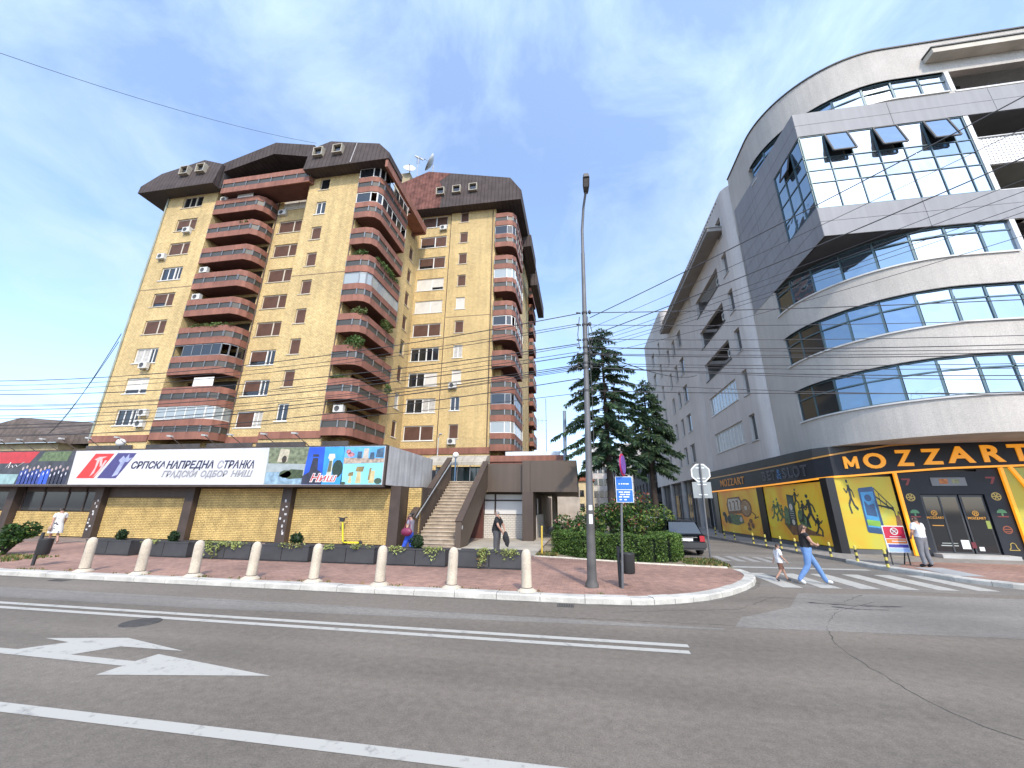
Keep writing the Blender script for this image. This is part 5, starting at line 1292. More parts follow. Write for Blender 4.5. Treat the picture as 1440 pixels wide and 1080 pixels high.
for i in range(len(cols) - 1):
    for j in range(len(rows) - 1):
        a, b, z0, z1 = cols[i] + 0.035, cols[i + 1] - 0.035, rows[j] + 0.035, rows[j + 1] - 0.035
        if j == 3 and i in (1, 3, 5):
            q = tilt_quad((a, BY), (b, BY), z0, z1, (0, -1), R(12)); sash(q, mirror_b, (0, -1))
            mb = MB(); mb.quad((a, BY + 0.35, z0), (b, BY + 0.35, z0), (b, BY + 0.35, z1), (a, BY + 0.35, z1)); mb.build('opening', dark_in, core); continue
        mb = MB(); t = random.uniform(-.008, .008)
        mb.quad((a, BY + 0.07, z0), (b, BY + 0.07 + t, z0), (b, BY + 0.07 + t, z1), (a, BY + 0.07, z1)); mb.build('pane', random.choice(MIR) if not (i >= 5 and j >= 2) else mirror_b, core)
colsy = [17.95, 18.8, 19.7, 20.58]; rows2 = [16.1, 17.2, 18.3, 19.3, 20.42]
g2 = MB()
for y in colsy: g2.box(BX + 0.03, BX + 0.12, y - 0.03, y + 0.03, 16.05, 20.45)
for z in rows2: g2.box(BX + 0.035, BX + 0.115, 17.9, 20.6, z - 0.03, z + 0.03)
g2.build('side_glazing', mull_m, core)
for i in range(3):
    for j in range(4):
        a, b, z0, z1 = colsy[i] + 0.035, colsy[i + 1] - 0.035, rows2[j] + 0.035, rows2[j + 1] - 0.035
        if i == 1 and j == 3:
            sash(tilt_quad((BX, b), (BX, a), z0, z1, (-1, 0), R(14)), mirror_b, (-1, 0))
            mb = MB(); mb.quad((BX + 0.3, a, z0), (BX + 0.3, b, z0), (BX + 0.3, b, z1), (BX + 0.3, a, z1)); mb.build('opening', dark_in, core); continue
        mb = MB(); mb.quad((BX + 0.07, b, z0), (BX + 0.07, a, z0), (BX + 0.07, a, z1), (BX + 0.07, b, z1)); mb.build('pane', mirror_b, core)
ac_unit(20.4, 19.2, 15.95, 0, 'air conditioner in the loggia at the right end of the projecting metal box')
mb = MB(); 
for k in range(3): mb.tube([(21.2 + .25 * k, 18.6, 22.2), (21.3 + .25 * k, 18.6, 22.75), (21.6 + .3 * k, 18.5, 23.0)], 0.05, 6); mb.ellipsoid((21.4 + .25 * k, 18.6, 22.5), (0.3, 0.2, 0.25))
mb.build_at('balcony_clutter', trim_d, (21.4, 18.6, 22.2), 'dark covered furniture on the top right loggia of the curved building', 'furniture')
mb = MB(); mb.ellipsoid((19.85, 18.35, 22.35), (0.25, 0.15, 0.14)); mb.ellipsoid((20.15, 18.35, 22.32), (0.18, 0.14, 0.12)); mb.build_at('flower_box', M('orange_flowers', (0.6, 0.18, 0.04), 0.7, var=0.4, scale=20), (20, 18.35, 22.2), 'orange flowers on the top loggia sill of the curved building', 'flowers')

# ---------------------------------------------------------------- betting shop on the ground floor
black = M('black_panel', (0.018, 0.020, 0.026), 0.5, var=0.25, scale=0.7, spec=0.3)
black2 = M('black_pillar', (0.012, 0.012, 0.014), 0.35, var=0.2)
amber = M('amber_letter', (0.72, 0.30, 0.015), 0.4, var=0.04, emit=((1.0, 0.36, 0.01), 0.35))
amber_l = M('amber_light_strip', (0.72, 0.30, 0.015), 0.4, var=0.05, emit=((1.0, 0.36, 0.02), 0.55))
shop = thing('betting_shop', 'black betting shop front with amber lettering and yellow window posters under the curved building', 'shop', (13, 21.5, 0.12))
SA, SB_, SC_, SD, SE, SF = (10.95, 36.0), (11.3, 28.0), (11.68, 21.55), (14.36, 21.2), (18.25, 20.78), (30.0, 19.6)
# back wall and low plinth
mb = MB(); path = [SA, SB_, SC_, SD, SE, SF]
inner = [(11.25, 36.0), (11.6, 28.0), (11.98, 21.85), (14.4, 21.5), (18.3, 21.1), (30, 19.95)]
mb.strip(inner, 0.1, 4.94, 0.2, 0); mb.build('wall', black2, shop)
mb = MB(); mb.strip([(x, y) for x, y in path[:4]], 0.1, 0.32, 0.3, 0); mb.build('plinth', M('plinth_grey', (0.10, 0.10, 0.10), 0.7, var=0.2), shop)
# fascia sign: bottom and top edges rise slightly towards the front
smooth = [(10.93, 36.6), (11.1, 33.0), (11.25, 29.5), (11.4, 26.0), (11.5, 23.6), (11.66, 22.15), (12.05, 21.55), (12.7, 21.36), (14.4, 21.18), (16.3, 20.97), (18.25, 20.76), (22, 20.38), (30, 19.58)]
zl = [3.30, 3.32, 3.34, 3.37, 3.40, 3.44, 3.49, 3.53, 3.68, 3.82, 3.88, 3.98, 4.1]
zh = [4.36, 4.36, 4.36, 4.37, 4.38, 4.42, 4.50, 4.62, 4.88, 4.98, 5.04, 5.10, 5.14]
def offp(P, d):
    out = []
    for i in range(len(P)):
        a = Vector(P[max(i - 1, 0)]); b = Vector(P[min(i + 1, len(P) - 1)]); t = (b - a).normalized(); out.append((P[i][0] + t.y * d, P[i][1] - t.x * d))
    return out
sg = MB(); sg.strip(offp(smooth, 0.1), lambda i: zl[i], lambda i: zh[i], 0.22); sign = sg.build('fascia_sign', black, shop)
for za in (zl, zh):
    s_ = MB(); up_ = (za is zh); s_.strip(offp(smooth, 0.13), lambda i: za[i] + (-0.02 if not up_ else 0.0), lambda i: za[i] + (0.065 if not up_ else 0.075), 0.06); s_.build('light_strip', amber_l if not up_ else M('amber_strip_dim', (0.55, 0.27, 0.06), 0.4, var=0.1), sign)
mb = MB(); mb.strip(offp(smooth, 0.05), lambda i: zh[i] + 0.1, lambda i: 4.95 if zh[i] < 4.9 else zh[i] + 0.14, 0.3); mb.build('soffit_trim', trim_d, shop)
def sign_at(x=None, y=None):
    P = offp(smooth, 0.1)
    for i in range(len(P) - 1):
        a, b = P[i], P[i + 1]
        if x is not None and a[0] <= x <= b[0] and a[1] < 23: t = (x - a[0]) / (b[0] - a[0]); break
        if y is not None and b[1] <= y <= a[1]: t = (y - a[1]) / (b[1] - a[1]); break
    d = Vector((b[0] - a[0], b[1] - a[1])).normalized()
    return (a[0] + (b[0] - a[0]) * t, a[1] + (b[1] - a[1]) * t), (d.y, -d.x)
for ch, x0, x1, zb, zt in (('M', 12.42, 12.99, 3.88, 4.44), ('O', 13.2, 14.08, 3.90, 4.58), ('Z', 14.46, 15.12, 3.99, 4.70), ('Z', 15.44, 16.2, 4.04, 4.72), ('A', 16.36, 17.33, 4.09, 4.80), ('R', 17.56, 18.3, 4.11, 4.83), ('T', 18.55, 19.25, 4.13, 4.84)):
    (cx, cy_), f = sign_at(x=(x0 + x1) / 2)
    if ch == 'M':
        t_ = Vector((-f[1], f[0])); k_ = MB(); mm = [(0, 0), (.2, 0), (.2, .56), (.42, .14), (.58, .14), (.8, .56), (.8, 0), (1, 0), (1, 1), (.80, 1), (.5, .46), (.20, 1), (0, 1)]
        fr_ = [(cx + t_.x * (u - .5) * (x1 - x0) + f[0] * .05, cy_ + t_.y * (u - .5) * (x1 - x0) + f[1] * .05, zb + v * (zt - zb)) for u, v in mm]; bk_ = [(x - f[0] * .05, y - f[1] * .05, z) for x, y, z in fr_]; n_ = len(mm)
        k_.add(fr_ + bk_, [tuple(range(n_))] + [(i, n_ + i, n_ + (i + 1) % n_, (i + 1) % n_) for i in range(n_)]); k_.build('letter', amber, sign); continue
    put_text(ch, (zt - zb) / 0.72, sign, (cx + f[0] * 0.02, cy_ + f[1] * 0.02, zb), f, amber, 'letter', depth=0.03, fit=x1 - x0, offset=0.004 if ch == 'M' else 0.03)
dull = M('amber_letter_small', (0.6, 0.24, 0.03), 0.5, var=0.1)
y = 34.2
for ch, w in (('M', .72), ('O', .66), ('Z', .56), ('Z', .56), ('A', .66), ('R', .6), ('T', .58)):
    (cx, cy_), f = sign_at(y=y - w / 2); put_text(ch, 0.72, sign, (cx + f[0] * 0.015, cy_ + f[1] * 0.015, 3.64), f, dull, 'letter', depth=0.012, fit=w * 0.88, offset=0.01); y -= w
outl = M('unlit_letter', (0.13, 0.13, 0.14), 0.5); outb = M('unlit_letter_blue', (0.10, 0.22, 0.42), 0.5)
y = 27.4
for ch, w in (('B', .55), ('E', .5), ('T', .5), ('&', .6), ('S', .5), ('L', .5), ('O', .62), ('T', .55)):
    (cx, cy_), f = sign_at(y=y - w / 2); m_ = outb if ch == '&' else outl
    put_text(ch, 0.76, sign, (cx + f[0] * 0.012, cy_ + f[1] * 0.012, 3.68), f, m_, 'letter', depth=0.01, fit=w * 0.9, offset=0.012)
    put_text(ch, 0.76, sign, (cx + f[0] * 0.024, cy_ + f[1] * 0.024, 3.68), f, black, 'letter_face', depth=0.002, fit=w * 0.86, offset=-0.016); y -= w + 0.06
# posters with pillars between
def poster_mat(name, c1, c2, c3):
    m, nt, b = new_mat(name); N, L = nt.nodes, nt.links
    tc = N.new('ShaderNodeTexCoord'); mp = N.new('ShaderNodeMapping'); mp.inputs['Rotation'].default_value = (0, 0, R(35)); L.new(tc.outputs['UV'], mp.inputs[0])
    n = N.new('ShaderNodeTexNoise'); n.inputs['Scale'].default_value = 0.45; n.inputs['Detail'].default_value = 3; n.inputs['Distortion'].default_value = 1.2; L.new(mp.outputs[0], n.inputs['Vector'])
    r = N.new('ShaderNodeValToRGB'); e = r.color_ramp.elements; e[0].position = 0.33; e[0].color = (*c1, 1); e[1].position = 0.68; e[1].color = (*c3, 1); x = e.new(0.5); x.color = (*c2, 1)
    L.new(n.outputs['Fac'], r.inputs[0]); L.new(r.outputs[0], b.inputs['Base Color']); b.inputs['Roughness'].default_value = 0.45
    return m
pm1 = poster_mat('poster_orange', (0.78, 0.27, 0.015), (0.82, 0.44, 0.015), (0.85, 0.58, 0.03)); pm2 = poster_mat('poster_amber', (0.80, 0.30, 0.02), (0.85, 0.48, 0.015), (0.82, 0.64, 0.03)); pm3 = poster_mat('poster_lime', (0.55, 0.34, 0.02), (0.50, 0.41, 0.03), (0.38, 0.43, 0.09))
ink = M('poster_ink', (0.03, 0.035, 0.03), 0.5, var=0.3, scale=4); ink_g = M('poster_green_ink', (0.10, 0.16, 0.07), 0.5, var=0.5, scale=5); ink_b = M('poster_navy', (0.02, 0.06, 0.14), 0.35, var=0.3, scale=2); ink_c = M('poster_blue', (0.04, 0.22, 0.42), 0.35, var=0.5, scale=2)
ink_w = M('poster_pale', (0.55, 0.5, 0.42), 0.5, var=0.2, scale=5); ink_br = M('poster_brown', (0.18, 0.08, 0.03), 0.5, var=0.4, scale=6)
def poster(p, q, z0, z1, m):
    p, q = Vector(p), Vector(q); L_ = (q - p).length; d = (q - p) / L_; n = Vector((d.y, -d.x))
    mb = MB(); a, b = p + n * 0.0, q + n * 0.0
    mb.add([(a.x, a.y, z0), (b.x, b.y, z0), (b.x, b.y, z1), (a.x, a.y, z1), (a.x - n.x * .05, a.y - n.y * .05, z0), (b.x - n.x * .05, b.y - n.y * .05, z0), (b.x - n.x * .05, b.y - n.y * .05, z1), (a.x - n.x * .05, a.y - n.y * .05, z1)], [(0, 1, 2, 3), (0, 4, 5, 1), (1, 5, 6, 2), (2, 6, 7, 3), (3, 7, 4, 0)])
    o = mb.build('window_poster', m, shop)
    def pr(polys, mt, lift):
        k = MB()
        for P in polys: k.poly([(p.x + d.x * u * L_ + n.x * lift, p.y + d.y * u * L_ + n.y * lift, z0 + (z1 - z0) * v) for u, v in P])
        k.build('print', mt, o)
    return pr, L_, z1 - z0
def ell(u, v, ru, rv, n=14, a0=0): return [(u + ru * math.cos(a0 + 2 * math.pi * i / n), v + rv * math.sin(a0 + 2 * math.pi * i / n)) for i in range(n)]
def stroke(pts, w):
    out = []
    for (a, b), (c, d) in zip(pts[:-1], pts[1:]):
        l = math.hypot(c - a, d - b) or 1; nx, ny = -(d - b) / l * w, (c - a) / l * w
        out.append([(a - nx, b - ny * 1.6), (c - nx, d - ny * 1.6), (c + nx, d + ny * 1.6), (a + nx, b + ny * 1.6)])
    return out
def runner(u, v, s, fl=1):
    f = lambda x, y: (u + fl * x * s, v + y * s * 2.0)
    P = [ell(*f(0.02, 0.50), 0.045 * s, 0.07 * s, 8)]
    for st, w in (([(0, .44), (-.02, .22)], .05), ([(-.02, .22), (.12, .10), (.08, -.05)], .035), ([(-.02, .22), (-.10, .08), (-.22, .02)], .035), ([(0, .40), (.12, .30), (.2, .38)], .022), ([(0, .40), (-.12, .33), (-.16, .22)], .022)):
        P += stroke([f(*q) for q in st], w * s)
    return P
pr, _, _ = poster((10.98, 35.3), (11.24, 28.45), 0.33, 3.3, pm1)
pr([[(0.24, 0.42), (0.60, 0.46), (0.64, 0.70), (0.58, 0.84), (0.27, 0.82), (0.22, 0.66)]], ink_br, 0.004)
pr([[(0.27, 0.5), (0.57, 0.53), (0.59, 0.74), (0.55, 0.8), (0.28, 0.79), (0.26, 0.66)]], ink_w, 0.007)
pr(stroke([(0.33, 0.52), (0.33, 0.72), (0.30, 0.70)], .012) + stroke([(0.43, 0.53), (0.44, 0.73), (0.39, 0.73)], .012) + stroke([(0.52, 0.55), (0.53, 0.74), (0.48, 0.74)], .012), ink_br, 0.01)
pr([ell(0.70, 0.58, 0.13, 0.2, 20)], ink_br, 0.006); pr([ell(0.70, 0.58, 0.105, 0.165, 20)], M('poster_tan', (0.33, 0.2, 0.1), 0.5, var=0.5, scale=7), 0.009); pr([ell(0.70, 0.58, 0.03, 0.05)], ink_w, 0.012)
pr([[(0.2, 0.22), (0.45, 0.18), (0.62, 0.25), (0.58, 0.42), (0.28, 0.44), (0.18, 0.34)]], ink_g, 0.008); pr([ell(0.25, 0.3, 0.05, 0.1), ell(0.15, 0.32, 0.04, 0.12), ell(0.12, 0.42, 0.05, 0.06)], ink, 0.011); pr([ell(0.55, 0.32, 0.035, 0.06)], ink_w, 0.011)
pr([ell(0.72, 0.22, 0.03, 0.05), ell(0.77, 0.30, 0.04, 0.05), ell(0.80, 0.2, 0.035, 0.06), ell(0.72, 0.13, 0.04, 0.04)], ink_br, 0.011); pr(stroke([(0.82, 0.5), (0.9, 0.42), (0.86, 0.36), (0.95, 0.40)], .008), ink_br, 0.011)
pr, _, _ = poster((11.33, 27.7), (11.62, 21.95), 0.36, 3.32, pm2)
pr([[(0.41, 0.28), (0.53, 0.26), (0.545, 0.80), (0.43, 0.83)]], ink, 0.01); pr([[(0.42, 0.45), (0.52, 0.44), (0.53, 0.77), (0.435, 0.79)]], M('poster_dark_green', (0.03, 0.06, 0.045), 0.4, var=0.4, scale=3), 0.013); pr([ell(0.475, 0.60, 0.028, 0.06)], ink_w, 0.016); pr([ell(0.475, 0.33, 0.025, 0.05)], ink_w, 0.016)
pr([[(0.44, 0.4 + .04 * k), (0.51, 0.395 + .04 * k), (0.51, 0.41 + .04 * k), (0.44, 0.415 + .04 * k)] for k in range(4)], M('poster_grey', (0.3, 0.32, 0.3), 0.5), 0.016)
for u, v, s, fl in ((0.16, 0.36, 0.34, 1), (0.24, 0.38, 0.36, -1), (0.30, 0.32, 0.30, 1)): pr(runner(u, v, s, fl), ink_g, 0.007)
for u, v, s, fl in ((0.66, 0.33, 0.36, 1), (0.76, 0.30, 0.48, -1), (0.58, 0.60, 0.30, 1), (0.85, 0.16, 0.3, 1)): pr(runner(u, v, s, fl), ink, 0.008)
pr([ell(0.61, 0.42, 0.05, 0.14), ell(0.38, 0.42, 0.05, 0.2), ell(0.67, 0.35, 0.05, 0.1)], ink_g, 0.005); pr([[(0.3, 0.3), (0.42, 0.1), (0.55, 0.12), (0.9, 0.14), (0.6, 0.28)]], ink_br, 0.005)
pr, _, _ = poster((11.98, 21.52), (14.18, 21.26), 0.34, 3.5, pm3)
pr([[(0.40, 0.22), (0.66, 0.20), (0.68, 0.22), (0.66, 0.84), (0.64, 0.86), (0.40, 0.84), (0.38, 0.82), (0.38, 0.24)]], ink_b, 0.01); pr([[(0.41, 0.3), (0.63, 0.28), (0.63, 0.79), (0.41, 0.78)]], ink_c, 0.013); pr([[(0.41, 0.32), (0.63, 0.3), (0.63, 0.38), (0.41, 0.4)]], M('poster_leaf', (0.2, 0.4, 0.05), 0.5, var=0.4), 0.016)
pr([[(0.43, 0.46), (0.61, 0.44), (0.6, 0.62), (0.5, 0.6), (0.44, 0.66)]], ink_b, 0.016); pr([ell(0.52, 0.7, 0.06, 0.05)], ink_b, 0.016)
pr(runner(0.22, 0.52, 0.42, -1), ink, 0.008)
pr(stroke([(0.66, 0.84), (0.92, 0.56), (0.66, 0.60), (0.92, 0.54)], .006) + stroke([(0.66, 0.72), (0.92, 0.52), (0.92, 0.44)], .008) + stroke([(0.72, 0.76), (0.72, 0.56)], .005) + stroke([(0.82, 0.66), (0.82, 0.54)], .005), ink, 0.008)
pr([[(0.90, 0.32), (1.0, 0.32), (0.98, 0.46), (0.92, 0.46)]], ink_br, 0.01); pr(stroke([(0.96, 0.46), (0.98, 0.52), (1.0, 0.46)], .006), ink, 0.01)
def pillar(x, y0, y1, x2=None):
    pass
mb = MB(); mb.strip([(11.18, 28.4), (11.28, 27.75)], 0.12, 3.4, 0.5); mb.build('pillar', black2, shop)
mb = MB(); mb.strip([(11.55, 21.92), (11.62, 21.5), (11.95, 21.46)], 0.12, 3.48, 0.4); mb.build('pillar', black2, shop)
mb = MB(); mb.strip([(10.9, 36.2), (10.93, 35.35)], 0.12, 3.35, 0.5); mb.build('pillar', black2, shop)
for (x, y), za, zb in (((14.31, 21.14), 0.14, 3.66), ((18.12, 20.72), 0.4, 3.84)):
    mb = MB(); mb.box(x - 0.06, x + 0.06, y - 0.06, y + 0.04, za, zb); mb.build('light_strip', amber_l, shop)
mb = MB(); mb.beam((18.45, 20.68, 3.86), (19.4, 20.58, 1.4), 0.12, 0.12); mb.build('light_strip', amber_l, shop)
pr, _, _ = poster((18.25, 20.74), (22.0, 20.34), 0.4, 3.84, pm3)
# entrance: dark cladding, doors, small printed symbols
d1 = (Vector(SE) - Vector(SD)).normalized(); nrm = Vector((d1.y, -d1.x)); base = Vector(SD)
def D(u, o=0.0): return base + d1 * u + nrm * o
def slab(u0, u1, z0, z1, o0, o1, name, m, par=None):
    a, b, c, e = D(u0, o1), D(u1, o1), D(u1, o0), D(u0, o0); mb = MB(); mb.prism([tuple(a), tuple(b), tuple(c), tuple(e)], z0, z1); return mb.build(name, m, par or shop)
slab(0.05, 0.72, 0.14, 3.68, -0.1, 0.0, 'entrance_panel', black); slab(3.0, 3.72, 0.14, 3.8, -0.1, 0.0, 'entrance_panel', black); slab(0.721, 2.999, 2.72, 3.7, -0.1, 0.0, 'entrance_panel', black)
door_g = glass_mat('door_glass', (0.015, 0.016, 0.018), 0.06, 0.0, 0.6)
for a, b in ((0.76, 2.08), (2.14, 2.97)):
    o = slab(a, b, 0.26, 2.69, -0.16, -0.08, 'door', M('door_frame_dark', (0.035, 0.037, 0.042), 0.4)); 
    slab(a + 0.07, b - 0.07, 0.34, 2.6, -0.085, -0.07, 'pane', door_g, o)
slab(1.38, 1.44, 0.3, 2.65, -0.07, -0.05, 'door_stile', M('door_frame_dark', (0.035, 0.037, 0.042), 0.4))
slab(0.6, 3.15, 0.1, 0.27, -0.1, 0.55, 'step', M('pale_step', (0.40, 0.39, 0.37), 0.8, var=0.15))
slab(1.25, 2.5, 3.08, 3.44, 0.0, 0.03, 'transom_sign', M('grey_sign_panel', (0.16, 0.165, 0.17), 0.4, var=0.2)); slab(1.55, 1.85, 3.16, 3.38, 0.03, 0.034, 'sign_print', M('sign_orange', (0.4, 0.13, 0.03), 0.5, var=0.5, scale=10)); slab(2.0, 2.25, 3.18, 3.36, 0.03, 0.034, 'sign_print', M('sign_green', (0.2, 0.2, 0.1), 0.5, var=0.5, scale=10))
def ring_mesh(c, r0, r1, f, mt, name, par, n=20, lift=0.004):
    t = Vector((-f.y, f.x)); mb = MB()
    P = lambda r, a: (c[0] + t.x * r * math.cos(a) + f.x * lift, c[1] + t.y * r * math.cos(a) + f.y * lift, c[2] + r * math.sin(a))
    for i in range(n):
        a, b = 2 * math.pi * i / n, 2 * math.pi * (i + 1) / n; mb.quad(P(r0, a), P(r1, a), P(r1, b), P(r0, b))
    return mb, P
syc = [M('symbol_maroon', (0.22, 0.03, 0.03), 0.5), M('symbol_gold', (0.45, 0.32, 0.08), 0.5), M('symbol_green', (0.08, 0.22, 0.10), 0.5), M('symbol_orange', (0.28, 0.07, 0.03), 0.5)]
def symbol(u, z, kind):
    p = D(u, 0.0); c = (p.x, p.y, z); f = nrm
    t = Vector((-f.y, f.x)); Q = lambda x, y, l=0.004: (c[0] + t.x * x + f.x * l, c[1] + t.y * x + f.y * l, c[2] + y)
    if kind == 0:       # seven-like figure
        mb = MB(); mb.poly([Q(-.16, .15), Q(-.16, .08), Q(.06, .08), Q(-.06, -.15), Q(.03, -.15), Q(.16, .09), Q(.16, .15)]); mb.build('symbol', syc[0], shop)
    elif kind == 1:     # wheel
        mb, P = ring_mesh(c, 0.13, 0.17, f, syc[1], 'symbol', shop)
        for k in range(3):
            a = k * math.pi / 3; mb.add([Q(.14 * math.cos(a) - .02 * math.sin(a), .14 * math.sin(a) + .02 * math.cos(a)), Q(.14 * math.cos(a) + .02 * math.sin(a), .14 * math.sin(a) - .02 * math.cos(a)), Q(-.14 * math.cos(a) + .02 * math.sin(a), -.14 * math.sin(a) - .02 * math.cos(a)), Q(-.14 * math.cos(a) - .02 * math.sin(a), -.14 * math.sin(a) + .02 * math.cos(a))], [(0, 1, 2, 3)])
        mb.build('symbol', syc[1], shop)
    elif kind == 2:     # green cap over a red base line
        mb = MB(); mb.poly([Q(-.17, 0), Q(.17, 0), Q(.14, .1), Q(.05, .15), Q(-.06, .15), Q(-.14, .09)]); mb.poly([Q(-.03, -.12), Q(.03, -.12), Q(.03, -.01), Q(-.03, -.01)]); mb.build('symbol', syc[2], shop)
        mb = MB(); mb.poly([Q(-.18, -.17), Q(.18, -.17), Q(.18, -.13), Q(-.18, -.13)]); mb.build('symbol', syc[0], shop)
    elif kind == 3:
        mb, P = ring_mesh(c, 0.12, 0.16, f, syc[3], 'symbol', shop); mb.poly([Q(-.11, .04), Q(-.11, .0), Q(.11, .0), Q(.11, .04)]); mb.poly([Q(-.09, -.05), Q(-.09, -.08), Q(.09, -.08), Q(.09, -.05)]); mb.build('symbol', syc[3], shop)
    else:               # bell outline
        mb = MB(); pts = [(-.17, -.12), (-.1, -.02), (-.08, .12), (.0, .17), (.08, .12), (.1, -.02), (.17, -.12)]
        for a, b in zip(pts, pts[1:] + pts[:1]): mb.beam(Q(*a, .006), Q(*b, .006), 0.025, 0.025)
        mb.build('symbol', syc[1], shop)
for k in range(5): symbol(0.35, 3.26 - 0.68 * k, k); symbol(3.38, 3.31 - 0.68 * k, k)
gold = M('door_gold_print', (0.5, 0.24, 0.03), 0.5, emit=((1.0, 0.4, 0.05), 0.08))
for u in (1.08, 2.52):
    p = D(u, -0.066); mb, P = ring_mesh((p.x, p.y, 1.92), 0.08, 0.115, nrm, gold, 'emblem', shop)
    t = Vector((-nrm.y, nrm.x)); Q = lambda x, y: (p.x + t.x * x + nrm.x * .005, p.y + t.y * x + nrm.y * .005, 1.92 + y)
    mb.poly([Q(-.05, -.06), Q(-.02, -.06), Q(-.02, .02), Q(.0, -.02), Q(.02, .02), Q(.02, -.06), Q(.05, -.06), Q(.05, .06), Q(.025, .06), Q(0, .02), Q(-.025, .06), Q(-.05, .06)]); mb.build('emblem', gold, shop)
    put_text('MOZZART', 0.13, shop, (p.x, p.y, 1.68), nrm, gold, 'lettering', depth=0.002, fit=0.62, offset=0.004)
p = D(1.1, -0.065); slab(0.9, 1.3, 1.38, 1.41, -0.07, -0.064, 'gold_line', gold)
slab(1.72, 2.0, 0.46, 0.82, -0.07, -0.06, 'notice', M('white_film', (0.66, 0.66, 0.65), 0.35)); slab(2.28, 2.45, 0.4, 0.56, -0.07, -0.06, 'notice', M('white_film', (0.66, 0.66, 0.65), 0.35)); slab(2.78, 2.92, 1.3, 1.62, -0.07, -0.06, 'notice', M('lime_sticker', (0.25, 0.3, 0.06), 0.5)); slab(1.0, 1.6, 0.56, 0.6, -0.07, -0.06, 'notice_line', M('poster_grey', (0.3, 0.32, 0.3), 0.5)); slab(1.05, 1.6, 0.66, 0.69, -0.07, -0.06, 'notice_line', M('poster_grey', (0.3, 0.32, 0.3), 0.5))
slab(2.05, 2.2, 0.5, 0.74, -0.07, -0.055, 'notice', M('maroon_sticker', (0.15, 0.02, 0.03), 0.5))

# free-standing no-smoking board on the pavement
board = thing('warning_board', 'red, orange and blue warning board with a crossed out circle', 'sign', (11.4, 17.75, 0.12))
mb = MB(); mb.add([(11.05, 17.6, 0.55), (11.76, 17.6, 0.55), (11.74, 17.62, 1.47), (11.03, 17.62, 1.47), (11.05, 17.64, 0.55), (11.76, 17.64, 0.55), (11.74, 17.66, 1.47), (11.03, 17.66, 1.47)], [(0, 1, 2, 3), (7, 6, 5, 4), (0, 4, 5, 1), (1, 5, 6, 2), (2, 6, 7, 3), (3, 7, 4, 0)]); mb.build('panel', M('white_board', (0.66, 0.66, 0.66), 0.4), board)
def bp(x0, x1, z0, z1, col, nm):
    yy = lambda z: 17.6 + (z - 0.55) * 0.02 - 0.004; mb = MB(); mb.quad((x0, yy(z0), z0), (x1, yy(z0), z0), (x1, yy(z1), z1), (x0, yy(z1), z1)); return mb.build('print', M('board_' + nm, col, 0.4, var=0.08), board)
bp(11.06, 11.73, 1.03, 1.44, (0.45, 0.012, 0.045), 'red'); bp(11.07, 11.73, 0.86, 1.01, (0.62, 0.17, 0.03), 'orange'); bp(11.09, 11.74, 0.72, 0.83, (0.06, 0.05, 0.26), 'navy'); bp(11.08, 11.74, 0.57, 0.70, (0.30, 0.42, 0.68), 'blue')
wp = M('board_white_print', (0.66, 0.64, 0.64), 0.4)
mb, P = ring_mesh((11.39, 17.606, 1.28), 0.10, 0.13, Vector((0, -1)), wp, 'ring', board, lift=0.008); mb.beam((11.31, 17.597, 1.36), (11.47, 17.597, 1.2), 0.004, 0.035); mb.box(11.33, 11.45, 17.596, 17.598, 1.26, 1.3); mb.box(11.33, 11.36, 17.596, 17.598, 1.22, 1.34); mb.box(11.42, 11.45, 17.596, 17.598, 1.22, 1.34); mb.build('crossed_circle', wp, board)
mb = MB(); mb.box(11.2, 11.58, 17.596, 17.599, 1.08, 1.1); mb.box(11.24, 11.68, 17.596, 17.599, 0.92, 0.95); mb.lathe([(0, 0), (.045, 0)], n=10); 
mb.v = [(x, y, z) for x, y, z in mb.v]; mb.build('print_line', wp, board)
mb = MB()
for x in (11.12, 11.68): mb.beam((x, 17.66, 0.12), (x, 17.66, 0.9), 0.03, 0.03); mb.beam((x, 17.66, 0.9), (x, 17.95, 0.12), 0.03, 0.03)
split(mb.build('stand', trim_d, board))

# ---------------------------------------------------------------- grey apartment block along the side street
rend = M('grey_render', (0.54, 0.505, 0.475), 0.92, var=0.08, scale=0.35, fine=0.06, fscale=20, bump=0.3, bscale=45, streak=0.07)
apt = thing('grey_apartment_block', 'long grey rendered apartment block with recessed balconies along the side street', 'building', (15, 45, 0))
GX = 11.5; S3 = 3.13
gw_ = MB()
def gwall(y0, y1, zb, ztop, holes, x=GX, dep=0.25):
    # outside is -X: direction from far to near (-Y) has its right side to -X
    L_ = y1 - y0; gw_.wall((x, y1), (x, y0), zb, ztop, [(y1 - b, y1 - a, c, d) for a, b, c, d in holes], dep)
h1 = []
for k in range(6): h1.append((27.5, 28.45, 6.32 + S3 * k, 8.05 + S3 * k)); 
for k in range(5): h1.append((29.6, 35.6, 6.42 + S3 * k, 8.0 + S3 * k))
gwall(26.9, 37.0, 4.88, 25.3, h1)
h2 = []
for k in range(5):
    h2 += [(41.7, 43.4, 6.4 + S3 * k, 8.22 + S3 * k), (44.6, 45.8, 6.4 + S3 * k, 8.25 + S3 * k), (47.5, 48.6, 6.4 + S3 * k, 8.25 + S3 * k)]
h2 += [(42.6, 43.4, 6.4 + S3 * 4 + 3.3, 21.6), (45.2, 46.0, 6.4 + S3 * 4 + 3.3, 21.6)]
gwall(38.6, 50.0, 4.88, 22.6, h2, x=GX - 0.05)
h3 = []
for k in range(6): h3 += [(52.5, 53.6, 6.4 + S3 * k, 8.2 + S3 * k), (56.5, 58.5, 6.4 + S3 * k, 8.2 + S3 * k)]
gwall(51.2, 63.5, 4.88, 27.5, h3)
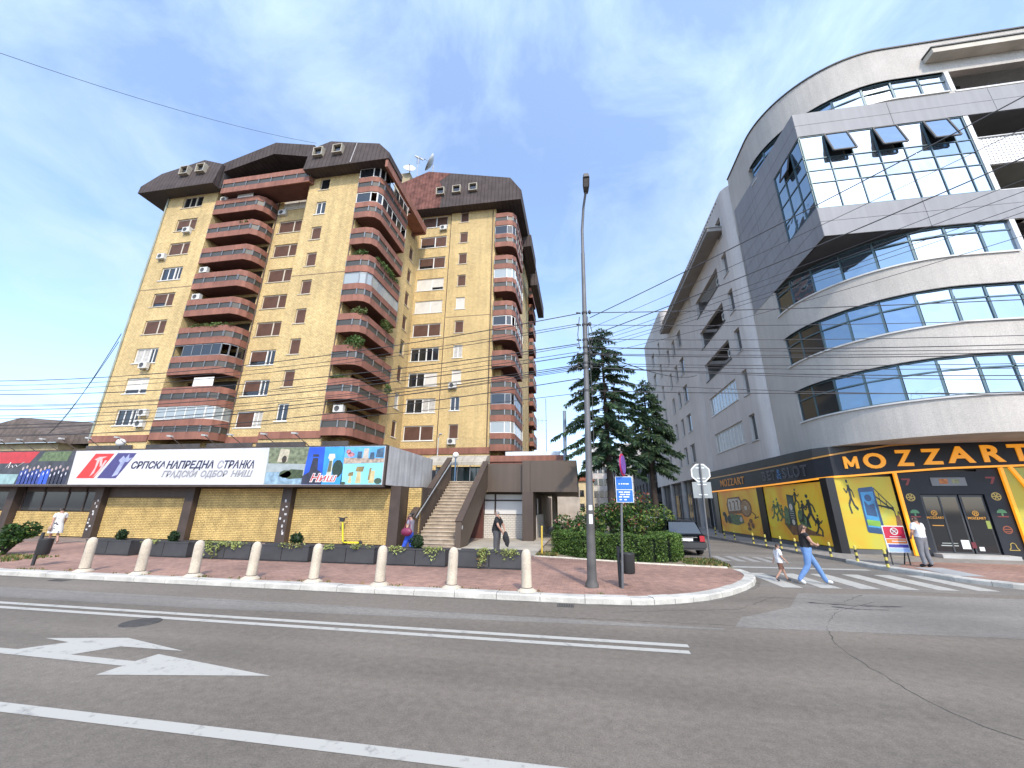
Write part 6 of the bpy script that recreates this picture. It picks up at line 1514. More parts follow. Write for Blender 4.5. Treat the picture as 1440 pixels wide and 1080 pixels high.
# rounded near corners of each segment
def rcorner(x, y, r, z0, z1):
    n = 8; P = []
    for i in range(n + 1):
        a = math.pi / 2 * i / n; P.append((x + r - r * math.cos(a), y + r * (1 - math.sin(a)) - 0.0))
    # from (x, y+r) curving to (x+r, y)
    P = [(x, y + r)] + [(x + r - r * math.cos(math.pi / 2 * i / n), y + r - r * math.sin(math.pi / 2 * i / n)) for i in range(1, n + 1)]
    gw_.strip(P, z0, z1, 0.1)
rcorner(GX, 25.95, 0.95, 4.88, 25.3); rcorner(GX - 0.05, 37.2, 1.4, 4.88, 22.6); rcorner(GX, 50.1, 1.1, 4.88, 27.5)
gw_.quad((GX, 26.9, 25.29), (20, 26, 25.29), (20, 50, 25.29), (GX, 50, 25.29)); gw_.quad((GX + 0.05, 26, 4.9), (16, 26, 4.9), (16, 64, 4.9), (GX + 0.05, 64, 4.9))
gw_.box(12.4, 20, 37.0, 64, 22.0, 25.2); gw_.quad((GX, 63.5, 4.9), (GX, 63.5, 27.5), (20, 63.5, 27.5), (20, 63.5, 4.9)); gw_.quad((GX, 51.2, 27.49), (20, 51.2, 27.49), (20, 63.5, 27.49), (GX, 63.5, 27.49)); gw_.quad((GX + .95, 25.96, 4.9), (20, 25.96, 4.9), (20, 25.96, 25.3), (GX + .95, 25.96, 25.3))
gw_.box(12.45, 20, 36.95, 37.05, 4.9, 25)
gw_.build('wall', rend, apt)
mb = MB(); mb.box(10.45, 13, 27.4, 46.5, 22.35, 22.65); mb.box(10.4, 13, 27.35, 46.6, 22.66, 22.72); mb.build('roof_canopy', M('canopy_grey', (0.27, 0.255, 0.24), 0.8, var=0.1), apt)
mb = MB(); mb.box(GX + 0.1, 13, 29, 37, 22.73, 25.25); mb.build('set_back_wall', rend, apt)
mb = MB()
for i in range(22): mb.box(GX - 0.02, GX + 0.0, 27.6 + i * 0.42, 27.75 + i * 0.42, 25.0, 25.12)
mb.build('parapet_vent', trim_d, apt, kind='stuff')
# windows and loggias
gf = M('grey_window_frame', (0.42, 0.42, 0.41), 0.5, var=0.1)
rollers = ribbed_mat('grey_roller', (0.17, 0.165, 0.16), 0.05, dark=0.7, rough=0.6, axis=1)
def slit(y, z, w, h, m, x=GX):
    mb = MB(); xo = x + 0.17
    mb.box(xo, xo + 0.06, y - w / 2, y - w / 2 + 0.07, z, z + h); mb.box(xo, xo + 0.06, y + w / 2 - 0.07, y + w / 2, z, z + h); mb.box(xo, xo + 0.06, y - w / 2, y + w / 2, z, z + 0.07); mb.box(xo, xo + 0.06, y - w / 2, y + w / 2, z + h - 0.07, z + h); mb.box(x - 0.06, x + 0.1, y - w / 2 - 0.08, y + w / 2 + 0.08, z - 0.06, z)
    o = mb.build('window', gf, apt); m2 = MB(); m2.box(xo + 0.02, xo + 0.04, y - w / 2 + 0.07, y + w / 2 - 0.07, z + 0.07, z + h - 0.07); m2.build('pane', m, o)
for k in range(6): slit(27.97, 6.32 + S3 * k, 0.95, 1.73, [smoke, rollers, smoke, smoke, rollers, smoke][k])
for k in range(5):
    for y, w in ((42.55, 1.7), (45.2, 1.2), (48.05, 1.1)): slit(y, 6.4 + S3 * k, w, 1.82, random.choice([glass_d, smoke, rollers]), GX - 0.05)
for k in range(6): slit(53.05, 6.4 + S3 * k, 1.1, 1.8, smoke); slit(57.5, 6.4 + S3 * k, 2.0, 1.8, clear_g if k > 2 else smoke)
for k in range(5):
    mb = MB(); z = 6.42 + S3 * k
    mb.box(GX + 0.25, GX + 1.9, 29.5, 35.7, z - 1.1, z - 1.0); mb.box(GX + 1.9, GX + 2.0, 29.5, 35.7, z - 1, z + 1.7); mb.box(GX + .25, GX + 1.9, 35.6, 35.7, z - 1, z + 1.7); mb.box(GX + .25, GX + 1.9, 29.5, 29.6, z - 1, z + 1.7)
    o = mb.build('loggia', M('loggia_shade_render', (0.13, 0.12, 0.115), 0.9), apt)  # recess shade put into the wall colour, darker than the block's render
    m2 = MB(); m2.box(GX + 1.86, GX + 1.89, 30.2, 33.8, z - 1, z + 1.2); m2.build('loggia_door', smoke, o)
    m3 = MB(); m3.box(GX - 0.05, GX + 0.1, 29.5, 35.7, z - 0.06, z); m3.build('sill', trim_w if k < 2 else trim_d, o)
    if k < 2:
        m4 = MB(); m5 = MB(); n = 9
        for i in range(n + 1): y = 29.6 + 6.0 * i / n; m4.box(GX + 0.1, GX + 0.16, y - 0.04, y + 0.04, z, z + 1.58)
        m4.box(GX + 0.1, GX + 0.16, 29.6, 35.6, z, z + 0.06); m4.box(GX + 0.1, GX + 0.16, 29.6, 35.6, z + 1.5, z + 1.58); m4.build('glazing_frame', frame_w, o)
        for i in range(n):
            if i == n - 1 and False: continue
            y = 29.6 + 6.0 * i / n; m5.box(GX + 0.12, GX + 0.13, y + 0.04, y + 6.0 / n - 0.04, z + 0.06, z + 1.5)
        split(m5.build('pane', M('loggia_curtain', (0.36, 0.35, 0.33), 0.4, var=0.2, scale=3) if k == 0 else clear_g, o))
for k, lb in ((1, 'second lowest'), (2, 'third lowest'), (3, 'second highest'), (4, 'highest')):
    ac_unit(GX + 0.55, 30.3, 6.9 + S3 * k, -math.pi / 2, 'air conditioner in the %s recessed balcony of the grey block' % lb)
# ground floor under the block
mb = MB(); mb.box(12.3, 12.5, 36.2, 66, 0.0, 4.9); mb.build('ground_floor_wall', M('dark_ground_floor', (0.05, 0.052, 0.056), 0.5, var=0.4, scale=0.8), apt)
mb = MB()
for y in (37.5, 43, 49, 55, 61): mb.tube([(11.75, y, 0.1), (11.75, y, 4.9)], 0.28, 14)
split(mb.build('column', M('column_grey', (0.33, 0.32, 0.31), 0.8, var=0.15), apt))
mb = MB()
for i in range(16): mb.box(12.2, 12.29, 38.0 + i * 1.1, 38.12 + i * 1.1, 0.3, 3.6)
split(mb.build('shop_mullion', M('mullion_grey', (0.3, 0.3, 0.3), 0.5), apt))
mb = MB(); mb.box(12.22, 12.28, 37.6, 56, 0.4, 3.5); mb.build('shop_glass', smoke, apt)

# buildings further along the side street
def simple_building(name, label, x0, x1, y0, y1, h, mt, wins, wm, roofm=None, fz=3.0, gable=0):
    t = thing(name, label, 'building', ((x0 + x1) / 2, (y0 + y1) / 2, 0))
    mb = MB(); nx, z0, ww, wh = wins; step = (x1 - x0) / nx
    hs = []
    k = 0
    while z0 + k * fz + wh < h - 0.3:
        for i in range(nx): hs.append((step * (i + 0.5) - ww / 2, step * (i + 0.5) + ww / 2, z0 + k * fz, z0 + k * fz + wh))
        k += 1
    mb.wall((x0, y0), (x1, y0), 0, h, hs, 0.25); ny = max(1, int((y1 - y0) / 3.2)); st2 = (y1 - y0) / ny; hs2 = []
    for kk in range(k):
        for i in range(ny): hs2.append((st2 * (i + .5) - ww / 2, st2 * (i + .5) + ww / 2, z0 + kk * fz, z0 + kk * fz + wh))
    mb.wall((x1, y0), (x1, y1), 0, h, hs2, 0.25); mb.wall((x0, y1), (x0, y0), 0, h, hs2, 0.25); mb.quad((x0, y1, 0), (x1, y1, 0), (x1, y1, h), (x0, y1, h)); mb.quad((x0, y0, h), (x1, y0, h), (x1, y1, h), (x0, y1, h))
    mb.build('wall', mt, t)
    fr = None
    for a, b, c, d in hs:
        m2 = MB(); m2.box(x0 + a, x0 + b, y0 + 0.2, y0 + 0.24, c, d); m2.box(x0 + a - .1, x0 + b + .1, y0 - 0.08, y0 + 0.1, c - 0.08, c); m2.build('window', wm, t)
    for a, b, c, d in hs2:
        m2 = MB(); m2.box(x0 + 0.2, x0 + 0.24, y1 - b, y1 - a, c, d); m2.build('window', wm, t)
    if gable:
        m3 = MB(); m3.prism_y([(x0 - .4, h), (x1 + .4, h), ((x0 + x1) / 2, h + gable)], y0 - 0.5, y1, 0); m3.build('roof', roofm, t)
    else:
        m3 = MB(); m3.box(x0 - .15, x1 + .15, y0 - .15, y1 + .15, h + 0.01, h + 0.35); m3.build('parapet', roofm or mt, t)
    return t
simple_building('dark_grey_building', 'charcoal fronted building beyond the grey apartment block', 10.6, 20, 66, 84, 9.6, M('charcoal_render', (0.07, 0.068, 0.07), 0.8), (3, 1.2, 1.4, 1.6), glass_d)
simple_building('pale_grey_building', 'pale grey building far along the side street behind the conifers', 8.7, 18, 92, 112, 15.5, M('pale_render', (0.42, 0.40, 0.38), 0.9, streak=0.15), (4, 1.3, 1.2, 1.5), smoke)
simple_building('white_apartment_building', 'whitish apartment building seen between the conifer trunks', 3.2, 8.4, 104, 118, 17.5, M('off_white_render', (0.50, 0.49, 0.47), 0.9, streak=0.12), (4, 1.3, 1.0, 1.5), glass_d)
simple_building('cream_house', 'cream house with a red tiled roof seen past the corner of the entrance block', -0.6, 3.0, 96, 106, 7.8, M('cream_render', (0.55, 0.44, 0.26), 0.9), (2, 1.3, 1.0, 1.4), glass_d, M('red_tile_roof', (0.26, 0.08, 0.045), 0.8, var=0.3, scale=3), 3.0, 2.2)
simple_building('distant_pale_block', 'distant pale flat roofed block between the tower and the conifers', -14.5, -5.5, 100, 118, 14.3, M('distant_render', (0.46, 0.43, 0.38), 0.9), (6, 1.3, 1.0, 1.3), smoke)
# ---------------------------------------------------------------- bollards, planters, poles, bins
stone_m = M('pale_stone', (0.50, 0.425, 0.33), 0.85, var=0.14, scale=3, fine=0.14, fscale=30, bump=0.3, bscale=50, streak=0.12)
stone_d = M('dark_joint', (0.09, 0.075, 0.06), 0.9)
ORD = ['leftmost', 'second from the left', 'third from the left', 'fourth from the left', 'fourth from the right', 'third from the right', 'second from the right', 'rightmost']
def bollard_meshes():
    a = MB(); a.lathe([(0.0, 0.085), (0.128, 0.085), (0.128, 0.10), (0.122, 0.3), (0.118, 0.78), (0.112, 0.83), (0.09, 0.885), (0.055, 0.92), (0.0, 0.935)], n=24)
    b = MB(); b.lathe([(0.235, 0.0), (0.235, 0.025), (0.14, 0.075), (0.13, 0.085), (0.0, 0.085)], n=24)
    c = MB(); c.lathe([(0.134, 0.078), (0.134, 0.097), (0.12, 0.098)], n=24)
    return a.mesh('shaft', stone_m), b.mesh('foot', stone_m), c.mesh('joint_ring', stone_d)
bm_ = bollard_meshes()
BX_ = [-14.3, -12.35, -10.6, -8.8, -6.93, -5.08, -3.2, -1.35]
first = None
for i, x in enumerate(BX_):
    if first is None:
        t = thing('stone_bollard', '', 'bollard', (x, 10.2, 0.12), 0, 'stone bollards along the kerb')
        for m_, n_ in zip(bm_, ('shaft', 'foot', 'joint_ring')): sub(m_, n_, t)
        first = t
    else:
        t = copy_tree(first, None, (x, 10.2 + random.uniform(-.03, .03), 0.12), random.uniform(0, 6)); t.rotation_euler = (R(random.uniform(-1.3, 1.3)), R(random.uniform(-1.3, 1.3)), t.rotation_euler.z)
    t['label'] = 'pale round topped stone bollard, %s in the kerb row' % ORD[i]
pl_m = M('planter_black', (0.042, 0.042, 0.044), 0.55, var=0.2, scale=2); pl_soil = M('planter_soil', (0.06, 0.045, 0.03), 0.95, var=0.3, scale=8)
PX = [(-19.0, -16.85), (-16.42, -14.32), (-13.64, -11.85), (-11.47, -9.4), (-9.0, -6.97), (-6.5, -4.47), (-3.97, -1.99)]
PX = PX[1:] if False else PX
PW = 2.0
first = None
PLB = ['leftmost', 'second from the left', 'third from the left', 'middle', 'third from the right', 'second from the right', 'rightmost']
PLX = ['with one small dark bush in it', 'with a small bush and bare soil', 'with pale trailing plants on its left', 'with one dark bush at its right', 'before the yellow kick scooter', 'with a clipped bush and vines', 'with long pale hanging vines']
for i, (a, b) in enumerate(PX):
    cx = (a + b) / 2
    if first is None:
        t = thing('planter_box', '', 'planter', (cx, 13.55, 0.12), 0, 'black planter boxes in a row')
        mb = MB(); w = 1.04; mb.box(-w, w, -0.2, 0.2, 0.0, 0.06)
        mb.box(-w, w, 0.19, 0.22, 0.03, 0.52); mb.box(-w, -w + 0.03, -0.2, 0.2, 0.03, 0.52); mb.box(w - 0.03, w, -0.2, 0.2, 0.03, 0.52); sub(mb.mesh('box', pl_m), 'box', t)
        for s0, s1 in ((-w, -0.008), (0.008, w)):
            mb = MB(); mb.box(s0 + 0.004, s1 - 0.004, -0.235, -0.205, 0.05, 0.5); sub(mb.mesh('front_panel', pl_m), 'front_panel', t)
        mb = MB(); mb.box(-w - 0.02, w + 0.02, -0.25, -0.17, 0.5, 0.545); mb.box(-w - 0.02, w + 0.02, 0.17, 0.25, 0.5, 0.545); sub(mb.mesh('rim', pl_m), 'rim', t)
        mb = MB(); mb.box(-w + 0.03, w - 0.03, -0.19, 0.19, 0.3, 0.47); sub(mb.mesh('soil', pl_soil), 'soil', t)
        first = t
    else: t = copy_tree(first, None, (cx, 13.55, 0.12))
    t['label'] = 'black planter %s, %s in row' % (PLX[i], PLB[i])
bush_m = leaf_mat('dark_bush_leaf', (0.025, 0.05, 0.018)); vine_m = leaf_mat('vine_leaf', (0.26, 0.30, 0.10)); dryv = leaf_mat('dry_vine', (0.20, 0.14, 0.07))
def small_bush(x, label, r=0.26):
    mb = MB(); leaf_quads(mb, (x, 13.55, 0.66 + r * 0.8), (r, r * .8, r), 420, 0.09, 0)
    mb.ellipsoid((x, 13.55, 0.64 + r * .8), (r * .75, r * .6, r * .75), 10, 6, 0)
    mb.build_at('clipped_bush', [bush_m], (x, 13.55, 0.6), label, 'bush', 'small bushes in the planters')
small_bush(-17.7, 'small dark bush in the leftmost planter', 0.22); small_bush(-15.3, 'small dark bush in the second planter from the left', 0.2); small_bush(-10.1, 'small dark bush in the middle planter, left of the yellow scooter', 0.24); small_bush(-5.55, 'round clipped dark bush in the planter before the staircase foot', 0.25)
def vine(x0, x1, drop, n, label, dry=0.15):
    mb = MB()
    for _ in range(n):
        x = random.uniform(x0, x1); k = random.random()
        mid = (x0 + x1) / 2; fall = drop * max(0.1, 1 - abs(x - mid) / max(0.01, (x1 - x0) / 2)) * (0.4 + 0.6 * random.random())
        pts = [Vector((x, 13.45, 0.64)), Vector((x + random.gauss(0, .04), 13.25, 0.72)), Vector((x + random.gauss(0, .08), 13.24, 0.62 - fall))]
        for j in range(int(8 + 26 * fall)):
            t_ = random.random(); p = pts[0].lerp(pts[1], t_ * 3) if t_ < .33 else pts[1].lerp(pts[2], (t_ - .33) / .67)
            leaf(mb, p + Vector((random.gauss(0, .03), random.gauss(0, .03), random.gauss(0, .02))), 0.085 * random.uniform(.6, 1.2), 1 if random.random() < dry * (1.5 if p.z < .35 else .5) else 0)
    mb.build_at('trailing_vine', [vine_m, dryv], ((x0 + x1) / 2, 13.45, 0.6), label, 'plant', 'plants trailing over the planters')
vine(-3.35, -2.95 - .05, 0.85, 16, 'long pale vine hanging to the ground from the rightmost planter', 0.35); vine(-2.75, -2.1, 0.3, 16, 'short pale vine at the right end of the rightmost planter'); vine(-5.2, -4.55, 0.4, 16, 'pale straggling vine at the right end of the second planter from the right')
vine(-6.4, -5.9, 0.15, 12, 'low pale plant at the left end of the second planter from the right'); vine(-13.6, -12.9 + .2, 0.6, 26, 'pale bushy vine hanging over the left end of the third planter'); vine(-12.75, -11.9, 0.2, 16, 'low pale plants at the right end of the third planter')
vine(-8.9, -8.5, 0.06, 8, 'low pale plant at the left end of the planter before the scooter'); vine(-7.8, -7.1, 0.06, 12, 'low pale plants at the right end of the planter before the scooter'); vine(-16.3, -15.7, 0.06, 12, 'low pale plants in the second planter from the left'); vine(-10.5, -9.6, 0.06, 14, 'low dry plants in the middle planter', .6)

def litter_bin(x, y, label, h=0.95, px=0):
    t = thing('litter_bin', label, 'litter bin', (x, y, 0.12), 0)
    blk = M('bin_black', (0.025, 0.025, 0.026), 0.5, var=0.2)
    mb = MB(); mb.tube([(x + px, y, 0.12), (x + px, y, 0.12 + h)], 0.045, 8); mb.build('post', blk, t)
    m2 = MB(); sgn = 1
    m2.lathe([(0.14, 0.42), (0.165, 0.45), (0.175, 0.88), (0.18, 0.9), (0.155, 0.9), (0.15, 0.6), (0.0, 0.55)], (x + px + 0.22, y, 0.02), 18); m2.build('bucket', blk, t)
    m3 = MB(); m3.box(x + px, x + px + 0.1, y - 0.03, y + 0.03, 0.6, 0.65); m3.box(x + px, x + px + 0.1, y - 0.03, y + 0.03, 0.8, 0.85); m3.build('bracket', blk, t)
    return t
litter_bin(-17.1, 10.75, 'black litter bin on a post at the left end of the pavement', 0.98)
litter_bin(0.9, 11.25, 'black litter bin behind the blue parking sign', 0.95)

# street lamp with all the wires
pole_x, pole_y = 0.19, 11.08
lamp = thing('street_lamp', 'tall grey street lamp with two white notices carrying the overhead wires', 'street lamp', (pole_x, pole_y, 0.12))
gal = M('galvanised_grey', (0.14, 0.14, 0.145), 0.6, var=0.2, scale=2, metal=0.3, streak=0.2); polefoot = M('pole_dark', (0.075, 0.07, 0.066), 0.7, var=0.35, scale=3)
LX = lambda z: pole_x + 0.0205 * (z - 0.12)
mb = MB(); zs = [0.12, 0.2, 0.3, 1.5, 2.1]; rs = [0.17, 0.165, 0.12, 0.108, 0.1]
mb.tube([(LX(z), pole_y, z) for z in zs], rs, 16); mb.build('pole_foot', polefoot, lamp)
mb = MB(); mb.tube([(LX(z), pole_y, z) for z in (2.1, 4, 6, 8, 9.6, 9.9)], [0.096, 0.086, 0.075, 0.066, 0.058, 0.058], 16); mb.build('pole', gal, lamp)
mb = MB(); mb.tube([(LX(9.9), pole_y, 9.9), (LX(10.8), pole_y - 0.02, 10.8), (LX(11.6) + 0.06, pole_y - 0.12, 11.6), (LX(12) + 0.14, pole_y - 0.35, 12.0)], [0.05, 0.045, 0.04, 0.04], 10); mb.build('arm', gal, lamp)
mb = MB(); hx = LX(12) + 0.15
pts = [(0.055, 0), (0.08, -0.1), (0.105, -0.32), (0.105, -0.62), (0.075, -0.66)]
v = []; 
for w_, d_ in pts: v += [(hx - w_, pole_y - 0.3 + d_, 12.02 + (-d_) * 0.14 - 0.06), (hx + w_, pole_y - 0.3 + d_, 12.02 + (-d_) * 0.14 - 0.06), (hx + w_ * .8, pole_y - 0.3 + d_, 12.02 + (-d_) * 0.14 + 0.06), (hx - w_ * .8, pole_y - 0.3 + d_, 12.02 + (-d_) * 0.14 + 0.06)]
f = [(i * 4 + j, i * 4 + (j + 1) % 4, i * 4 + 4 + (j + 1) % 4, i * 4 + 4 + j) for i in range(4) for j in range(4)] + [(0, 1, 2, 3), (19, 18, 17, 16)]
mb.add(v, f); hd = mb.build('lamp_head', M('lamp_head_dark', (0.06, 0.06, 0.065), 0.5), lamp)
mb = MB(); mb.quad((hx - .08, pole_y - 0.6, 11.99), (hx + .08, pole_y - 0.6, 11.99), (hx + .08, pole_y - 0.9, 12.03), (hx - .08, pole_y - 0.9, 12.03)); mb.build('lens', M('lamp_lens', (0.3, 0.31, 0.33), 0.3), hd)
mb = MB()
for z in (7.75, 7.35, 6.85, 6.6, 6.4, 6.1, 5.95, 5.25): mb.tube([(LX(z), pole_y, z - 0.03), (LX(z), pole_y, z + 0.03)], 0.088, 12); mb.tube([(LX(z) - 0.12, pole_y, z), (LX(z) - 0.25, pole_y - 0.05, z)], 0.025, 6); mb.ellipsoid((LX(z) + 0.15, pole_y - 0.03, z), (0.05, 0.05, 0.07), 8, 6)
mb.tube([(LX(7.6) - .16, pole_y - .05, 7.6), (LX(7) - .22, pole_y - .05, 7.0), (LX(6.5) - .16, pole_y - .05, 6.5)], 0.012, 5); mb.tube([(LX(7.3) + .16, pole_y - .05, 7.3), (LX(6.9) + .24, pole_y - .05, 6.9), (LX(6.6) + .14, pole_y - .05, 6.6)], 0.012, 5)
mb.tube([(LX(5) + 0.14, pole_y - 0.05, 7.6), (LX(5) + 0.15, pole_y - .05, 5.0), (LX(3.6) + 0.15, pole_y - .05, 3.6)], 0.012, 5)
mb.build('wire_bracket', trim_d, lamp)
for z0, z1, c_ in ((1.62, 1.86, 'a'), (1.96, 2.09, 'b')):
    mb = MB(); n = 6
    for i in range(n):
        a0, a1 = -1.9 + 0.9 * i / n, -1.9 + 0.9 * (i + 1) / n; r_ = 0.108; mb.quad((LX(z0) + r_ * math.cos(a0), pole_y + r_ * math.sin(a0), z0), (LX(z0) + r_ * math.cos(a1), pole_y + r_ * math.sin(a1), z0), (LX(z1) + r_ * math.cos(a1), pole_y + r_ * math.sin(a1), z1), (LX(z1) + r_ * math.cos(a0), pole_y + r_ * math.sin(a0), z1))
    mb.build('paper_notice', M('white_film', (0.66, 0.66, 0.65), 0.35), lamp)

# parking sign
ps = thing('parking_sign', 'blue parking notice under an edge-on round sign on a thin grey post', 'sign', (0.93, 11.06, 0.12))
mb = MB(); mb.tube([(0.93, 11.06, 0.12), (0.99, 11.06, 1.2), (1.10, 11.08, 3.0), (1.13, 11.09, 3.5)], 0.032, 10); mb.build('post', gal, ps)
blue = M('sign_blue', (0.015, 0.13, 0.50), 0.4, var=0.05); swht = M('sign_white', (0.66, 0.67, 0.68), 0.4)
mb = MB(); mb.box(0.92, 1.36, 11.0, 11.02, 2.16, 2.82); pan = mb.build('panel', swht, ps)
mb = MB(); mb.box(0.935, 1.345, 10.994, 10.999, 2.175, 2.475); mb.box(0.935, 1.345, 10.994, 10.999, 2.495, 2.805); mb.build('blue_face', blue, pan)
mb = MB()
for z, ws in ((2.63, ((1.0, 1.03), (1.06, 1.1), (1.115, 1.16), (1.175, 1.21), (1.22, 1.26))), (2.42, ((0.99, 1.1), (1.12, 1.28))), (2.36, ((1.02, 1.15), (1.17, 1.27))), (2.30, ((0.99, 1.07), (1.1, 1.25))), (2.23, ((1.0, 1.06), (1.12, 1.18)))):
    for a, b in ws: mb.box(a, b, 10.99, 10.993, z - 0.014, z + 0.016)
mb.build('sign_text', swht, pan)
mb = MB(); n = 20; cx, cy_, cz = 1.13, 11.02, 3.13
e1 = Vector((0.32, 0.947, 0)); 
v = [(cx, cy_, cz)]
def disc(r, off, m):
    k = MB(); nn = Vector((0.947, -0.32, 0)) * off; P = [Vector((cx, cy_, cz)) + e1 * r * math.cos(2 * math.pi * i / n) + Vector((0, 0, r * math.sin(2 * math.pi * i / n))) + nn for i in range(n)]; Q = [p + Vector((0.947, -0.32, 0)) * 0.02 for p in P]
    k.add(P + Q, [tuple(range(n)), tuple(range(2 * n - 1, n - 1, -1))] + [(i, (i + 1) % n, n + (i + 1) % n, n + i) for i in range(n)]); return k
dd = disc(0.30, 0, None).build('round_sign', M('sign_red', (0.45, 0.02, 0.06), 0.4), ps); disc(0.25, 0.0215, None).build('round_face', M('sign_violet', (0.16, 0.07, 0.32), 0.4), dd)
disc(0.25, -0.0215, None).build('round_back', M('sign_violet', (0.16, 0.07, 0.32), 0.4), dd)

# stop sign from behind
sx_, sy_ = 4.86, 17.54
ss = thing('stop_sign', 'octagonal sign seen from behind above a square grey plate on a leaning post', 'sign', (sx_, sy_, 0.12))
mb = MB(); mb.tube([(sx_, sy_, 0.12), (sx_ + 0.03, sy_, 2.0), (sx_ + 0.06, sy_ - .02, 3.8)], 0.035, 10); mb.build('post', gal, ss)
back = M('sign_back_grey', (0.26, 0.28, 0.28), 0.5, var=0.1, metal=0.3)
def octo(r, y0, y1, m, nm, par, cx=sx_ + 0.06, cz=3.42):
    P = [(cx + r * math.cos(math.pi / 8 + i * math.pi / 4), cz + r * math.sin(math.pi / 8 + i * math.pi / 4)) for i in range(8)]; k = MB(); k.prism_y(P, y0, y1); return k.build(nm, m, par)
oc = octo(0.40, sy_ + 0.04, sy_ + 0.06, swht, 'octagon', ss); octo(0.345, sy_ + 0.036, sy_ + 0.039, back, 'octagon_back', oc)
mb = MB(); mb.box(sx_ - 0.32, sx_ + 0.4, sy_ + 0.045, sy_ + 0.065, 2.42, 3.05); sq = mb.build('square_plate', back, ss)
mb = MB()
for z in (2.55, 2.95, 3.2, 3.62): mb.box(sx_ - 0.12, sx_ + 0.22, sy_ + 0.02, sy_ + 0.044, z - 0.02, z + 0.02)
mb.build('clamp', swht, ss)
# yellow post, small striped posts
t = thing('yellow_post', 'thin yellow post at the corner of the covered passage', 'post', (-1.72, 17.9, 0.12)); yel = M('yellow_paint', (0.62, 0.42, 0.06), 0.6, var=0.15)
mb = MB(); mb.tube([(-1.72, 17.9, 0.12), (-1.71, 17.9, 1.22)], 0.04, 10); mb.lathe([(0.04, 0), (0.03, .02), (0, .025)], (-1.71, 17.9, 1.22), 10); mb.build('shaft', yel, t)
mb = MB(); mb.lathe([(0.09, 0.0), (0.09, 0.02), (0.0, 0.02)], (-1.72, 17.9, 0.12), 12); mb.build('base_plate', yel, t)
SP = [(9.41, 31.9), (9.42, 30.1), (9.5, 28.5), (9.6, 25.9), (9.68, 24.5), (9.9, 23.3), (9.97, 22.0), (10.34, 19.95), (10.42, 18.4), (10.5, 16.95)]
OR2 = ['farthest', 'second farthest', 'third farthest', 'fourth farthest', 'fifth farthest', 'fifth nearest', 'fourth nearest', 'third nearest', 'second nearest', 'nearest']
stripe_y = M('post_yellow', (0.55, 0.46, 0.10), 0.6); stripe_k = M('post_black', (0.03, 0.03, 0.03), 0.6)
a = MB(); b = MB()
for k in range(5):
    (a if k % 2 == 0 else b).lathe([(0.045, k * 0.11), (0.045, (k + 1) * 0.11)], n=10)
a.lathe([(0.045, 0.55), (0.03, 0.575), (0, 0.58)], n=10)
ma, mb_ = a.mesh('yellow_band', stripe_y), b.mesh('black_band', stripe_k); first = None
for i, (x, y) in enumerate(SP):
    if first is None:
        t = thing('striped_post', '', 'bollard', (x, y, 0.12), 0, 'low yellow and black posts along the shop kerb'); sub(ma, 'yellow_shaft', t); sub(mb_, 'black_band', t)['kind'] = 'stuff'; first = t
    else: t = copy_tree(first, None, (x, y, 0.12))
    t['label'] = 'low yellow and black striped post, %s along the shop kerb' % OR2[i]

# ---------------------------------------------------------------- overhead wires
wire_m = M('wire_black', (0.035, 0.035, 0.04), 0.6, var=0)
def wire(a, b, sag, r, label, group=None, n=22, m=wire_m):
    a, b = Vector(a), Vector(b); P = []
    for i in range(n + 1):
        t = i / n; p = a.lerp(b, t); p.z -= sag * 4 * t * (1 - t); P.append(p)
    mb = MB(); mb.tube(P, r, 5, cap=False); return mb.build_at('overhead_wire', m, tuple(a), label, 'wire', group)
NUMW = ['one', 'two', 'three', 'four', 'five', 'six', 'seven', 'eight', 'nine', 'ten', 'eleven', 'twelve', 'thirteen', 'fourteen', 'fifteen', 'sixteen']
GL, GRt = 'wires left of the street lamp along the main road', 'wires right of the street lamp along the main road'
lw = [(7.70, 9.6, 1.2), (7.36, 9.2, 1.1), (7.32, 9.0, 1.2), (6.75, 8.9, 1.1), (6.70, 8.7, 1.3), (6.45, 8.0, .9), (6.40, 7.9, 1.1), (6.1, 7.2, .9), (6.05, 7.0, .8), (6.0, 6.85, .85), (5.97, 6.75, 1.0), (5.9, 6.7, .9), (5.6, 6.5, .8), (5.2, 6.4, .7)]
for i, (z0, z1, s_) in enumerate(lw):
    wire((LX(z0) - 0.2, pole_y + random.uniform(-.1, .1), z0), (-46, pole_y + random.uniform(-.6, .6), z1 + random.uniform(-.15, .15)), s_ + random.uniform(0.6, 0.9), 0.0095 if i % 3 else 0.014, 'overhead wire crossing the brick tower, number %s from the top at the street lamp' % NUMW[i], GL)
rw_ = [(7.72, 7.4, .45), (7.36, 7.0, .55), (6.86, 6.6, .5), (6.62, 6.35, .55), (6.58, 6.3, .7), (6.42, 6.0, .5), (6.38, 6.05, .6), (6.1, 5.9, .5), (6.06, 5.8, .6), (5.98, 5.6, .65), (5.95, 5.55, .75), (5.5, 5.2, .7), (5.22, 4.9, .4)]
for i, (z0, z1, s_) in enumerate(rw_):
    wire((LX(z0) + 0.16, pole_y + random.uniform(-.1, .1), z0), (30, pole_y + random.uniform(-.5, .5), z1), s_, 0.0095 if i % 3 else 0.013, 'overhead wire crossing the curved building, number %s from the top at the street lamp' % NUMW[i], GRt)
G3 = 'wires slanting from the street lamp to the upper right'
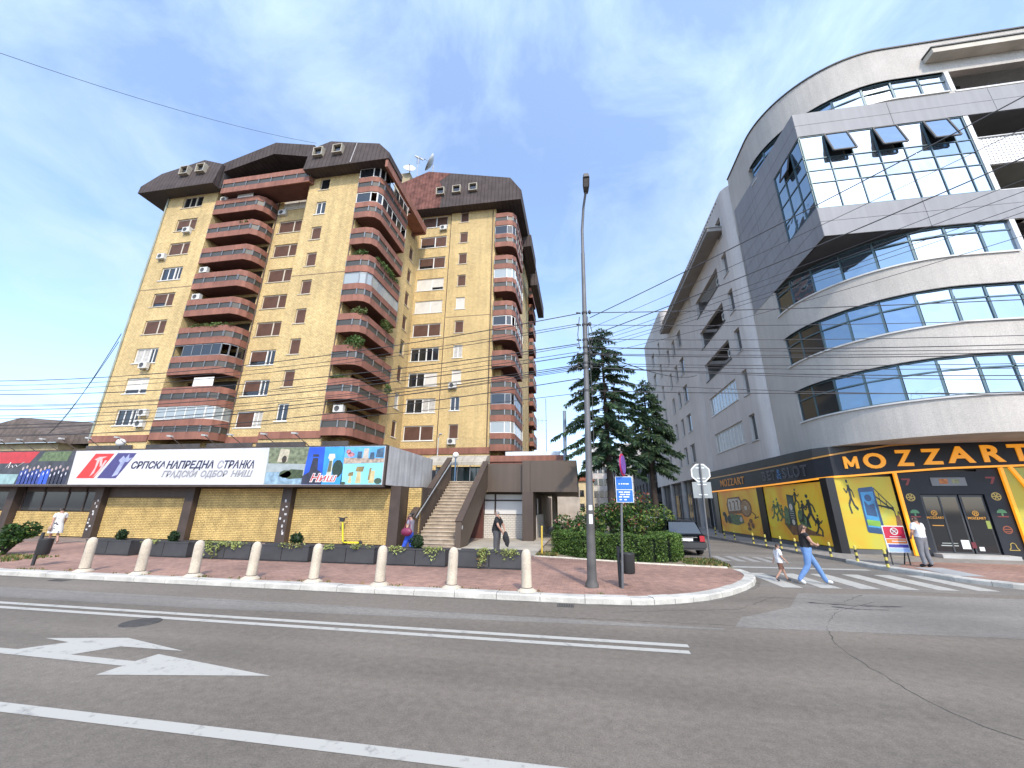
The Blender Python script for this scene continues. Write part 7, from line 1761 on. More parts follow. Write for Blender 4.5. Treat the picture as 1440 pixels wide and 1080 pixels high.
for i, (z0, ex, ey, ez, s_) in enumerate([(7.55, 14.0, 3.2, 10.8, .25), (6.95, 14.0, 3.2, 9.3, .3), (6.8, 14.2, 3.6, 9.0, .35), (6.7, 14.0, 3.8, 8.6, .3), (6.5, 14.2, 4.0, 8.2, .3), (6.3, 14.5, 4.2, 7.9, .4), (7.2, 14.0, 3.0, 10.0, .3), (6.6, 14.2, 3.9, 8.4, .35)]):
    wire((LX(z0) + 0.15, pole_y - 0.05, z0), (ex, ey, ez), s_, 0.012 if i in (0, 1) else 0.006, 'wire slanting up across the glazed metal box, number %s from the top' % NUMW[i], G3)
wire((-24.5, 26.3, 36.3), (-30, 1.5, 19.5), 1.2, 0.014, 'single wire rising from the tower roof to the upper left corner of the sky')
G4 = 'thin wires from the tower edge down to the left house'
wire((-41.5, 26.8, 17.0), (-75, 44, 11.5), 1.5, 0.03, 'upper thin wire slanting from the tower edge to the house roof', G4); wire((-41.5, 26.8, 16.2), (-76, 44, 10.8), 1.5, 0.025, 'lower thin wire slanting from the tower edge to the house roof', G4)
wire((LX(6.6), pole_y, 6.6), (11.3, 37.5, 14.0), 0.5, 0.02, 'wire running from the street lamp back to the grey apartment block')
t = thing('rooftop_mast', 'thin aerial mast on the entrance block roof left of the conifers', 'aerial', (-2.3, 28.5, 4.7)); mb = MB(); mb.tube([(-2.3, 28.5, 4.7), (-2.3, 28.5, 9.8)], 0.03, 6); mb.build('mast', metal_g, t); mb = MB(); mb.beam((-2.9, 28.5, 8.1), (-2.2, 28.5, 8.1), .03, .03); mb.beam((-2.9, 28.5, 7.9), (-2.9, 28.5, 8.3), .03, .03); mb.beam((-2.6, 28.5, 7.9), (-2.6, 28.5, 8.3), .03, .03); mb.build('antenna', metal_g, t)
mb = MB(); mb.tube([(-0.9, 26, 4.7), (-0.85, 26, 8.2)], 0.12, 10); mb.build_at('vent_pipe', M('blue_grey_pipe', (0.22, 0.27, 0.34), 0.5), (-0.9, 26, 4.7), 'blue grey vent pipe rising behind the brown entrance block', 'pipe')

# ---------------------------------------------------------------- trees, hedge and shrubs
bark = M('conifer_bark', (0.045, 0.032, 0.026), 0.95, var=0.3, scale=4, bump=0.8, bscale=12)
needle = [leaf_mat('needle_dark', (0.026, 0.055, 0.030), 0.4, 0.6, 0.1), leaf_mat('needle_mid', (0.045, 0.085, 0.040), 0.4, 0.6, 0.1), leaf_mat('needle_light', (0.085, 0.125, 0.050), 0.35, 0.6, 0.12)]
def conifer(x, y, H, R0, zlow, label, seed, lean_=0.0, prof=None, nbr=92):
    rnd_ = random.Random(seed); t = thing('conifer_tree', label, 'tree', (x, y, 0.12))
    mb = MB(); P = [(x + lean_ * z / H, y, z) for z in (0.1, H * .25, H * .5, H * .75, H * 0.97)]; mb.tube(P, [0.24, 0.19, 0.14, 0.08, 0.02], 9)
    fo = MB()
    nb = nbr
    def spray(p, d, s, n):
        side = d.cross(Vector((0, 0, 1))); side = side.normalized() if side.length > 1e-3 else Vector((1, 0, 0))
        for _ in range(n):
            sgn = rnd_.choice((-1, 1)); q = (d * rnd_.uniform(.2, .9) + side * sgn * rnd_.uniform(.3, 1.0) + Vector((0, 0, rnd_.uniform(-1.1, .12)))).normalized()
            l = s * rnd_.uniform(.5, 1.25); w = q.cross(Vector((rnd_.gauss(0, 1), rnd_.gauss(0, 1), rnd_.gauss(0, 1)))).normalized() * l * 0.085
            m = 0 if rnd_.random() < .5 else (1 if rnd_.random() < .68 else 2)
            fo.add([p - w * 0.3, p + q * l * .5 - w, p + q * l, p + q * l * .5 + w], [(0, 1, 2, 3)], m)
    for i in range(nb):
        f_ = (i + rnd_.random()) / nb; z = zlow + (H - zlow) * f_ ** 0.95
        r = R0 * (prof(f_) if prof else (1 - f_) ** 0.75) * rnd_.uniform(.5, 1.18) + 0.15
        a = i * 2.39996 + rnd_.gauss(0, .4); dirv = Vector((math.cos(a), math.sin(a), 0)); base_ = Vector((x + lean_ * z / H, y, z))
        droop = 0.28 * r; n = max(3, int(r / 0.16)); pts = []
        up0 = 0.30 * r if f_ > .6 else 0.08 * r
        for k in range(n + 1):
            u = k / n; pts.append(base_ + dirv * r * u + Vector((0, 0, up0 * u - droop * u * u * 1.5 + 0.12 * r * max(0, u - .75))))
        if r > 0.5: mb.tube(pts, [0.035 * (1 - .8 * k / n) for k in range(n + 1)], 4)
        for k in range(1, n + 1):
            u = k / n
            if u < 0.2 and r > 1.2: continue
            d = (pts[k] - pts[k - 1]).normalized(); spray(pts[k], d, 0.18 + 0.30 * (1 - abs(u - .55)) * min(1, r / 1.6), 30 if r > .8 else 20)
    for _ in range(14): spray(Vector((x + lean_, y, H - rnd_.random() * .8)), Vector((rnd_.gauss(0, .3), rnd_.gauss(0, .3), 1)).normalized(), 0.4, 5)
    mb.build('trunk', bark, t); fo.build('crown', needle, t)
    return t
def pf(f):
    if f < .25: return 0.62 + 1.3 * f
    if f < .35: return 0.95 - (f - .25) * 0.8
    return 0.87 * (1 - (f - .35) / .65) ** 0.52
conifer(1.75, 24.3, 13.3, 3.15, 4.3, 'taller dark green conifer with drooping branches behind the street lamp', 5, 0.0, pf)
conifer(4.75, 27.5, 10.6, 2.1, 4.4, 'shorter conifer against the grey block, right of the taller one', 11, -0.1, lambda f: 1.0 * (1 - f) ** .6 if f > .3 else .75 + .3 * f)

hedge_m = [leaf_mat('hedge_leaf', (0.09, 0.155, 0.032), 0.4), leaf_mat('hedge_leaf_dark', (0.040, 0.080, 0.018), 0.4), leaf_mat('hedge_leaf_light', (0.13, 0.20, 0.045), 0.3)]
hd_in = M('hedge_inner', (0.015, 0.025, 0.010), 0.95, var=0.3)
def hedge(path, wdt, h, label):
    mb = MB(); pts = [Vector(p) for p in path]
    L_ = sum((pts[i + 1] - pts[i]).length for i in range(len(pts) - 1))
    inner_l = []; 
    def pos(s):
        for i in range(len(pts) - 1):
            l = (pts[i + 1] - pts[i]).length
            if s <= l or i == len(pts) - 2: d = (pts[i + 1] - pts[i]) / l; return pts[i] + d * s, Vector((-d.y, d.x))
            s -= l
    k = 24; A_, B_ = [], []
    for i in range(k + 1):
        p, n = pos(L_ * i / k); A_.append(p - n * (wdt / 2 - .15)); B_.append(p + n * (wdt / 2 - .15))
    v = [(p.x, p.y, 0.1) for p in A_] + [(p.x, p.y, h - .12) for p in A_] + [(p.x, p.y, h - .12) for p in B_] + [(p.x, p.y, 0.1) for p in B_]; K = k + 1
    f = []
    for i in range(k): f += [(i, i + 1, K + i + 1, K + i), (K + i, K + i + 1, 2 * K + i + 1, 2 * K + i), (2 * K + i, 2 * K + i + 1, 3 * K + i + 1, 3 * K + i)]
    f += [(0, K, 2 * K, 3 * K), (k, 3 * K + k, 2 * K + k, K + k)]
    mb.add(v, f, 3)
    n_ = int(L_ * 2600)
    for _ in range(n_):
        p, n = pos(random.random() * L_); r_ = random.random(); bump_ = 0.05 * math.sin(p.x * 5) + 0.04 * math.sin(p.y * 7 + p.x * 3)
        if r_ < .42: q = Vector((p.x - n.x * (wdt / 2 + bump_), p.y - n.y * (wdt / 2 + bump_), random.uniform(.12, h)))
        elif r_ < .5: q = Vector((p.x + n.x * wdt / 2, p.y + n.y * wdt / 2, random.uniform(.12, h)))
        else: u = random.uniform(-.5, .5) * wdt; q = Vector((p.x + n.x * u, p.y + n.y * u, h + bump_ * .8))
        q += Vector((random.gauss(0, .025), random.gauss(0, .025), random.gauss(0, .025)))
        leaf(mb, q, 0.085 * random.uniform(.6, 1.3), 0 if random.random() < .5 else (1 if random.random() < .55 else 2))
    for e in (0, L_):
        p0, n = pos(e)
        for _ in range(700):
            u = random.uniform(-.5, .5) * wdt; leaf(mb, Vector((p0.x + n.x * u, p0.y + n.y * u, random.uniform(.12, h))) + Vector((random.gauss(0, .04), random.gauss(0, .04), 0)), 0.085, random.randrange(3))
    return mb.build_at('clipped_hedge', hedge_m + [hd_in], tuple(path[0]) + (0.12,), label, 'hedge')
hedge([(-1.0, 18.4), (-.4, 17.75), (0.3, 17.15), (.85, 16.8), (1.4, 16.6), (2.0, 16.48), (2.5, 16.5), (2.9, 16.68), (3.2, 17.0), (3.45, 17.45), (3.6, 18.0), (3.58, 19.0), (3.3, 20.0)], 0.75, 0.98, 'low clipped green hedge curving round the garden bed at the corner')
rose = [leaf_mat('shrub_leaf', (0.050, 0.105, 0.022), 0.4), leaf_mat('shrub_leaf_dark', (0.025, 0.055, 0.015), 0.4), leaf_mat('shrub_leaf_red', (0.24, 0.075, 0.05), 0.35), leaf_mat('shrub_leaf_yellow', (0.17, 0.20, 0.045), 0.35), leaf_mat('blossom_pink', (0.52, 0.30, 0.25), 0.25)]
def shrub(c, spread, n, label, w=(5, 3, 1, 1, .3), lobes=9, sz=0.15, name='flowering_shrub'):
    mb = MB(); rr = random.Random(int(abs(c[0] * 97 + c[1] * 31)))
    cs = [(Vector(c) + Vector((rr.uniform(-.75, .75) * spread[0], rr.uniform(-.75, .75) * spread[1], rr.uniform(-.45, .62) * spread[2])), rr.uniform(.3, .5)) for _ in range(lobes)]
    tot = sum(w)
    for q, s in cs:
        for _ in range(n // lobes):
            while True:
                u = Vector((rr.uniform(-1, 1), rr.uniform(-1, 1), rr.uniform(-1, 1)))
                if .2 < u.length < 1: break
            u = u.normalized() * (u.length ** .45); p = q + Vector((u.x * s * spread[0] * 1.25, u.y * s * spread[1] * 1.25, u.z * s * spread[2] * 1.25))
            if p.z < 0.15: continue
            x = rr.random() * tot; m = 0; wz = list(w)
            top = u.z > .25
            for m, k in enumerate(wz):
                kk = k
                if x < kk: break
                x -= kk
            if m in (2, 4) and not top: m = rr.choice((0, 1))
            leaf(mb, p, sz * rr.uniform(.6, 1.3), m)
    st = MB()
    for q, s in cs: mb.tube([(c[0], c[1], 0.1), tuple((Vector((c[0], c[1], .1)) + q) / 2 + Vector((.1, 0, .1))), tuple(q)], 0.03, 5, 5)
    return mb.build_at(name, rose + [bark], (c[0], c[1], 0.12), label, 'shrub')
shrub((-0.1, 21.0, 1.15), (1.15, 0.9, 1.1), 2600, 'round green shrub with reddish tips left of the street lamp, inside the hedge', (5, 4, 1.0, .5, .35), 9)
shrub((1.7, 21.6, 1.35), (1.15, 0.9, 1.15), 2800, 'large leafy shrub with pinkish blossom behind the parking sign', (6, 3, 1.2, 1, .9), 10)
shrub((3.3, 21.4, 1.05), (1.0, 0.9, 1.1), 2200, 'yellow green feathery shrub at the right end of the garden bed', (4, 2, .1, 3.2, .1), 8, 0.13)
shrub((2.7, 22.8, 1.6), (1.0, .8, 1.1), 1500, 'red leaved shrub behind the yellow green one in the garden bed', (2, 3, 4, .5, .4), 7)
shrub((-21.6, 12.6, 0.65), (0.62, 0.6, 0.55), 1900, 'dark green bushy shrub at the left edge of the pavement', (5, 5, 0, .4, 0), 9, 0.13)
mb = MB(); mb.ellipsoid((-20.6, 12.3, 0.6), (0.8, 0.5, 0.45), 10, 6)
# ---------------------------------------------------------------- parked cars
tyre_m = M('tyre', (0.02, 0.02, 0.02), 0.85, var=0.15); rim_m = M('alloy_rim', (0.35, 0.35, 0.36), 0.35, metal=0.7, var=0.1)
carglass = glass_mat('car_glass', (0.02, 0.025, 0.03), 0.03, 0.0, 0.8); chrome = M('chrome', (0.5, 0.5, 0.5), 0.15, metal=1.0, var=0)
taill = M('tail_lamp', (0.35, 0.01, 0.02), 0.2, var=0.1, spec=0.8); plate_m = M('number_plate', (0.66, 0.66, 0.66), 0.4, var=0.05)
black_pl = M('bumper_black', (0.03, 0.03, 0.032), 0.6, var=0.1)
def car(x, y, rz, col, label, L_=4.3, wd=1.72, h=1.5, estate=True, name='parked_car'):
    """rear at local -Y, length along Y"""
    t = thing(name, label, 'car', (x, y, 0), rz, 'cars parked along the side street')
    pm = M('car_paint_%0.2f_%0.2f' % (col[0], col[2]), col, 0.22, var=0.05, spec=0.7, metal=0.2)
    hw = wd / 2; l0, l1 = -L_ / 2, L_ / 2
    # stations along Y: (y, z_belt, half width at belt, z_bottom)
    S = [(l0, 0.42, 0.86, hw * 0.90, 0.30), (l0 + .12, .30, .93, hw * .97, .26), (l0 + .5, .24, .95, hw, .22), (-.4, .2, .93, hw, .2), (.7, .2, .92, hw, .2), (l1 - 1.0, .22, .90, hw * .98, .22), (l1 - .3, .25, .78, hw * .93, .24), (l1, .35, .62, hw * .78, .32)]
    v = []; n = 10
    for (yy, zb, zt, w, z0) in S:
        zm = (zb + zt) / 2
        ring = [(-w * .86, z0), (-w * .98, zb + .12), (-w, zm), (-w * .985, zt - .08), (-w * .90, zt), (w * .90, zt), (w * .985, zt - .08), (w, zm), (w * .98, zb + .12), (w * .86, z0)]
        v += [(a, yy, b) for a, b in ring]
    f = [(i * n + j, i * n + (j + 1) % n, (i + 1) * n + (j + 1) % n, (i + 1) * n + j) for i in range(len(S) - 1) for j in range(n)] + [tuple(range(n)), tuple(range(len(v) - 1, len(v) - n - 1, -1))]
    mb = MB(); mb.add(v, f, 0, True); body = sub(mb.mesh('body', pm), 'body', t)
    # cabin
    yr = l0 + .10 if estate else l0 + .55
    C = [(yr, .90, hw * .90), (yr + .38, h - .06, hw * .72), (yr + .6, h, hw * .72), (.35, h, hw * .73), (l1 - 1.75, h - .1, hw * .70), (l1 - 1.05, .90, hw * .86)]
    bb = [(yr + .02, .90, hw * .92), (l1 - 1.05, .90, hw * .90)]
    v = []
    for yy, zz, w in C: v += [(-w, yy, zz), (w, yy, zz)]
    roof = MB(); k = len(C)
    roof.add(v, [(2 * i, 2 * i + 1, 2 * i + 3, 2 * i + 2) for i in range(1, k - 2)], 0)
    def side(s): return [(s * C[i][2], C[i][0], C[i][1]) for i in range(k)]
    base_side = lambda s: [(s * hw * .91, yr, .89), (s * hw * .91, l1 - 1.05, .89)]
    for s in (-1, 1):
        P = side(s); roof.poly([P[1], P[2], P[3], P[4], (s * hw * .80, P[4][1], h - .22), (s * hw * .80, P[1][1] + .05, h - .22)], 0)
        for yy in (yr + .15, -.75, .35): 
            roof.quad((s * hw * .915, yy - .05, .89), (s * hw * .915, yy + .09, .89), (s * hw * .80, yy + .16 + (.25 if yy < -1 else 0), h - .2), (s * hw * .80, yy + .04 + (.25 if yy < -1 else 0), h - .2), 0)
    sub(roof.mesh('roof', pm), 'roof', t)
    gl_ = MB()
    gl_.quad((-hw * .82, yr + .01, .92), (hw * .82, yr + .01, .92), (hw * .68, yr + .37, h - .08), (-hw * .68, yr + .37, h - .08)); sub(gl_.mesh('rear_window', carglass), 'rear_window', t)
    g2 = MB(); g2.quad((-hw * .84, l1 - 1.06, .92), (hw * .84, l1 - 1.06, .92), (hw * .68, l1 - 1.74, h - .1), (-hw * .68, l1 - 1.74, h - .1)); sub(g2.mesh('windscreen', carglass), 'windscreen', t)
    for s in (-1, 1):
        g3 = MB(); g3.poly([(s * hw * .905, yr + .1, .90), (s * hw * .905, l1 - 1.1, .90), (s * hw * .73, l1 - 1.76, h - .12), (s * hw * .76, .35, h - .06), (s * hw * .76, yr + .6, h - .06), (s * hw * .76, yr + .42, h - .1)]); sub(g3.mesh('side_window', carglass), 'side_window', t)
    bm = MB(); bm.box(-hw * .96, hw * .96, l0 - .06, l0 + .1, .34, .56); bm.box(-hw * .9, hw * .9, l0 - .02, l0 + .1, .25, .34); sub(bm.mesh('bumper', black_pl), 'bumper', t)
    pl = MB(); pl.box(-.27, .27, l0 - .012, l0 + .02, .62, .73); sub(pl.mesh('number_plate', plate_m), 'number_plate', t)
    lm = MB(); lm.box(-hw * .90, -hw * .66, l0 - .02, l0 + .1, .60, .84); sub(lm.mesh('tail_light', taill), 'tail_light', t)
    lm = MB(); lm.box(hw * .66, hw * .90, l0 - .02, l0 + .1, .60, .84); sub(lm.mesh('tail_light', taill), 'tail_light', t)
    tr = MB(); tr.box(-hw * .55, hw * .55, l0 - .018, l0 + .02, .76, .79); sub(tr.mesh('trim_strip', chrome), 'trim_strip', t)
    tail_seam = MB(); tail_seam.box(-hw * .64, hw * .64, l0 - .004, l0 + .02, .575, .59); sub(tail_seam.mesh('tailgate_seam', black_pl), 'tailgate_seam', t)
    rr = MB()
    for s in (-1, 1): rr.tube([(s * hw * .66, yr + .6, h + .05), (s * hw * .66, .4, h + .05)], 0.018, 6); rr.box(s * hw * .66 - .02, s * hw * .66 + .02, yr + .62, yr + .7, h - .01, h + .05); rr.box(s * hw * .66 - .02, s * hw * .66 + .02, .3, .38, h - .01, h + .05)
    sub(rr.mesh('roof_rail', black_pl), 'roof_rail', t)
    wm_ = MB(); prof = [(0.0, -.1), (.19, -.1), (.2, -.09), (.30, -.1), (.315, -.07), (.315, .07), (.30, .1), (0, .1)]
    wm_.lathe(prof, n=20); wm_.v = [(c, a, b) for a, b, c in wm_.v]; wmesh = wm_.mesh('wheel', tyre_m)
    rm_ = MB(); rm_.lathe([(0.0, .115), (.06, .115), (.07, .1), (.19, .105), (.2, .09)], n=16); rm_.v = [(c, a, b) for a, b, c in rm_.v]; rmesh = rm_.mesh('rim', rim_m)
    for s in (-1, 1):
        for yy in (l0 + .78, l1 - .82):
            w = sub(wmesh, 'wheel', t); w.location = (s * (hw - .1), yy, .315); w.rotation_euler = (0, 0, 0 if s > 0 else math.pi)
            r_ = sub(rmesh, 'rim', w)
    for s in (-1, 1):
        mm = MB(); mm.box(s * hw * .95, s * (hw * .95 + .2), l1 - 1.75, l1 - 1.63, .88, 1.02); sub(mm.mesh('mirror', black_pl), 'mirror', t)
    return t
car(4.45, 22.0, R(4), (0.012, 0.013, 0.016), 'black estate car seen from behind, parked beyond the hedge at the corner', 4.3, 1.72, 1.48)
car(4.3, 28.2, R(2), (0.30, 0.31, 0.33), 'silver car parked in front of the black estate car', 4.2, 1.7, 1.46, False)
car(4.2, 34.5, R(2), (0.03, 0.03, 0.035), 'dark car parked farthest along the side street', 4.2, 1.7, 1.6)

# ---------------------------------------------------------------- kick scooter
sc = thing('kick_scooter', 'yellow electric kick scooter standing against the brick panel', 'scooter', (-11.7, 19.0, 0.12))
ylw = M('scooter_yellow', (0.70, 0.60, 0.02), 0.4, var=0.05)
mb = MB(); mb.tube([(-11.6, 18.95, 0.3), (-11.78, 18.97, 1.36)], 0.04, 8); mb.build('stem', ylw, sc)
mb = MB(); mb.box(-11.55, -10.75, 18.93, 19.07, 0.24, 0.3); mb.build('deck', ylw, sc)
mb = MB(); mb.tube([(-11.95, 18.85, 1.42), (-11.78, 18.97, 1.38), (-11.6, 19.1, 1.42)], 0.028, 8); mb.box(-11.9, -11.68, 18.9, 19.02, 1.22, 1.4); mb.build('handlebar', black_pl, sc)
for x in (-11.5, -10.7):
    mb = MB(); mb.lathe([(0, -.03), (.11, -.03), (.12, 0), (.11, .03), (0, .03)], n=16); mb.v = [(a + x, c + 19.0, b + 0.24) for a, b, c in mb.v]; mb.build('wheel', tyre_m, sc)

# ---------------------------------------------------------------- people
skin = M('skin', (0.42, 0.235, 0.165), 0.6, var=0.08, scale=8)
def person(label, loc, face, H, joints, fits, hair, extra=None, name='person', build=1.0):
    """joints in metres for a 1.75 m body; local +Y is the way the body faces. fits: list of (garment name, bones, material, thickness)"""
    t = thing(name, label, 'person', loc, face)
    k = H / 1.75
    J = dict(pelvis=(0, 0, .95), waist=(0, 0, 1.08), chest=(0, 0, 1.28), neck=(0, .0, 1.47), skull=(0, .02, 1.56), crown=(0, .02, 1.69),
             shl=(-.17, 0, 1.42), shr=(.17, 0, 1.42), ell=(-.24, 0, 1.14), elr=(.24, 0, 1.14), wrl=(-.25, .06, .89), wrr=(.25, .06, .89), hal=(-.25, .09, .81), har=(.25, .09, .81),
             hipl=(-.09, 0, .90), hipr=(.09, 0, .90), knl=(-.10, .02, .49), knr=(.10, .02, .49), anl=(-.10, -.01, .09), anr=(.10, -.01, .09), tol=(-.11, .16, .04), tor=(.11, .16, .04))
    J.update(joints)
    Rd = dict(pelvis=.135, waist=.125, chest=.15, neck=.055, skull=.085, crown=.065, shl=.062, shr=.062, ell=.043, elr=.043, wrl=.03, wrr=.03, hal=.034, har=.034, hipl=.095, hipr=.095, knl=.058, knr=.058, anl=.038, anr=.038, tol=.036, tor=.036)
    for b_ in ('pelvis', 'waist', 'chest'): Rd[b_] *= build
    E_ = [('pelvis', 'waist'), ('waist', 'chest'), ('chest', 'neck'), ('neck', 'skull'), ('skull', 'crown'), ('chest', 'shl'), ('shl', 'ell'), ('ell', 'wrl'), ('wrl', 'hal'), ('chest', 'shr'), ('shr', 'elr'), ('elr', 'wrr'), ('wrr', 'har'), ('pelvis', 'hipl'), ('hipl', 'knl'), ('knl', 'anl'), ('anl', 'tol'), ('pelvis', 'hipr'), ('hipr', 'knr'), ('knr', 'anr'), ('anr', 'tor')]
    names = list(J); me = bpy.data.meshes.new('skeleton')
    me.from_pydata([tuple(c * k for c in J[n]) for n in names], [(names.index(a), names.index(b)) for a, b in E_], [])
    o = bpy.data.objects.new('skeleton', me); COL.objects.link(o)
    md = o.modifiers.new('s', 'SKIN'); md.use_smooth_shade = True
    sv = me.skin_vertices[0].data
    for i, n in enumerate(names):
        r_ = Rd[n] * k; sv[i].radius = (r_ * (1.15 if n in ('chest', 'pelvis') else 1), r_ * (.85 if n in ('chest',) else 1)); sv[i].use_root = (n == 'pelvis')
    o.modifiers.new('u', 'SUBSURF').levels = 3
    dg = bpy.context.evaluated_depsgraph_get(); dg.update()
    bme = bpy.data.meshes.new_from_object(o.evaluated_get(dg)); bpy.data.objects.remove(o)
    bme.name = 'body'
    # nearest bone of every face
    Jv = {n: Vector(c) * k for n, c in J.items()}
    def near(p):
        best = None
        for a, b in E_:
            A_, B_ = Jv[a], Jv[b]; d = B_ - A_; u = max(0, min(1, (p - A_).dot(d) / max(d.length_squared, 1e-6))); ds = (p - A_ - d * u).length / ((Rd[a] + Rd[b]) * k / 2)
            if best is None or ds < best[0]: best = (ds, a, b, u)
        return best
    V = [v.co.copy() for v in bme.vertices]; NV = [v.normal.copy() for v in bme.vertices]
    info = []
    for p in bme.polygons: info.append(near(p.center))
    # add nose, ears, eyes, mouth, fingers to the body mesh
    mb = MB(); mb.add([tuple(v) for v in V], [list(p.vertices) for p in bme.polygons], 0, True)
    sk, cr = Jv['skull'], Jv['crown']; upv = (cr - sk).normalized(); fwd = Vector((0, 1, 0)); hd = joints.get('look'); 
    if hd: fwd = Vector(hd).normalized()
    fwd = (fwd - upv * fwd.dot(upv)).normalized(); rgt = fwd.cross(upv)
    hc = (sk + cr) / 2
    fz = 0.098 * k
    mb.ellipsoid(hc + fwd * fz * .96 + upv * -.02 * k, (.011 * k, .016 * k, .02 * k), 8, 6, 0)
    for s in (-1, 1):
        mb.ellipsoid(hc + rgt * s * .083 * k + upv * -.01 * k, (.012 * k, .02 * k, .03 * k), 8, 6, 0); mb.ellipsoid(hc + fwd * fz * .93 + rgt * s * .032 * k + upv * .012 * k, (.012 * k, .012 * k, .007 * k), 8, 4, 1)
    mb.ellipsoid(hc + fwd * fz * .93 + upv * -.055 * k, (.022 * k, .012 * k, .006 * k), 8, 4, 2)
    for s, w_, h_ in ((-1, 'wrl', 'hal'), (1, 'wrr', 'har')):
        d = (Jv[h_] - Jv[w_]).normalized(); a = d.cross(Vector((0, 1, .2))).normalized(); tip = Jv[h_]
        pal = d.cross(a).normalized()
        for i, ln in enumerate((.062, .075, .07, .055)):
            off = a * (i - 1.5) * .018 * k; b0 = tip + off - d * .01 * k; mb.tube([b0, b0 + d * ln * .45 * k + pal * .006, b0 + d * ln * .8 * k + pal * .018 * k, b0 + d * ln * k + pal * .032 * k], [.010 * k, .0095 * k, .009 * k, .007 * k], 6, 0)
        b0 = Jv[w_].lerp(tip, .45) - a * .025 * k; mb.tube([b0, b0 + d * .03 * k - a * .025 * k, b0 + d * .06 * k - a * .028 * k + pal * .01 * k], [.011 * k, .010 * k, .008 * k], 6, 0)
    sub(mb.mesh('body', [skin, M('eye_dark', (0.02, 0.015, 0.012), 0.3, var=0), M('lips', (0.32, 0.12, 0.10), 0.5, var=0)]), 'body', t)
    bones = {}
    for gname, test, mat_, th in fits:
        vmap = {}; vs_, fs_ = [], []
        for p, inf in zip(bme.polygons, info):
            if test(inf, p.center / k):
                ff = []
                for vi in p.vertices:
                    if vi not in vmap:
                        vmap[vi] = len(vs_); q = V[vi] + NV[vi] * th * k; vs_.append(tuple(q))
                    ff.append(vmap[vi])
                fs_.append(ff)
        if fs_:
            g = MB(); g.add(vs_, fs_, 0, True); gm = g.mesh(gname, mat_); sub(gm, gname, t)
    # hair: cap of the head faces plus a volume
    hm, style = hair
    if style:
        vmap = {}; vs_, fs_ = [], []
        for p, inf in zip(bme.polygons, info):
            if inf[2] in ('skull', 'crown') or inf[1] in ('skull',):
                rel = p.center - hc; fr_ = rel.dot(fwd) / k; uz = rel.dot(upv) / k
                if uz > (-.06 if fr_ < .02 else .05 + (.0 if style != 'bald' else .2)):
                    ff = []
                    for vi in p.vertices:
                        if vi not in vmap: vmap[vi] = len(vs_); vs_.append(tuple(V[vi] + NV[vi] * (.018 if style != 'short' else .009) * k))
                        ff.append(vmap[vi])
                    fs_.append(ff)
        g = MB(); g.add(vs_, fs_, 0, True)
        if style == 'long':
            g.tube([hc - fwd * .06 * k + upv * .03 * k, hc - fwd * .09 * k - upv * .08 * k, hc - fwd * .12 * k - upv * .26 * k], [.075 * k, .08 * k, .03 * k], 8, 0)
        if style == 'bun': g.ellipsoid(hc - fwd * .1 * k + upv * .05 * k, (.05 * k,) * 3, 10, 6)
        sub(g.mesh('hair', hm), 'hair', t)
    if extra: extra(t, k, Jv)
    return t
def C_(n, c, r=.85, v=.12): return M('cloth_' + n, c, r, var=v, scale=7, fine=.06)
torso = ('pelvis', 'waist', 'chest')
isb = lambda inf, *prs: (inf[1], inf[2]) in prs
ARMU = (('shl', 'ell'), ('shr', 'elr')); ARML = (('ell', 'wrl'), ('elr', 'wrr')); LEGU = (('hipl', 'knl'), ('hipr', 'knr'), ('pelvis', 'hipl'), ('pelvis', 'hipr')); LEGL = (('knl', 'anl'), ('knr', 'anr')); FOOT = (('anl', 'tol'), ('anr', 'tor')); TOR = (('pelvis', 'waist'), ('waist', 'chest'), ('chest', 'shl'), ('chest', 'shr'))
def shirt(sl=.55, hem=.93): return lambda i, c: (isb(i, *TOR) and c.z > hem) or (isb(i, ('chest', 'neck')) and i[3] < .75) or (isb(i, *ARMU) and i[3] < sl) or (isb(i, *LEGU) and c.z > hem and i[1] == 'pelvis')
def trousers(cuff=.12, top=1.0): return lambda i, c: (isb(i, *LEGU) or (isb(i, *LEGL) and c.z > cuff) or (isb(i, ('pelvis', 'waist')) and c.z < top))
def shorts(z): return lambda i, c: (isb(i, *LEGU) and c.z > z) or (isb(i, ('pelvis', 'waist')) and c.z < 1.0)
shoes = lambda i, c: isb(i, *FOOT) or (isb(i, *LEGL) and c.z < .10)
hair_d = M('hair_dark', (0.02, 0.014, 0.010), 0.55, var=0.2); hair_b = M('hair_brown', (0.045, 0.022, 0.012), 0.55, var=0.2); hair_g = M('hair_grey', (0.22, 0.21, 0.20), 0.6, var=0.2)

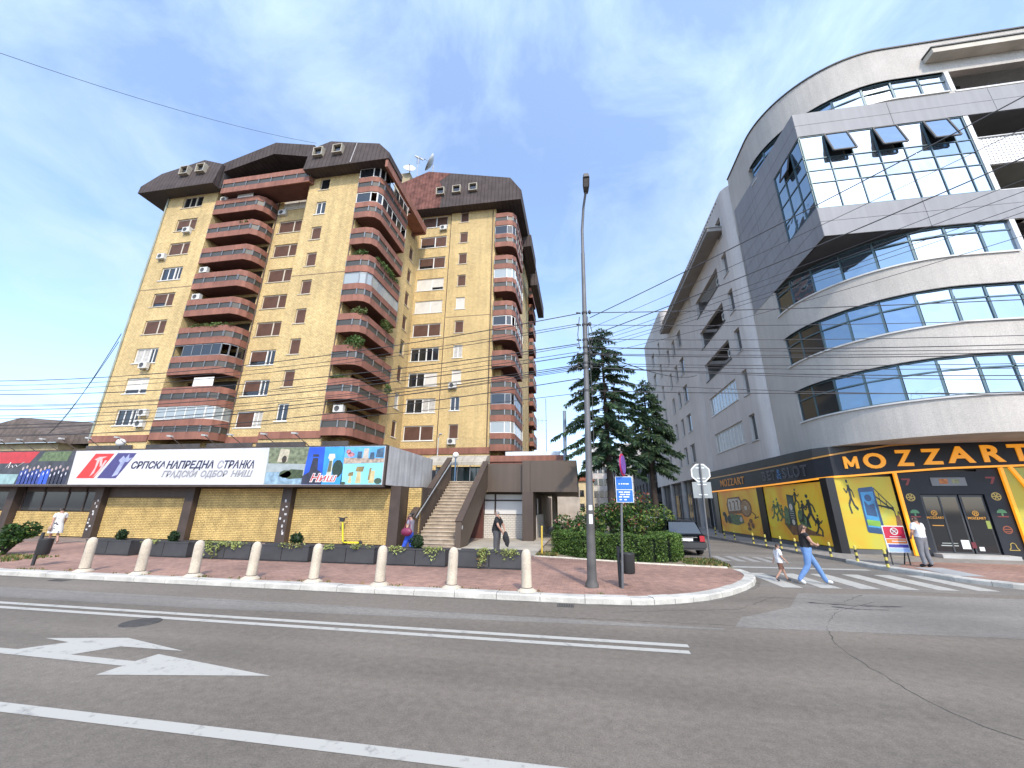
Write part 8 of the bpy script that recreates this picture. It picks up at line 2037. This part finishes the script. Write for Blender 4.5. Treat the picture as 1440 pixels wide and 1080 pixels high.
# woman in a patterned white dress walking right-to-left on the far left
def dress_mat():
    m, nt, b = new_mat('patterned_dress'); N, L = nt.nodes, nt.links
    tc = N.new('ShaderNodeTexCoord'); v = N.new('ShaderNodeTexVoronoi'); v.inputs['Scale'].default_value = 7; L.new(tc.outputs['Object'], v.inputs['Vector'])
    r = N.new('ShaderNodeValToRGB'); r.color_ramp.interpolation = 'CONSTANT'; r.color_ramp.elements[0].color = (0.05, 0.05, 0.07, 1); r.color_ramp.elements[1].position = 0.28; r.color_ramp.elements[1].color = (0.66, 0.64, 0.60, 1)
    L.new(v.outputs['Distance'], r.inputs[0]); L.new(r.outputs[0], b.inputs['Base Color']); b.inputs['Roughness'].default_value = .85
    return m
dm = dress_mat()
def dress(t, k, J):
    mb = MB(); P = J['pelvis']; v = []; n = 20
    rings = [(1.12, .15, .12), (.98, .185, .155), (.80, .23, .20), (.62, .26, .25), (.52, .27, .27)]
    for z, rx, ry in rings:
        for j in range(n):
            a = 2 * math.pi * j / n; w = 1 + .05 * math.sin(a * 5) * (1.12 - z) * 1.6; v.append((rx * k * math.cos(a) * w, (ry * math.sin(a) * w + .01) * k, z * k))
    mb.add(v, [(i * n + j, i * n + (j + 1) % n, (i + 1) * n + (j + 1) % n, (i + 1) * n + j) for i in range(4) for j in range(n)], 0, True); sub(mb.mesh('skirt', dm), 'skirt', t)
    m2 = MB(); m2.ellipsoid((J['hal'].x - .03, J['hal'].y, J['hal'].z - .1), (.06, .11, .12), 10, 8); sub(m2.mesh('handbag', C_('bag_beige', (.35, .25, .2))), 'handbag', t)
walk = dict(knl=(-.09, .16, .50), anl=(-.09, .26, .12), tol=(-.09, .42, .07), knr=(.09, -.04, .50), anr=(.09, -.30, .16), tor=(.09, -.17, .05), wrl=(-.24, -.16, .92), hal=(-.24, -.18, .84), wrr=(.24, .22, .95), har=(.24, .27, .88), ell=(-.23, -.07, 1.15), elr=(.23, .04, 1.15))
person('dark haired woman in a white patterned dress walking past the brick panels', (-24.75, 16.0, 0.12), R(70), 1.70, walk, [('dress_top', shirt(.7, 1.02), dm, .018), ('shoes', shoes, C_('shoe_pale', (.45, .4, .36)), .012)], (hair_d, 'bun'), dress)
# woman with a maroon bag by the foot of the stairs, hand raised to her face
def bag_m(t, k, J):
    mb = MB(); mb.ellipsoid((-.30, .0, .98), (.09, .22, .15), 14, 8); mb.tube([(-.27, -.12, 1.08), (-.17, -.02, 1.46), (-.12, .06, 1.46), (-.29, .12, 1.08)], .014, 6); sub(mb.mesh('shoulder_bag', C_('maroon', (.17, .015, .055), .5)), 'shoulder_bag', t)
person('woman in blue trousers with a maroon shoulder bag beside the stairs', (-6.35, 14.75, 0.12), R(90), 1.68, dict(elr=(.2, .14, 1.2), wrr=(.08, .19, 1.46), har=(.05, .17, 1.54), ell=(-.24, .02, 1.15), wrl=(-.26, .16, 1.02), hal=(-.25, .21, .98), **{q: walk[q] for q in ('knl', 'anl', 'tol', 'knr', 'anr', 'tor')}),
       [('top', shirt(.5, .98), C_('grey_lilac', (.22, .20, .24)), .016), ('trousers', trousers(), C_('royal_blue', (.03, .09, .52)), .018), ('shoes', shoes, C_('shoe_dark', (.05, .05, .06)), .012)], (hair_d, 'bun'), bag_m)
# man in black t-shirt holding a jacket behind his back
def jacket(t, k, J):
    mb = MB(); v = []
    c = J['hal']; mb.ellipsoid((c.x + .06, c.y - .07, c.z - .12), (.09, .11, .2), 12, 8); mb.ellipsoid((c.x + .05, c.y - .12, c.z - .26), (.05, .08, .18), 10, 8); mb.tube([(c.x + .05, c.y - .16, c.z - .1), (c.x + .03, c.y - .2, c.z - .3), (c.x + .04, c.y - .16, c.z - .46)], [.05, .045, .03], 8); sub(mb.mesh('jacket', C_('black_jacket', (.02, .02, .022))), 'jacket', t)
person('heavy grey haired man in a black t-shirt holding a jacket behind his back', (-3.15, 15.4, 0.12), R(80), 1.80, dict(waist=(0, .06, 1.08), ell=(-.27, -.14, 1.17), wrl=(-.14, -.24, .99), hal=(-.08, -.26, .92), elr=(.27, -.14, 1.17), wrr=(.14, -.24, .99), har=(.08, -.26, .93)),
       [('t_shirt', shirt(.62, .92), C_('black', (.012, .012, .013)), .02), ('trousers', trousers(), C_('charcoal', (.07, .07, .075)), .024), ('shoes', shoes, C_('shoe_dark', (.05, .05, .06)), .014)], (hair_g, 'short'), jacket, build=1.32)
# woman in jeans and child on the crossing
stride = dict(knl=(-.09, .22, .53), anl=(-.09, .40, .10), tol=(-.09, .56, .06), knr=(.09, -.08, .50), anr=(.09, -.36, .13), tor=(.09, -.22, .03), pelvis=(0, 0, .92), hipl=(-.09, .02, .88), hipr=(.09, -.02, .88))
person('woman in a black top and blue jeans striding over the zebra crossing', (6.4, 13.55, 0.0), R(-95), 1.66, dict(stride, elr=(.24, .10, 1.18), wrr=(.14, .27, 1.10), har=(.08, .32, 1.12), ell=(-.24, .08, 1.18), wrl=(-.14, .27, 1.08), hal=(-.07, .31, 1.10)),
       [('top', shirt(.25, 1.03), C_('black_top', (.014, .013, .014)), .014), ('jeans', trousers(.06, 1.06), C_('denim', (.13, .24, .46)), .024), ('shoes', shoes, C_('white_shoe', (.6, .6, .6)), .014)], (hair_b, 'long'))
cw = dict(walk, skull=(0, .02, 1.53), crown=(0, .02, 1.72))
person('small boy in a white t-shirt and brown shorts on the zebra crossing', (5.75, 13.85, 0.0), R(-90), 1.04, cw, [('t_shirt', shirt(.75, .86), C_('white_tee', (.64, .63, .64)), .035), ('shorts', shorts(.58), C_('brown_shorts', (.16, .075, .05)), .03), ('shoes', shoes, C_('shoe_dark', (.05, .05, .06)), .02)], (hair_b, 'short'), build=1.15)
# man with his back to us by the warning board
person('man in a white t-shirt and grey trousers standing beside the warning board', (11.9, 17.2, 0.12), R(15), 1.74, dict(elr=(.25, .02, 1.15), wrr=(.2, .16, .98), har=(.16, .22, .95), ell=(-.25, .02, 1.15), wrl=(-.18, .16, 1.0), hal=(-.12, .22, .97), anr=(.14, -.02, .09), tor=(.17, .14, .04)),
       [('t_shirt', shirt(.6, .94), C_('white_tee', (.64, .63, .64)), .02), ('trousers', trousers(), C_('mid_grey', (.17, .17, .18)), .024), ('shoes', shoes, C_('black_shoe', (.03, .03, .035)), .014)], (hair_b, 'short'), build=1.08)
